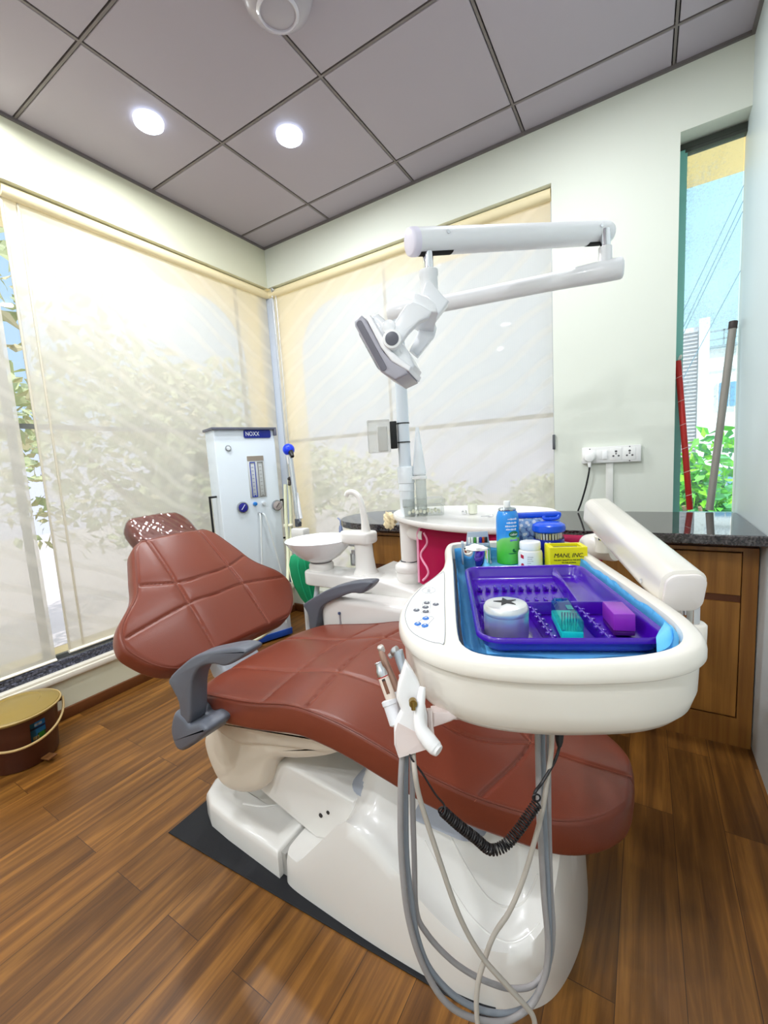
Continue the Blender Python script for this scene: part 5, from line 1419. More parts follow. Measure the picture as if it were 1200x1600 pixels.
bm = NB(); tw_ = [(1.290, 0.062, 0.050, 0.640), (1.290, 0.046, 0.038, 0.665), (1.288, 0.040, 0.034, 0.72), (1.285, 0.040, 0.034, 0.775)]
rings = []
for x, rx, ry, z in tw_: rings.append([Vector((x + 0.018 + rx * math.cos(a), -0.895 + ry * math.sin(a), z)) for a in [2 * math.pi * k / 32 for k in range(32)]])
add_loft(bm, rings)
bm2 = NB(); add_prism(bm2, closed_spline([(1.352, -0.93), (1.352, -0.86), (1.29, -0.852), (1.225, -0.862), (1.195, -0.90), (1.225, -0.935), (1.29, -0.94)], 6), 0.772, 0.822, 0.012, seg=3)
obj('faucet_tower', bm, ENAMEL, unit); obj('faucet_head', bm2, ENAMEL, unit, angle=60)
bm = NB(); add_tube(bm, [(1.322, -0.895, 0.815), (1.318, -0.895, 0.87), (1.310, -0.895, 0.925), (1.297, -0.896, 0.965), (1.272, -0.898, 0.985), (1.245, -0.900, 0.983), (1.236, -0.901, 0.970)], [0.021, 0.015, 0.013, 0.012, 0.0115, 0.0105, 0.010], n=16)
obj('faucet_spout', bm, ENAMEL, unit)
bm = NB(); add_cyl(bm, (1.18, -0.80, 0.645), (1.18, -0.80, 0.70), 0.016, bev=0.002); add_cyl(bm, (1.18, -0.80, 0.70), (1.18, -0.80, 0.715), 0.010); add_cyl(bm, (1.195, -0.80, 0.69), (1.225, -0.80, 0.705), 0.005)
obj('filter_knob', bm, STEEL, unit)
# pipes from the spittoon to the floor
bm = NB(); add_tube(bm, [(1.06, -0.92, 0.585), (1.04, -0.94, 0.45), (0.98, -0.95, 0.25), (0.93, -0.93, 0.02)], 0.011, n=12); obj('drain_pipe', bm, M('pipe_pale', (198, 208, 216), 0.35), unit)
bm = NB(); add_prism(bm, rrect(1.09, -0.99, 1.155, -0.86, 0.02), 0.0, 0.40, 0.02); obj('floor_junction', bm, M('junction_grey', (84, 84, 94), 0.45), unit)

# ================================================================== DENTAL LAMP
lamp = root('dental_lamp', 'white jointed operating lamp on a tall pole above the chair', 'dental lamp', (CX, CY, 1.08))
LW = M('lamp_white', (232, 233, 235), 0.28, coat=0.2)
PB = Vector((1.512, -0.878, 1.075)); PT = Vector((1.523, -0.895, 1.640))
bm = NB(); add_cyl(bm, PB, PT, 0.0235, 0.0215, n=32); pole = obj('pole', bm, M('pole_blue_white', (214, 224, 232), 0.3), lamp)
EL = Vector((2.205, -0.835, 1.622))        # elbow of the fixed arm
bm = NB(); ad = (EL - PT).normalized()
add_lathe(bm, [(0.030, -0.03), (0.034, -0.022), (0.033, 0.05), (0.0265, 0.085), (0.0262, (EL - PT).length - 0.18), (0.0275, (EL - PT).length - 0.10), (0.030, (EL - PT).length - 0.02), (0.030, (EL - PT).length + 0.030), (0.027, (EL - PT).length + 0.036), (0.018, (EL - PT).length + 0.039)], PT, ad, n=36)
obj('fixed_arm', bm, LW, lamp, angle=50)
UR, UL = Vector((2.196, -0.790, 1.746)), Vector((1.792, -1.305, 1.646))
bm = NB(); pin = EL - ad * 0.010; add_lathe(bm, [(0.024, 0.012), (0.019, 0.030), (0.0185, 0.066)], pin, (0, 0, 1), n=28); obj('elbow_neck', bm, LW, lamp)
bm = NB(); add_cyl(bm, pin + Vector((0, 0, 0.064)), pin + Vector((-0.001, 0.003, 0.115)), 0.0145); obj('elbow_pin', bm, CHROME, lamp)
ud = (UL - UR).normalized(); UL_ = (UL - UR).length
bm = NB(); add_lathe(bm, [(0.022, -0.008), (0.028, -0.005), (0.0315, 0.006), (0.0320, 0.014), (0.0322, UL_ - 0.030), (0.0322, UL_ - 0.018)], UR, ud, n=48)
ua = obj('spring_arm', bm, LW, lamp, angle=40)
bm = NB(); add_lathe(bm, [(0.0332, UL_ - 0.018), (0.0332, UL_ - 0.004), (0.031, UL_ + 0.001), (0.027, UL_ + 0.003), (0.0, UL_ + 0.004)], UR, ud, n=48); obj('end_cap', bm, M('lamp_cap', (226, 222, 236), 0.3), ua, angle=40)
us = ud.cross(Vector((0, 0, 1))).normalized(); uu = us.cross(ud)
if uu.z < 0: uu = -uu
nearside = us if us.dot(Vector((2.3, -2.33, 1.1)) - UL) > 0 else -us
bm = NB()
for t in (0.055, UL_ - 0.095):
    p = UR + ud * t + nearside * 0.0312 + uu * 0.006; add_cyl(bm, p, p + nearside * 0.003, 0.0045)
obj('bolt', bm, CHROME, ua)
for t0, t1 in ((UL_ - 0.115, UL_ - 0.020), (0.020, 0.085)):
    bm = NB()
    pts = [UR + ud * (t0 + (t1 - t0) * k / 8) for k in range(9)]
    rings = [[p + (-uu) * (0.0327 * math.cos(a)) + nearside * (0.0327 * math.sin(a)) for a in [math.radians(-26 + 52 * j / 8) for j in range(9)]] for p in pts]
    add_loft(bm, rings, False, False, closed=False)
    bmesh.ops.solidify(bm, geom=bm.faces[:], thickness=0.001)
    obj('slot', bm, M('slot_dark', (36, 34, 36), 0.6), ua, angle=60)
# drop shaft, sleeve, yoke
SP = Vector((1.8235, -1.2690, 1.6300))
V = lambda x, y, z: Vector((x, y, z))
dn = Vector((0.0, 0.0, -1.0))
bm = NB(); add_cyl(bm, SP, SP + dn * 0.075, 0.0135, n=28); obj('drop_shaft', bm, CHROME, lamp)
S0 = Vector((1.8240, -1.2710, 1.5820))
bm = NB(); add_lathe(bm, [(0.020, 0.0), (0.0245, 0.002), (0.0245, 0.014), (0.0225, 0.016), (0.0225, 0.075), (0.0225, 0.095), (0.018, 0.11)], S0, dn, n=36)
R1 = Vector((0.8523, 0.5197, -0.0594))       # across the lamp's side
def dpx(dx, dz, dd=0.0): return S0 + R1 * dx + Vector((0, 0, dz)) + VIEWD * dd
obj('sleeve', bm, LW, lamp, angle=45)
YN = [(1.8369, -1.3947, 1.4636), (1.8535, -1.3856, 1.455), (1.874, -1.3752, 1.4388), (1.8665, -1.3816, 1.4261), (1.8501, -1.3928, 1.4184), (1.8313, -1.4074, 1.3975), (1.815, -1.4208, 1.3735), (1.7974, -1.4336, 1.36), (1.782, -1.4414, 1.3729), (1.7818, -1.4386, 1.3936), (1.7956, -1.4275, 1.4118), (1.813, -1.4124, 1.4431), (1.823, -1.404, 1.4586)]
YF = [(1.7951, -1.2859, 1.4946), (1.815, -1.2756, 1.4801), (1.8308, -1.2692, 1.456), (1.8381, -1.2678, 1.4342), (1.8341, -1.2727, 1.4164), (1.798, -1.3023, 1.3648), (1.7794, -1.3111, 1.3841), (1.7959, -1.2955, 1.4224), (1.7998, -1.2895, 1.4483), (1.7898, -1.2937, 1.4622), (1.7784, -1.2989, 1.4761)]
YB = [(1.811, -1.343, 1.482), (1.8366, -1.3285, 1.4724), (1.8529, -1.321, 1.4541), (1.8585, -1.3206, 1.4319), (1.8424, -1.3304, 1.433), (1.8249, -1.3402, 1.4405), (1.8046, -1.3508, 1.4544)]
SL = [(1.8226, -1.2923, 1.5392), (1.8336, -1.2852, 1.5416), (1.856, -1.276, 1.508), (1.8728, -1.2684, 1.4875), (1.8457, -1.2908, 1.4477), (1.8205, -1.3021, 1.4784), (1.812, -1.3042, 1.5014)]
plate(SL, 0.040, VIEWD, 'knuckle', LW, lamp, 0.005)
# head frame: hN faces the patient, hU along the head, hS sideways
HC = Vector((1.745, -1.379, 1.375))
def to3(u, v, d):      # direction helper kept in world space
    return None
hS = Vector((0.30, -0.954, 0.0)).normalized()
hU = (R1 * -0.46 + Vector((0, 0, 0.888))); hU = (hU - hS * hU.dot(hS)).normalized()
hN = hU.cross(hS).normalized()
if hN.dot(R1) > 0: hN = -hN
hB = -hN
def HP_(u, n, s): return HC + hU * u + hB * n + hS * s
PIV = 0.048
def prism_head(outline, s0, s1, bev, name, mat, par, ang=45):
    bm = NB(); add_prism(bm, outline, s0, s1, bev, T=lambda n, u, s: HP_(u, n, s), seg=3); return obj(name, bm, mat, par, angle=ang)
front = prism_head([(-0.022, 0.078), (-0.026, 0.068), (-0.024, -0.056), (-0.004, -0.092), (0.030, -0.096), (0.034, -0.082), (0.012, -0.052), (0.004, -0.02), (0.004, 0.068), (0.0, 0.080)], -0.072, 0.072, 0.006, 'head_front', M('head_grey', (168, 166, 176), 0.3), lamp)
prism_head([(0.004, 0.062), (0.020, 0.074), (0.034, 0.068), (0.042, 0.045), (0.048, 0.0), (0.052, -0.05), (0.052, -0.082), (0.034, -0.092), (0.010, -0.055), (0.004, -0.01)], -0.058, 0.058, 0.012, 'head_back', LW, lamp)
prism_head([(0.006, 0.070), (0.018, 0.068), (0.020, -0.030), (0.044, -0.086), (0.034, -0.094), (0.010, -0.050), (0.004, -0.01)], -0.075, 0.075, 0.004, 'head_band', M('band_white', (240, 240, 242), 0.3), lamp)
# grey window strip let into the near side
bm = NB(); add_prism(bm, rrect(-0.021, -0.060, -0.006, 0.072, 0.007, 5), 0.0715, 0.0735, 0.0006, T=lambda n, u, s: HP_(u, n, s), seg=1); obj('side_strip', bm, M('strip_grey', (108, 106, 116), 0.3), front)
bm = NB(); add_prism(bm, rrect(-0.050, -0.040, 0.050, 0.060, 0.012, 5), 0.0, 0.003, 0.001, T=lambda s, u, n: HP_(u, -0.027 - n, s), seg=1); obj('lens', bm, glassy('lens', (236, 240, 244), 0.12, 0.02, frost=0.2), front)
# yoke: a near and a far arm joined by a bridge, the near one with its pivot cap
yn = plate(YN, 0.022, VIEWD, 'yoke_arm', LW, lamp, 0.004)
yf = plate(YF, 0.022, VIEWD, 'yoke_arm', LW, lamp, 0.004)
plate(YB, 0.120, VIEWD, 'yoke_bridge', LW, lamp, 0.005)
pv = Vector((1.8000, -1.4360, 1.3815)); pn = (Vector((2.3028, -2.3291, 1.1)) - pv); pn.z = 0.0; pn = (pn.normalized() + hS * 0.3).normalized()
bm = NB(); add_cyl(bm, pv - pn * 0.020, pv + pn * 0.012, 0.0215, n=36, bev=0.002); pd = obj('pivot', bm, M('pivot_white', (244, 244, 244), 0.3), yn)
bm = NB(); add_cyl(bm, pv + pn * 0.0115, pv + pn * 0.0135, 0.0155, n=36, bev=0.0006); obj('pivot_cap', bm, M('cap_grey', (98, 98, 108), 0.35), yn)
bm = NB(); add_cyl(bm, HP_(0.02, 0.042, -0.03), HP_(0.02, 0.042, 0.075), 0.016, n=28, bev=0.002); obj('pivot_axle', bm, LW, lamp)

# clear dispenser tied to the pole
r = root('tissue_dispenser', 'clear plastic dispenser on a black bracket tied to the lamp pole', 'dispenser', (1.47, -0.935, 1.14))
pc = Vector((1.5145, -0.883, 0))
bd_ = Vector((-0.86, -0.51, 0)).normalized(); bs_ = Vector((0.51, -0.86, 0))
def BB(x, y, z): return pc + bd_ * x + bs_ * y + Vector((0, 0, z))
bm = NB(); add_prism(bm, rrect(0.024, -0.022, 0.050, 0.022, 0.004), 1.150, 1.252, 0.003, T=BB); obj('black_bracket', bm, BLACK, r, angle=45)
bm = NB(); add_prism(bm, rrect(0.0505, -0.045, 0.135, 0.045, 0.006), 1.138, 1.258, 0.003, T=BB); obj('clear_box', bm, glassy('dispenser_clear', (244, 244, 242), 0.07, 0.04, frost=0.12), r, angle=45)
bm = NB(); add_prism(bm, rrect(0.060, -0.030, 0.098, 0.030, 0.004), 1.142, 1.235, 0.003, T=BB); tag(obj('tissue_stack', bm, M('tissue_white', (236, 236, 232), 0.8), angle=45), 'stack of white tissues inside the clear dispenser on the pole', 'tissues')
for z in (1.172, 1.243):
    bm = NB(); add_lathe(bm, [(0.0236, -0.002), (0.0250, -0.002), (0.0250, 0.002), (0.0236, 0.002), (0.0236, -0.002)], (pc.x, pc.y, z), n=36, cap0=False, cap1=False)
    add_tube(bm, [BB(0.024, -0.012, z), BB(0.012, -0.0222, z)], 0.0016, n=6, sub=1); add_box(bm, BB(-0.02, -0.017, z), (0.006, 0.006, 0.006), 0.001)
    obj('cable_tie', bm, BLACK, r)
# side hose cone beside the pole
r = root('suction_holder', 'translucent funnel and tube clipped beside the lamp pole', 'tube holder', (1.56, -0.86, 0.9))
FR = glassy('frosted', (240, 244, 244), 0.06, 0.15, frost=0.45, frost_rgb=(236, 240, 238))
bm = NB(); add_lathe(bm, [(0.006, 1.225), (0.016, 1.14), (0.026, 1.055), (0.027, 1.05), (0.024, 1.045)], (1.562, -0.858, 0), n=28); obj('funnel', bm, M('funnel_white', (228, 234, 238), 0.4), r)
bm = NB(); add_lathe(bm, [(0.020, 0.885), (0.020, 1.045)], (1.566, -0.858, 0), n=28); obj('tube', bm, FR, r)
bm = NB(); add_prism(bm, rrect(1.51, -0.885, 1.59, -0.835, 0.02), 1.028, 1.042, 0.003); obj('clip', bm, M('clip_white', (238, 240, 240), 0.35), r)

# ================================================================== ASSISTANT TRAY
r = root('assistant_tray', 'white side tray on the column in front of the dark counter', 'side tray', (1.75, -0.85, 0.87))
ao = closed_spline([(1.405, -0.78), (1.45, -0.885), (1.53, -0.975), (1.65, -1.06), (1.78, -1.115), (1.90, -1.135), (2.00, -1.105), (2.05, -1.02), (2.06, -0.90), (2.045, -0.76), (2.00, -0.66), (1.90, -0.60), (1.75, -0.58), (1.58, -0.60), (1.45, -0.66), (1.405, -0.71)], 6)
bm = NB(); add_loft(bm, [[Vector((x, y, z)) for x, y in (inset(ao, i) if i else ao)] for i, z in ((0.012, 0.872), (0.003, 0.875), (0.0, 0.882), (0.0, 0.891), (0.002, 0.8945), (0.006, 0.895), (0.010, 0.893), (0.018, 0.8905))])
obj('tray', bm, ENAMEL, r, angle=50)
bm = NB(); add_lathe(bm, [(0.036, 0.872), (0.030, 0.850)], (CX - 0.004, CY, 0), n=32); obj('collar', bm, ENAMEL, r)
ZT = 0.8925
r = root('clear_box', 'clear lidded box of cotton rolls on the left of the side tray', 'box', (1.575, -0.80, ZT))
def rot2(c, a, x, y): return (c[0] + x * math.cos(a) - y * math.sin(a), c[1] + x * math.sin(a) + y * math.cos(a))
bc, ba = (1.575, -0.865), math.radians(30)
def BX(x, y, z): q = rot2(bc, ba, x, y); return Vector((q[0], q[1], z))
CB = glassy('clear_acrylic', (250, 252, 250), 0.08, 0.03, frost=0.05)
bm = NB(); add_prism(bm, rrect(-0.075, -0.045, 0.075, 0.06, 0.006), ZT, ZT + 0.034, 0.002, T=BX); obj('box', bm, CB, r, angle=45)
bm = NB(); add_prism(bm, rrect(-0.079, -0.049, 0.079, 0.064, 0.006), ZT + 0.034, ZT + 0.062, 0.002, T=BX); obj('lid', bm, CB, r, angle=45)
for k in range(9):
    bm = NB(); x = -0.055 + 0.014 * k; add_cyl(bm, BX(x, -0.035, ZT + 0.012 + 0.004 * (k % 2)), BX(x + 0.004, 0.02, ZT + 0.012 + 0.004 * (k % 2)), 0.0062, n=12, bev=0.002); tag(obj('cotton_roll', bm, M('cotton_%d' % (k % 2), [(244, 242, 226), (236, 230, 206)][k % 2], 0.9)), 'cotton roll lying in the clear lidded box on the side tray', 'cotton roll', 'cotton rolls in the clear box')
r = root('small_cup', 'small pale cup standing right of the clear box on the side tray', 'cup', (1.76, -0.83, ZT))
bm = NB(); add_lathe(bm, [(0.013, 0.0), (0.016, 0.002), (0.0175, 0.036), (0.0165, 0.036), (0.0145, 0.006), (0.0, 0.005)], (1.76, -0.83, ZT), n=32); obj('cup', bm, M('cup_pale', (226, 228, 210), 0.4), r)
bm = NB(); add_box(bm, (1.735, -0.85, ZT + 0.008), (0.018, 0.012, 0.014), 0.003); o = obj('steel_clip', bm, CHROME); tag(o, 'shiny little clip between the clear box and the pale cup', 'clip')
bm = NB(); add_tube(bm, [(1.815, -0.90, ZT + 0.002), (1.835, -0.905, ZT + 0.003), (1.85, -0.915, ZT + 0.004), (1.862, -0.915, ZT + 0.006)], [0.002, 0.0015, 0.003, 0.004], n=8); o = obj('steel_tip', bm, STEEL); tag(o, 'tiny steel tip lying on the bare middle of the side tray', 'instrument tip')
# crumpled pale glove by the left end of the tray
bm = NB(); bmesh.ops.create_icosphere(bm, subdivisions=4, radius=1.0)
for v in bm.verts:
    p = v.co.copy(); k = 1 + 0.25 * math.sin(p.x * 5 + 1) * math.sin(p.y * 6) + 0.15 * math.sin(p.z * 11 + p.x * 7) + 0.10 * math.sin(p.x * 21 + p.y * 17)
    v.co = Vector((1.408 + p.x * 0.026 * k, -0.845 + p.y * 0.02 * k, 0.862 + p.z * 0.032 * k))
o = obj('crumpled_gauze', bm, M('gauze_beige', (232, 216, 178), 0.9), angle=80); tag(o, 'crumpled beige gauze at the left end of the side tray', 'gauze')

# ================================================================== PINK APRON hung over the support arm
r = root('pink_apron', 'bright pink apron hung over the white support arm behind the bracket table', 'apron', (1.9, -1.05, 0.62))
APK = M('apron_pink', (216, 16, 96), 0.6, bump=0.1, bscale=60)
A0 = J.lerp(K, 0.92); A1 = J.lerp(K, 0.06)
def apron_pt(t, s):
    """t along the arm, s from the back hem (-1) over the arm (0) to the front hem (1)"""
    p = A0.lerp(A1, t); side = Vector((-jd.y, jd.x, 0)).normalized()
    if side.dot(Vector((2.3, -2.33, 0)) - Vector((p.x, p.y, 0))) < 0: side = -side
    R = 0.0225
    arc = abs(s)
    drop = 0.185
    f = 0.010 * math.sin(t * 17) + 0.006 * math.sin(t * 41 + 1)
    if arc < 0.15:
        a = math.pi / 2 * arc / 0.15
        off, dz = R * math.sin(a), R * math.cos(a)
    else:
        off, dz = R + f * (arc - 0.15) * 0.8, -(arc - 0.15) / 0.85 * (drop + 0.012 * math.sin(t * 9))
    return p + side * (off if s >= 0 else -off) + Vector((0, 0, dz + 0.0015))
bm = NB(); nt_, ns_ = 60, 40
grid = [[bm.verts.new(apron_pt(i / nt_, -0.8 + 1.8 * j / ns_)) for j in range(ns_ + 1)] for i in range(nt_ + 1)]
for i in range(nt_):
    for j in range(ns_): bm.faces.new((grid[i][j], grid[i + 1][j], grid[i + 1][j + 1], grid[i][j + 1]))
bmesh.ops.solidify(bm, geom=bm.faces[:], thickness=0.0012)
ap = obj('cloth', bm, APK, r, angle=80)
bm = NB(); add_tube(bm, [apron_pt(0.0, -0.1 + 1.1 * k / 14) for k in range(15)], 0.0055, n=8, sub=1); add_tube(bm, [apron_pt(0.055 + 0.03 * math.sin(k), 0.12 + 0.8 * k / 10) + (apron_pt(0.05, 0.5) - J.lerp(K, 0.9)).normalized() * 0.002 for k in range(11)], 0.0045, n=8, sub=3); obj('pale_binding', bm, M('binding_pink', (244, 170, 200), 0.6), ap)
# ================================================================== COUNTER AND CABINETS
OAK = None
def oak(name, rgb, dark):
    m = bpy.data.materials.new(name); m.use_nodes = True
    nt = m.node_tree; N = nt.nodes; L = nt.links; b = N['Principled BSDF']
    tc = N.new('ShaderNodeTexCoord'); sc = N.new('ShaderNodeVectorMath'); sc.operation = 'MULTIPLY'; sc.inputs[1].default_value = (42, 42, 1.6)
    no = N.new('ShaderNodeTexNoise'); no.inputs['Scale'].default_value = 1.0; no.inputs['Detail'].default_value = 6; no.inputs['Roughness'].default_value = 0.6
    L.new(tc.outputs['Object'], sc.inputs[0]); L.new(sc.outputs[0], no.inputs['Vector'])
    ra = N.new('ShaderNodeValToRGB'); ra.color_ramp.elements[0].position = 0.3; ra.color_ramp.elements[0].color = lin(dark); ra.color_ramp.elements[1].position = 0.7; ra.color_ramp.elements[1].color = lin(rgb)
    L.new(no.outputs[0], ra.inputs[0]); L.new(ra.outputs[0], b.inputs['Base Color']); b.inputs['Roughness'].default_value = 0.4
    return m
OAK = oak('oak_veneer', (178, 124, 56), (136, 88, 36)); OAKF = oak('oak_frame', (164, 112, 50), (126, 80, 34)); REV = M('reveal_brown', (74, 38, 20), 0.6)
YC0 = -0.470          # cabinet face
def cabinet(x0, x1, label, stile_r=0.03, stile_l=0.03):
    r = root('base_cabinet', label, 'cabinet', ((x0 + x1) / 2, YC0 / 2, 0.0), 0, 'oak base cabinets under the dark counter')
    bm = NB(); box2(bm, (x0, YC0 + 0.018, 0.0), (x1, -0.004, 0.735)); obj('carcass', bm, REV, r, smooth=False)
    bm = NB()
    a, b_ = x0 + stile_l, x1 - stile_r
    box2(bm, (x0, YC0, 0.0), (a - 0.0025, YC0 + 0.02, 0.735)); box2(bm, (b_ + 0.0025, YC0, 0.0), (x1, YC0 + 0.02, 0.735)); box2(bm, (a - 0.0025, YC0, 0.0), (b_ + 0.0025, YC0 + 0.02, 0.107)); box2(bm, (a - 0.0025, YC0, 0.722), (b_ + 0.0025, YC0 + 0.02, 0.735))
    obj('face_frame', bm, OAKF, r, smooth=False)
    bm = NB(); box2(bm, (a, YC0 - 0.001, 0.565), (b_, YC0 + 0.019, 0.717), 0.002, 1); obj('drawer', bm, OAK, r)
    bm = NB(); box2(bm, (a, YC0 - 0.001, 0.112), (b_, YC0 + 0.019, 0.540), 0.002, 1); obj('door', bm, OAK, r)
    bm = NB(); box2(bm, (a, YC0 + 0.004, 0.540), (b_, YC0 + 0.018, 0.565)); obj('finger_slot', bm, M('slot_brown', (96, 52, 24), 0.5), r, smooth=False)
    return r
cabinet(2.085, XR - 0.004, 'oak cabinet with drawer and door against the right wall', 0.045, 0.012)
cabinet(1.545, 2.083, 'oak cabinet behind the swing arm and elbow, next to the right one', 0.012, 0.012)
cabinet(1.030, 1.543, 'oak cabinet at the left end under the rounded counter, behind the column', 0.012, 0.04)
GR = granite('counter_granite', (52, 48, 50), (18, 17, 20), (98, 92, 92), 0.035, 190)
GR.node_tree.nodes['Principled BSDF'].inputs['IOR'].default_value = 1.7
bm = NB()
cn = [(XR - 0.002, -0.003), (XR - 0.002, -0.575), (1.10, -0.575)] + [(1.10 - 0.30 * math.sin(a) * 1.0, -0.289 - 0.286 * math.cos(a)) for a in [math.radians(10 * k) for k in range(1, 18)]] + [(1.10, -0.003)]
add_prism(bm, cn, 0.762, 0.797, 0.004, seg=2)
o = obj('worktop', bm, GR, angle=8); tag(o, 'dark granite worktop with a rounded left end along the back wall', 'worktop')
bm = NB(); box2(bm, (1.11, YC0 + 0.01, 0.735), (XR - 0.004, -0.01, 0.762)); o = obj('worktop_batten', bm, REV, smooth=False); tag(o, 'dark brown batten between the cabinets and the granite worktop', 'batten')

# clear bag under the left end of the counter
bm = NB(); bmesh.ops.create_icosphere(bm, subdivisions=4, radius=1.0)
for v in bm.verts:
    p = v.co.copy(); k = 1 + 0.2 * math.sin(p.x * 6) * math.sin(p.y * 5 + 1) + 0.14 * math.sin(p.z * 9 + p.x * 8) + 0.08 * math.sin(p.x * 20 + p.z * 17)
    v.co = Vector((1.03 + p.x * 0.10 * k, -0.56 + p.y * 0.07 * k, 0.125 + p.z * 0.13 * k))
zmin = min(v.co.z for v in bm.verts)
for v in bm.verts: v.co.z += 0.001 - zmin
o = obj('plastic_bag', bm, glassy('bag_film', (244, 244, 246), 0.1, 0.1, frost=0.45, frost_rgb=(238, 238, 242)), angle=80); tag(o, 'crumpled milky plastic bag on the floor before the left cabinet', 'bag')

# mop sticks in the window recess
MR = M('stick_red', (184, 36, 30), 0.4, var=0.12, vscale=14)
r = root('red_stick', 'red mop stick leaning in the narrow window', 'stick', (2.475, 0.04, 0.798))
a, b_ = Vector((2.478, 0.030, 0.803)), Vector((2.423, 0.068, 1.475)); bm = NB(); add_cyl(bm, a, b_, 0.0125, n=20, bev=0.003); obj('stick', bm, MR, r)
bm = NB(); add_tube(bm, [b_ + Vector((0, 0, -0.01)), b_ + Vector((0.006, -0.004, 0.016)), b_ + Vector((0.012, 0, 0.022)), b_ + Vector((0.010, 0, 0.006))], 0.003, n=8); obj('hanging_loop', bm, M('loop_white', (230, 224, 216), 0.5), r)
dd_ = (b_ - a).normalized()
for k in range(6):
    p = a + (b_ - a) * (0.10 + 0.158 * k); x, y, _ = axis_frame(dd_); bm = NB(); add_tube(bm, [p + (x * math.cos(t) + y * math.sin(t)) * 0.0132 + dd_ * 0.004 * math.sin(t) for t in [i * math.pi / 8 for i in range(17)]], 0.0011, n=5, sub=1); obj('wrap_ring', bm, M('film_white', (226, 200, 196), 0.4), r)
r = root('grey_stick', 'pale grey mop stick leaning against the right side of the narrow window', 'stick', (2.565, 0.04, 0.798))
a, b_ = Vector((2.548, 0.020, 0.803)), Vector((2.612, 0.066, 1.575)); bm = NB(); add_cyl(bm, a, b_, 0.0145, n=20); obj('stick', bm, M('stick_grey', (150, 146, 138), 0.4), r)
bm = NB(); dd_ = (b_ - a).normalized(); add_cyl(bm, b_ - dd_ * 0.002, b_ + dd_ * 0.03, 0.0158, n=20, bev=0.002); obj('dark_cap', bm, M('cap_brown', (62, 52, 48), 0.5), r)

# power sockets
r = root('socket_board', 'white switch and socket board on the pale wall above the counter', 'socket board', (2.16, -0.004, 1.03))
SB = M('board_white', (240, 240, 238), 0.35)
bm = NB(); box2(bm, (2.036, -0.026, 1.034), (2.286, -0.0005, 1.112), 0.004); bd0 = obj('plate', bm, SB, r)
def face(x0, x1, z0, z1, name, d=0.0285, mat=SB, bev=0.0015):
    bm = NB(); box2(bm, (x0, -d, z0), (x1, -0.024, z1), bev); return obj(name, bm, mat, r)
face(2.045, 2.100, 1.044, 1.102, 'blank_module', 0.027); face(2.102, 2.124, 1.052, 1.094, 'switch', 0.0275); face(2.126, 2.148, 1.052, 1.094, 'switch', 0.031, M('switch_bright', (250, 250, 250), 0.3))
for cx in (2.184, 2.240):
    f = face(cx - 0.024, cx + 0.024, 1.044, 1.102, 'socket', 0.0275)
    for px, pz, rr_ in ((0, 0.013, 0.0052), (-0.011, -0.008, 0.0044), (0.011, -0.008, 0.0044), (0, 0.002, 0.0035)):
        bm = NB(); add_cyl(bm, (cx + px, -0.0272, 1.073 + pz), (cx + px, -0.0279, 1.073 + pz), rr_, n=16); obj('pin_hole', bm, M('hole_grey', (92, 90, 92), 0.6), f)
for p in ((2.072, 1.103), (2.240, 1.105), (2.240, 1.040)):
    bm = NB(); add_cyl(bm, (p[0], -0.0255, p[1]), (p[0], -0.0272, p[1]), 0.003, n=12); obj('screw', bm, MATS['hole_grey'], r)
bm = NB(); box2(bm, (2.140, -0.012, 0.800), (2.172, -0.0005, 1.034), 0.002); o = obj('cable_conduit', bm, M('conduit_white', (236, 236, 230), 0.4)); tag(o, 'white cable conduit below the socket board', 'conduit')
r = root('power_plug', 'white plug with a black lead in the left socket of the board', 'plug', (2.072, -0.045, 1.05))
bm = NB(); add_lathe(bm, [(0.026, 0.0), (0.0265, 0.012), (0.022, 0.022), (0.010, 0.026), (0.0, 0.026)], (2.072, -0.0285, 1.066), (0, -1, 0), n=32); add_prism(bm, [(-0.008, -0.01), (0.008, -0.01), (0.006, -0.040), (-0.006, -0.040)], 0.0, 0.016, 0.003, T=lambda x, z, y: Vector((2.072 + x, -0.030 - y, 1.056 + z))); obj('plug_body', bm, M('plug_white', (248, 248, 246), 0.3), r)
bm = NB(); add_tube(bm, [(2.072, -0.038, 1.018), (2.068, -0.040, 0.985), (2.055, -0.040, 0.92), (2.036, -0.040, 0.85), (2.020, -0.045, 0.802)], 0.0042, n=10); obj('lead', bm, BLACK, r)

# ================================================================== WHITE GAS CABINET
NP, NQ = Vector((0.318, -0.372, 0.0)), Vector((0.190, -0.722, 0.0))
nx = (NP - NQ).normalized(); NWD = (NP - NQ).length; nn = Vector((nx.y, -nx.x, 0))      # nn faces the room
gas = root('gas_cabinet', 'tall white gas cabinet with flow gauges in the corner', 'gas cabinet', NQ + nx * NWD / 2 - nn * 0.08, math.atan2(nx.y, nx.x))
def GP(x, z, d): return NQ + nx * x + Vector((0, 0, z)) + nn * d
NH = 1.355
GW = M('cabinet_white', (220, 230, 238), 0.35)
bm = NB(); add_prism(bm, rrect(0, -0.165, NWD, 0.0, 0.008, 4), 0.05, NH - 0.012, 0.002, T=lambda x, d, z: GP(x, z, d)); body_g = obj('body', bm, GW, gas, angle=45)
bm = NB(); add_prism(bm, rrect(-0.012, -0.17, NWD + 0.008, 0.018, 0.006, 4), NH - 0.014, NH, 0.002, T=lambda x, d, z: GP(x, z, d)); 
add_prism(bm, rrect(NWD - 0.010, -0.01, NWD + 0.008, 0.018, 0.004, 3), NH - 0.05, NH - 0.012, 0.001, T=lambda x, d, z: GP(x, z, d)); obj('lid', bm, M('lid_dark', (96, 98, 112), 0.4), gas, angle=45)
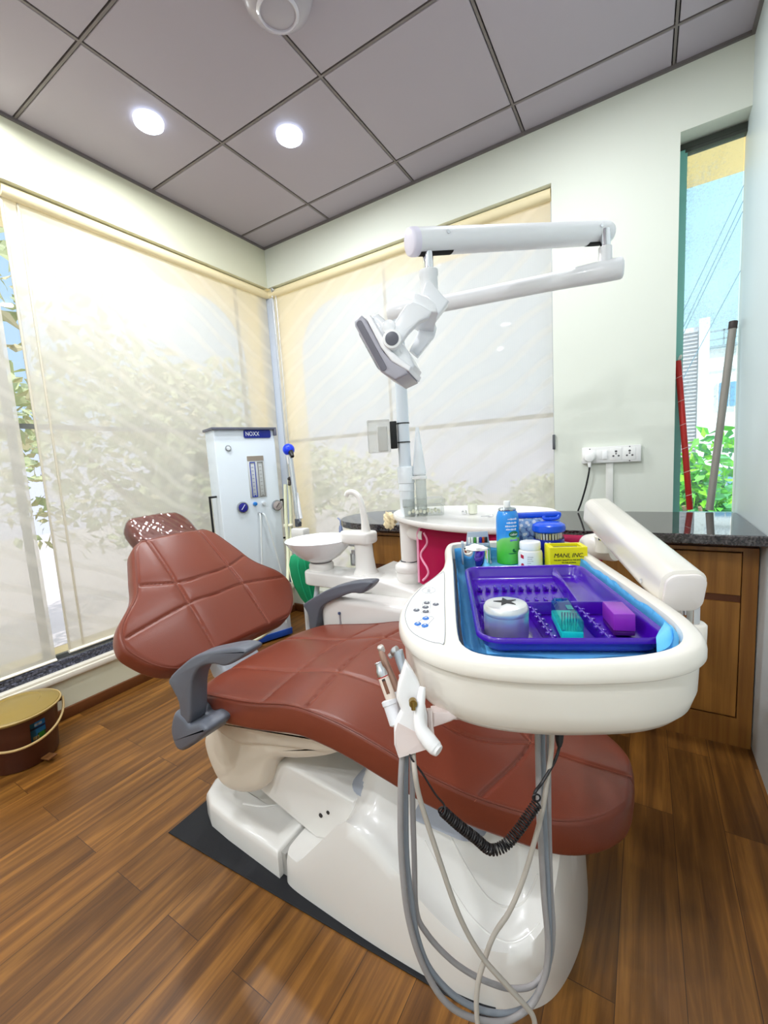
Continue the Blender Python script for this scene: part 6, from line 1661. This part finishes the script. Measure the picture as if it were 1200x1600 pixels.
bm = NB(); add_prism(bm, rrect(-0.004, -0.165, NWD + 0.004, 0.006, 0.006, 4), 0.012, 0.052, 0.002, T=lambda x, d, z: GP(x, z, d)); obj('blue_plinth', bm, M('plinth_blue', (24, 74, 170), 0.4), gas, angle=45)
for x in (0.05, NWD - 0.05):
    for d in (-0.13, -0.03):
        bm = NB(); add_cyl(bm, GP(x, 0.0, d), GP(x, 0.013, d), 0.016, n=16); obj('castor', bm, BLACK, gas)
bm = NB(); add_prism(bm, rrect(0.175, 1.292, 0.345, 1.3405, 0.010, 4), 0.0, 0.005, 0.001, T=lambda x, z, d: GP(x, z, d)); plq = obj('name_plate', bm, M('plate_blue', (14, 36, 140), 0.35), gas, angle=45)
text('lettering', 'NOXX', 0.036, INKW, frame_mat(GP(0.228, 1.316, 0.0056), nx, (0, 0, 1)), plq, 0.0004, sx=0.80)
def gcirc(x, z, r, d0, d1, name, mat, par=gas):
    bm = NB(); add_cyl(bm, GP(x, z, d0), GP(x, z, d1), r, n=32, bev=min(0.002, r * 0.2)); return obj(name, bm, mat, par)
gcirc(0.075, 1.235, 0.0175, 0, 0.006, 'key_lock', M('lock_ring', (150, 156, 160), 0.35, 0.6)); gcirc(0.075, 1.235, 0.012, 0.006, 0.0075, 'lock_face', M('lock_face', (226, 232, 236), 0.4))
# flow meter window
bm = NB(); add_prism(bm, rrect(0.180, 0.930, 0.285, 1.185, 0.002, 2), 0.0, 0.003, 0.0005, T=lambda x, z, d: GP(x, z, d), seg=1); fm = obj('flow_meter', bm, M('meter_back', (196, 200, 200), 0.4), gas, angle=45)
bm = NB(); add_prism(bm, rrect(0.181, 1.155, 0.284, 1.184, 0.002, 2), 0.003, 0.0045, 0.0003, T=lambda x, z, d: GP(x, z, d), seg=1); obj('meter_heading', bm, M('meter_brown', (148, 138, 126), 0.5), fm, smooth=False)
for x0, col, nm in ((0.193, (30, 62, 170), 'blue_tube'), (0.242, (136, 136, 132), 'grey_tube')):
    bm = NB()
    for q in ((x0, 0.934, x0 + 0.004, 1.148), (x0 + 0.030, 0.934, x0 + 0.034, 1.148), (x0, 0.934, x0 + 0.034, 0.939), (x0, 1.143, x0 + 0.034, 1.148)): add_prism(bm, [(q[0], q[1]), (q[2], q[1]), (q[2], q[3]), (q[0], q[3])], 0.003, 0.006, T=lambda x, z, d: GP(x, z, d))
    add_prism(bm, [(x0 + 0.014, 0.936), (x0 + 0.021, 0.936), (x0 + 0.021, 0.946), (x0 + 0.014, 0.946)], 0.003, 0.009, T=lambda x, z, d: GP(x, z, d))
    for k in range(8): add_prism(bm, [(x0 + 0.010, 0.955 + 0.023 * k), (x0 + 0.022, 0.955 + 0.023 * k), (x0 + 0.022, 0.957 + 0.023 * k), (x0 + 0.010, 0.957 + 0.023 * k)], 0.003, 0.0045, T=lambda x, z, d: GP(x, z, d))
    obj(nm, bm, M(nm, col, 0.45), fm, smooth=False)
def gauge(x, z, col, ncol, nm):
    g_ = gcirc(x, z, 0.034, 0, 0.014, nm, M('gauge_rim', (168, 172, 178), 0.25, 0.8)); gcirc(x, z, 0.028, 0.0135, 0.0152, 'dial', M('dial_' + nm, col, 0.4), g_)
    bm = NB(); add_tube(bm, [GP(x - 0.010, z - 0.013, 0.016), GP(x + 0.012, z + 0.016, 0.016)], 0.0018, n=6, sub=1); obj('needle', bm, M('needle_' + nm, ncol, 0.5), g_)
gauge(0.125, 0.880, (40, 40, 140), (220, 224, 240), 'blue_gauge'); gauge(0.345, 0.868, (176, 166, 166), (40, 36, 36), 'grey_gauge')
gcirc(0.203, 0.893, 0.0115, 0, 0.018, 'blue_knob', M('knob_blue', (40, 124, 206), 0.35)); gcirc(0.258, 0.890, 0.012, 0, 0.016, 'white_knob', M('knob_white', (208, 214, 218), 0.35))
bm = NB(); add_cyl(bm, GP(0.222, 0.832, 0), GP(0.222, 0.832, 0.02), 0.006, n=14); add_cyl(bm, GP(0.240, 0.830, 0), GP(0.240, 0.830, 0.02), 0.006, n=14); obj('outlet_nipple', bm, CHROME, gas)
for x0, xe, nm in ((0.222, 0.20, 'outlet_tube'), (0.240, 0.33, 'outlet_tube')):
    bm = NB(); add_tube(bm, [GP(x0, 0.832, 0.02), GP(x0 + (xe - x0) * 0.15, 0.80, 0.034), GP(x0 + (xe - x0) * 0.5, 0.65, 0.03), GP(xe, 0.40, 0.02), GP(xe, 0.10, 0.02)], 0.005, n=8); obj(nm, bm, M('tube_milky', (222, 228, 230), 0.4), gas)
for x, s in ((-0.004, -1), (NWD + 0.004, 1)):
    bm = NB(); add_tube(bm, [GP(x, 0.955 - (0.06 if s > 0 else 0), -0.05), GP(x + s * 0.04, 0.955 - (0.06 if s > 0 else 0), -0.05)], 0.0065, n=10, sub=1); add_tube(bm, [GP(x + s * 0.04, 0.96 - (0.06 if s > 0 else 0), -0.05), GP(x + s * 0.04, 0.70 - (0.06 if s > 0 else 0), -0.05)], 0.0065, n=10, sub=1); add_tube(bm, [GP(x + s * 0.04, 0.705 - (0.06 if s > 0 else 0), -0.05), GP(x, 0.705 - (0.06 if s > 0 else 0), -0.05)], 0.0065, n=10, sub=1)
    obj('side_handle', bm, BLACK, gas)

# inhaler arm with a blue cap, standing beside the gas cabinet
r = root('inhaler_stand', 'thin steel stand with a blue knob and black nozzle right of the gas cabinet', 'stand', (0.50, -0.43, 0.0))
t0, t1 = Vector((0.462, -0.400, 1.165)), Vector((0.505, -0.420, 0.76))
bm = NB(); add_cyl(bm, t0, t1, 0.015, n=20); obj('rod', bm, M('rod_chrome', (206, 210, 216), 0.2, 0.8), r)
bm = NB(); add_cyl(bm, t0 + Vector((0.028, 0.0, -0.22)), t1 + Vector((0.022, 0.0, 0.03)), 0.010, n=16); obj('thin_rod', bm, M('rod_white', (226, 228, 232), 0.3), r)
bm = NB(); bmesh.ops.create_uvsphere(bm, u_segments=24, v_segments=16, radius=0.036); bmesh.ops.translate(bm, vec=Vector((0.448, -0.394, 1.21)), verts=bm.verts[:]); obj('blue_knob', bm, M('knob_royal', (20, 60, 226), 0.3), r)
bm = NB(); add_cyl(bm, (0.466, -0.400, 1.20), (0.500, -0.420, 1.165), 0.017, 0.011, n=16, bev=0.002); obj('black_nozzle', bm, BLACK, r)
bm = NB(); add_cyl(bm, (0.446, -0.396, 1.185), (0.456, -0.400, 1.12), 0.016, n=16, bev=0.003); obj('neck', bm, WHITE, r)
bm = NB(); add_box(bm, (0.50, -0.42, 0.765), (0.03, 0.03, 0.05), 0.004); add_cyl(bm, (0.508, -0.425, 0.77), (0.535, -0.44, 0.765), 0.010, n=12); obj('clamp', bm, M('clamp_dark', (86, 90, 98), 0.4, 0.5), r)
bm = NB(); add_box(bm, (0.53, -0.44, 0.705), (0.10, 0.06, 0.06), 0.008); obj('bracket', bm, WHITE, r)
bm = NB(); add_cyl(bm, (0.515, -0.43, 0.68), (0.515, -0.43, 0.02), 0.012, n=16); add_lathe(bm, [(0.11, 0.0), (0.11, 0.012), (0.02, 0.03)], (0.515, -0.43, 0.0), n=32); obj('foot', bm, M('stand_white', (222, 224, 226), 0.4), r)
# cream breathing tubes
CT = M('tube_cream', (226, 228, 196), 0.45)
gt = 'cream breathing tubes right of the gas cabinet'
for nm, pts, lab in (('breathing_tube', [(0.425, -0.39, 1.03), (0.430, -0.40, 0.85), (0.430, -0.42, 0.66), (0.455, -0.47, 0.50), (0.58, -0.58, 0.44), (0.68, -0.66, 0.56), (0.762, -0.690, 0.722)], 'cream tube looping down from beside the gas cabinet to the green bag'),
                     ('breathing_tube', [(0.410, -0.41, 1.00), (0.412, -0.43, 0.80), (0.425, -0.45, 0.60), (0.47, -0.52, 0.42), (0.52, -0.60, 0.27), (0.42, -0.72, 0.14), (0.33, -0.80, 0.12)], 'cream tube hanging lowest, running down to the floor beside the gas cabinet')):
    bm = NB(); add_tube(bm, pts, 0.0105, n=12); o = obj(nm, bm, CT); tag(o, lab, 'tube', gt)
bm = NB()
for q in ((0.428, -0.41, 0.745), (0.405, -0.43, 0.745)): add_cyl(bm, (q[0], q[1], q[2] - 0.01), (q[0], q[1], q[2] + 0.01), 0.014, n=16, bev=0.002)
add_box(bm, (0.418, -0.421, 0.745), (0.06, 0.02, 0.012), 0.003)
o = obj('tube_clip', bm, M('clip_cream', (236, 234, 214), 0.4)); tag(o, 'cream clip holding the two breathing tubes together', 'clip')
bm = NB(); add_cyl(bm, (0.425, -0.36, 1.035), (0.44, -0.40, 1.03), 0.014, n=16, bev=0.002); add_cyl(bm, (0.44, -0.40, 1.02), (0.445, -0.41, 0.995), 0.010, n=12); o = obj('tube_connector', bm, M('connector_dark', (60, 52, 48), 0.5)); tag(o, 'small dark connector at the top of the cream breathing tubes', 'connector')
# green reservoir bag
r = root('breathing_bag', 'green breathing bag hanging below the spittoon bowl', 'breathing bag', (0.80, -0.70, 0.33))
bm = NB(); c = Vector((0.795, -0.71, 0.0)); sd = Vector((0.8523, 0.5197, 0)).normalized(); fd = Vector((-0.52, 0.85, 0)).normalized()
rings = []
for z, w, dx in ((0.660, 0.030, -0.010), (0.645, 0.055, -0.012), (0.60, 0.066, -0.012), (0.54, 0.068, -0.006), (0.48, 0.062, 0.002), (0.42, 0.048, 0.014), (0.37, 0.030, 0.028), (0.345, 0.012, 0.036)):
    rings.append([c + Vector((0, 0, z)) + sd * (dx + w * math.cos(a) * (1 + 0.06 * math.sin(6 * a))) + fd * (0.42 * w * math.sin(a)) for a in [2 * math.pi * k / 32 for k in range(32)]])
add_loft(bm, rings); bag = obj('bag', bm, M('bag_green', (12, 150, 100), 0.4, var=0.15, vscale=12), r, angle=70)
bm = NB()
for o_ in (-0.25, 0.3): add_tube(bm, [c + Vector((0, 0, z)) + sd * (dx + w * o_) - fd * (0.42 * w * 1.0) for z, w, dx in ((0.655, 0.030, -0.010), (0.60, 0.066, -0.012), (0.54, 0.068, -0.006), (0.48, 0.062, 0.002), (0.42, 0.048, 0.014), (0.36, 0.026, 0.03))], 0.0035, n=8)
obj('bag_seam', bm, M('seam_green', (30, 176, 124), 0.4), bag)
bm = NB(); add_cyl(bm, c + Vector((0, 0, 0.655)) - sd * 0.012, c + Vector((-0.02, 0.02, 0.72)) - sd * 0.012, 0.018, 0.014, n=20, bev=0.002); obj('neck', bm, WHITE, r)
# little syringe standing behind the bowl
r = root('bowl_syringe', 'small upright steel syringe behind the spittoon bowl', 'syringe', (1.02, -0.86, 0.78))
hh = Vector((1.06, -0.725, 0.0))
bm = NB(); add_prism(bm, rrect(hh.x - 0.012, hh.y - 0.012, hh.x + 0.11, hh.y + 0.012, 0.008), 0.715, 0.735, 0.003); obj('holder_bar', bm, M('holder_white', (222, 226, 232), 0.35), r, angle=45)
bm = NB(); add_lathe(bm, [(0.010, 0.735), (0.011, 0.76), (0.009, 0.80), (0.006, 0.812)], hh, n=16); add_tube(bm, [hh + Vector((0, 0, 0.81)), hh + Vector((0, 0, 0.835)), hh + Vector((-0.014, 0, 0.848))], 0.0035, n=8); obj('body', bm, M('syringe_blue', (130, 142, 176), 0.3, 0.5), r)

# ================================================================== PEDAL BIN
BNX, BNY = 0.168, -1.760
r = root('waste_bin', 'brown bucket bin with a tan lid in the lower left', 'waste bin', (BNX, BNY, 0.0))
c = Vector((BNX, BNY, 0.0))
BINB = M('bin_brown', (74, 36, 22), 0.35); BINL = M('bin_lid_tan', (150, 126, 62), 0.3)
bm = NB(); add_lathe(bm, [(0.098, 0.0), (0.108, 0.003), (0.112, 0.012), (0.128, 0.196), (0.134, 0.198), (0.134, 0.205), (0.125, 0.206), (0.108, 0.02), (0.0, 0.016)], c, n=64); bin_ = obj('bucket', bm, BINB, r, angle=45)
bm = NB(); add_lathe(bm, [(0.1365, 0.203), (0.1385, 0.206), (0.1385, 0.213), (0.135, 0.218), (0.118, 0.223), (0.100, 0.231), (0.080, 0.236), (0.074, 0.233), (0.066, 0.2345), (0.0, 0.2375)], c, n=64); lid = obj('lid', bm, BINL, r, angle=25)
bm = NB(); add_tube(bm, [c + Vector((0.141 * math.cos(t), 0.141 * math.sin(t), 0.213)) for t in [k * math.pi / 24 for k in range(49)]], 0.0035, n=8, sub=1); obj('lid_rim', bm, M('rim_tan', (186, 160, 104), 0.35), lid)
# carrying handle hanging down at the front
hdir = math.atan2(-2.3291 - BNY, 2.3028 - BNX)
bm = NB(); pts = []
for k in range(25):
    a = -math.pi / 2 + math.pi * k / 24
    ang = hdir + a
    pts.append(c + Vector((0.146 * math.cos(ang), 0.146 * math.sin(ang), 0.198 - 0.088 * math.cos(a) ** 0.8 if math.cos(a) > 0 else 0.198)))
add_tube(bm, pts, 0.0048, n=10, sub=2); obj('handle', bm, M('handle_tan', (196, 166, 110), 0.35), r)
bm = NB()
for s in (-1, 1):
    ang = hdir + s * math.pi / 2; p = c + Vector((math.cos(ang), math.sin(ang), 0)) * 0.132 + Vector((0, 0, 0.195)); add_box(bm, p, (0.02, 0.02, 0.024), 0.004)
obj('handle_lug', bm, BINB, r)
def bwrap(x0, x1, z0, z1, name, mat, par, t):
    bm = NB(); rr_ = 0.1245; base = hdir + 0.42; n = 8
    rings = []
    for zz in (z0, z1):
        rad = 0.112 + (zz - 0.012) * (0.016 / 0.184)
        rings.append([c + Vector(((rad + t) * math.cos(base + x / rad), (rad + t) * math.sin(base + x / rad), zz)) for x in [x0 + (x1 - x0) * k / n for k in range(n + 1)]])
    add_loft(bm, rings, False, False, closed=False); bmesh.ops.solidify(bm, geom=bm.faces[:], thickness=0.0006)
    return obj(name, bm, mat, par, angle=60)
st = bwrap(-0.026, 0.026, 0.105, 0.180, 'sticker', M('sticker_blue', (34, 120, 176), 0.35), bin_, 0.0012)
bwrap(-0.026, 0.026, 0.152, 0.160, 'sticker_band', M('sticker_navy', (16, 40, 90), 0.4), st, 0.0018)
bwrap(-0.005, 0.025, 0.108, 0.132, 'sticker_green', M('sticker_green', (56, 140, 50), 0.4), st, 0.0018)
bwrap(-0.020, 0.000, 0.110, 0.124, 'sticker_picture', M('sticker_cream', (200, 196, 150), 0.4), st, 0.0022)
bwrap(-0.012, 0.014, 0.164, 0.174, 'sticker_picture', M('sticker_pale', (170, 180, 186), 0.4), st, 0.0018)
pd = hdir + 0.55
bm = NB(); p = c + Vector((math.cos(pd), math.sin(pd), 0)) * 0.128; add_box(bm, p + Vector((0, 0, 0.020)), (0.05, 0.036, 0.008), 0.003, rot=Matrix.Rotation(pd, 3, 'Z')); obj('pedal', bm, M('pedal_brown', (110, 70, 36), 0.4), r)
# ================================================================== OUTSIDE
bm = NB(); box2(bm, (-40, -30, -3.3), (40, 45, -3.2))
o = obj('ground', bm, M('street_ground', (206, 200, 184), 0.9, var=0.15, vscale=0.6), smooth=False); tag(o, 'pale street and yard below the windows', 'ground', kind='structure')
LEAFG = [M('leaf_bright', (150, 226, 50), 0.5), M('leaf_mid', (116, 206, 76), 0.5), M('leaf_deep', (96, 176, 110), 0.55)]
LEAFP = [M('leaf_pale', (206, 216, 160), 0.6), M('leaf_olive', (190, 202, 146), 0.6), M('leaf_dry', (214, 208, 160), 0.6)]
def leaf_cloud(name, c, rad, n, size, mats, parent, seed):
    rnd = random.Random(seed); bm = NB()
    blobs = [(Vector((rnd.gauss(0, 0.45), rnd.gauss(0, 0.45), rnd.gauss(0, 0.4))), rnd.uniform(0.35, 0.7)) for _ in range(9)]
    for i in range(n):
        b0, br = rnd.choice(blobs)
        d = Vector((rnd.gauss(0, 1), rnd.gauss(0, 1), rnd.gauss(0, 1))).normalized()
        p = Vector(c) + Vector([(b0[k] + d[k] * br * (0.6 + 0.4 * rnd.random())) * rad[k] for k in range(3)])
        a = Vector((rnd.gauss(0, 1), rnd.gauss(0, 1), rnd.gauss(-0.2, 0.6))).normalized(); w = a.cross(Vector((rnd.gauss(0, 1), rnd.gauss(0, 1), rnd.gauss(0, 1)))).normalized()
        s = size * rnd.uniform(0.6, 1.3); nrm = a.cross(w)
        q = [p, p + a * s * 0.35 + w * s * 0.24 + nrm * s * 0.05, p + a * s, p + a * s * 0.35 - w * s * 0.24 + nrm * s * 0.05]
        vs = [bm.verts.new(v) for v in q]
        f = bm.faces.new(vs); f.material_index = rnd.randrange(3)
    return obj(name, bm, mats, parent, smooth=False)
def tree(c, h, rad, n, size, mats, label, seed, group=None):
    r = root('tree', label, 'tree', (c[0], c[1], -3.2), 0, group)
    bm = NB(); rnd = random.Random(seed)
    add_tube(bm, [(c[0], c[1], -3.2), (c[0] + 0.1, c[1], -1.6), (c[0] - 0.05, c[1] + 0.05, h - rad[2] * 0.6), (c[0], c[1], h + rad[2] * 0.3)], [0.16, 0.13, 0.10, 0.04], n=10)
    for k in range(5):
        a = rnd.uniform(0, 6.28); add_tube(bm, [(c[0], c[1], h - rad[2] * 0.6), (c[0] + math.cos(a) * rad[0] * 0.35, c[1] + math.sin(a) * rad[1] * 0.35, h - 0.1 * rad[2]), (c[0] + math.cos(a) * rad[0] * 0.7, c[1] + math.sin(a) * rad[1] * 0.7, h + rad[2] * 0.4)], [0.06, 0.045, 0.02], n=8)
    obj('trunk', bm, M('bark', (150, 124, 100), 0.85), r)
    leaf_cloud('foliage', (c[0], c[1], h), rad, n, size, mats, r, seed)
    return r
tree((3.05, 4.3, -0.15), -0.05, (0.75, 0.7, 1.0), 3000, 0.17, LEAFG, 'bright green leafy tree seen through the narrow window', 21)
gt = 'trees outside the blinded windows'
tree((-5.6, 2.6), 1.2, (2.4, 2.6, 2.6), 7000, 0.26, LEAFP, 'pale leafy tree outside the left window near the corner', 31, gt)
tree((-9.6, -3.0), 1.6, (2.3, 2.9, 3.0), 7000, 0.30, LEAFP, 'pale leafy tree outside the left window behind the headrest', 32, gt)
tree((-4.4, -5.2), 0.4, (1.6, 1.6, 2.0), 4000, 0.22, LEAFP, 'pale leafy tree outside the left window at the photo edge', 33, gt)
tree((-1.9, 6.2), -0.3, (2.2, 2.0, 1.5), 4600, 0.22, LEAFP, 'pale leafy tree outside the back window on the left', 34, gt)
tree((1.1, 11.4), -0.3, (2.0, 2.2, 1.6), 4600, 0.22, LEAFP, 'pale leafy tree outside the back window on the right', 35, gt)
# white apartment block with a louvred stair tower
r = root('apartment_block', 'white apartment block with a louvred tower beyond the narrow window', 'building', (4.2, 16, -3.2))
BW = M('block_white', (244, 246, 248), 0.8); BL = M('louvre_grey', (206, 200, 206), 0.7); BG = M('block_glass', (120, 168, 206), 0.15); BF = M('block_frame', (236, 240, 242), 0.5)
bm = NB(); box2(bm, (3.95, 15.4, -3.2), (12, 22, 4.05)); obj('main_wall', bm, BW, r, smooth=False)
bm = NB(); box2(bm, (2.7, 15.0, -3.2), (3.95, 21, 4.75)); tw = obj('tower', bm, M('tower_back', (226, 224, 230), 0.8), r, smooth=False)
bm = NB(); box2(bm, (3.70, 14.85, -3.2), (3.97, 15.02, 4.95)); obj('tower_edge', bm, BW, r, smooth=False)
bm = NB()
for k in range(66): box2(bm, (2.75, 14.9, -2.9 + 0.115 * k), (3.68, 14.99, -2.9 + 0.115 * k + 0.045))
obj('louvre_screen', bm, BL, tw, smooth=False)
bm = NB(); box2(bm, (3.95, 15.2, 4.05), (12, 15.35, 4.12)); box2(bm, (3.95, 15.25, 4.55), (12, 15.30, 4.60)); box2(bm, (3.95, 15.25, 4.30), (12, 15.30, 4.33))
for k in range(8): box2(bm, (4.35 + 0.9 * k, 15.25, 4.05), (4.39 + 0.9 * k, 15.30, 4.60))
obj('roof_railing', bm, M('railing_grey', (150, 166, 176), 0.6), r, smooth=False)
for z in (2.15, -0.6):
    for x in (4.25, 5.0, 6.3):
        bm = NB(); box2(bm, (x, 15.30, z), (x + 0.62, 15.42, z + 0.85)); w_ = obj('window', bm, BF, r, smooth=False)
        bm = NB(); box2(bm, (x + 0.05, 15.27, z + 0.05), (x + 0.29, 15.31, z + 0.80)); box2(bm, (x + 0.33, 15.27, z + 0.05), (x + 0.57, 15.31, z + 0.80)); obj('pane', bm, BG, w_, smooth=False)
bm = NB(); box2(bm, (3.97, 15.34, 1.05), (12, 15.41, 1.15)); box2(bm, (3.97, 15.34, 3.35), (12, 15.41, 3.45)); obj('floor_band', bm, M('band_grey', (222, 228, 234), 0.8), r, smooth=False)
# concrete sunshade above the narrow window, overhead wires
bm = NB(); box2(bm, (1.6, 0.14, 2.50), (4.2, 0.765, 2.60)); o = obj('sunshade', bm, M('sunshade_cream', (255, 226, 164), 0.8, bump=0.1, bscale=25), smooth=False); tag(o, 'cream concrete sunshade outside above the narrow window', 'sunshade', kind='structure')
WIRE = M('wire_grey', (108, 140, 160), 0.6)
for k, (p, q) in enumerate((((2.55, 6.0, 2.6), (3.75, 6.2, 5.4)), ((2.70, 6.0, 2.6), (3.90, 6.2, 5.4)), ((2.66, 6.0, 2.6), (3.83, 6.2, 5.4)), ((2.74, 6.0, 2.0), (4.12, 6.2, 5.0)))):
    p, q = Vector(p), Vector(q); dv = q - p
    bm = NB(); add_tube(bm, [p - dv * 1.5, p, q, q + dv * 1.5], 0.006, n=6); o = obj('overhead_wire', bm, WIRE); tag(o, ['thin wire, leftmost of the bundle of overhead wires', 'thin wire, rightmost of the close bundle of overhead wires', 'thin wire in the middle of the close bundle of overhead wires', 'single thin wire right of the bundle of overhead wires'][k], 'overhead wire', 'overhead wires beyond the narrow window')
# garden wall seen through the slit between the blinds
bm = NB(); box2(bm, (-3.2, -8, -3.2), (-3.0, 4, -1.1)); o = obj('garden_wall', bm, M('garden_wall_paint', (226, 220, 226), 0.8, var=0.1, vscale=4), smooth=False); tag(o, 'pale garden wall seen through the slit between the left blinds', 'wall', kind='structure')
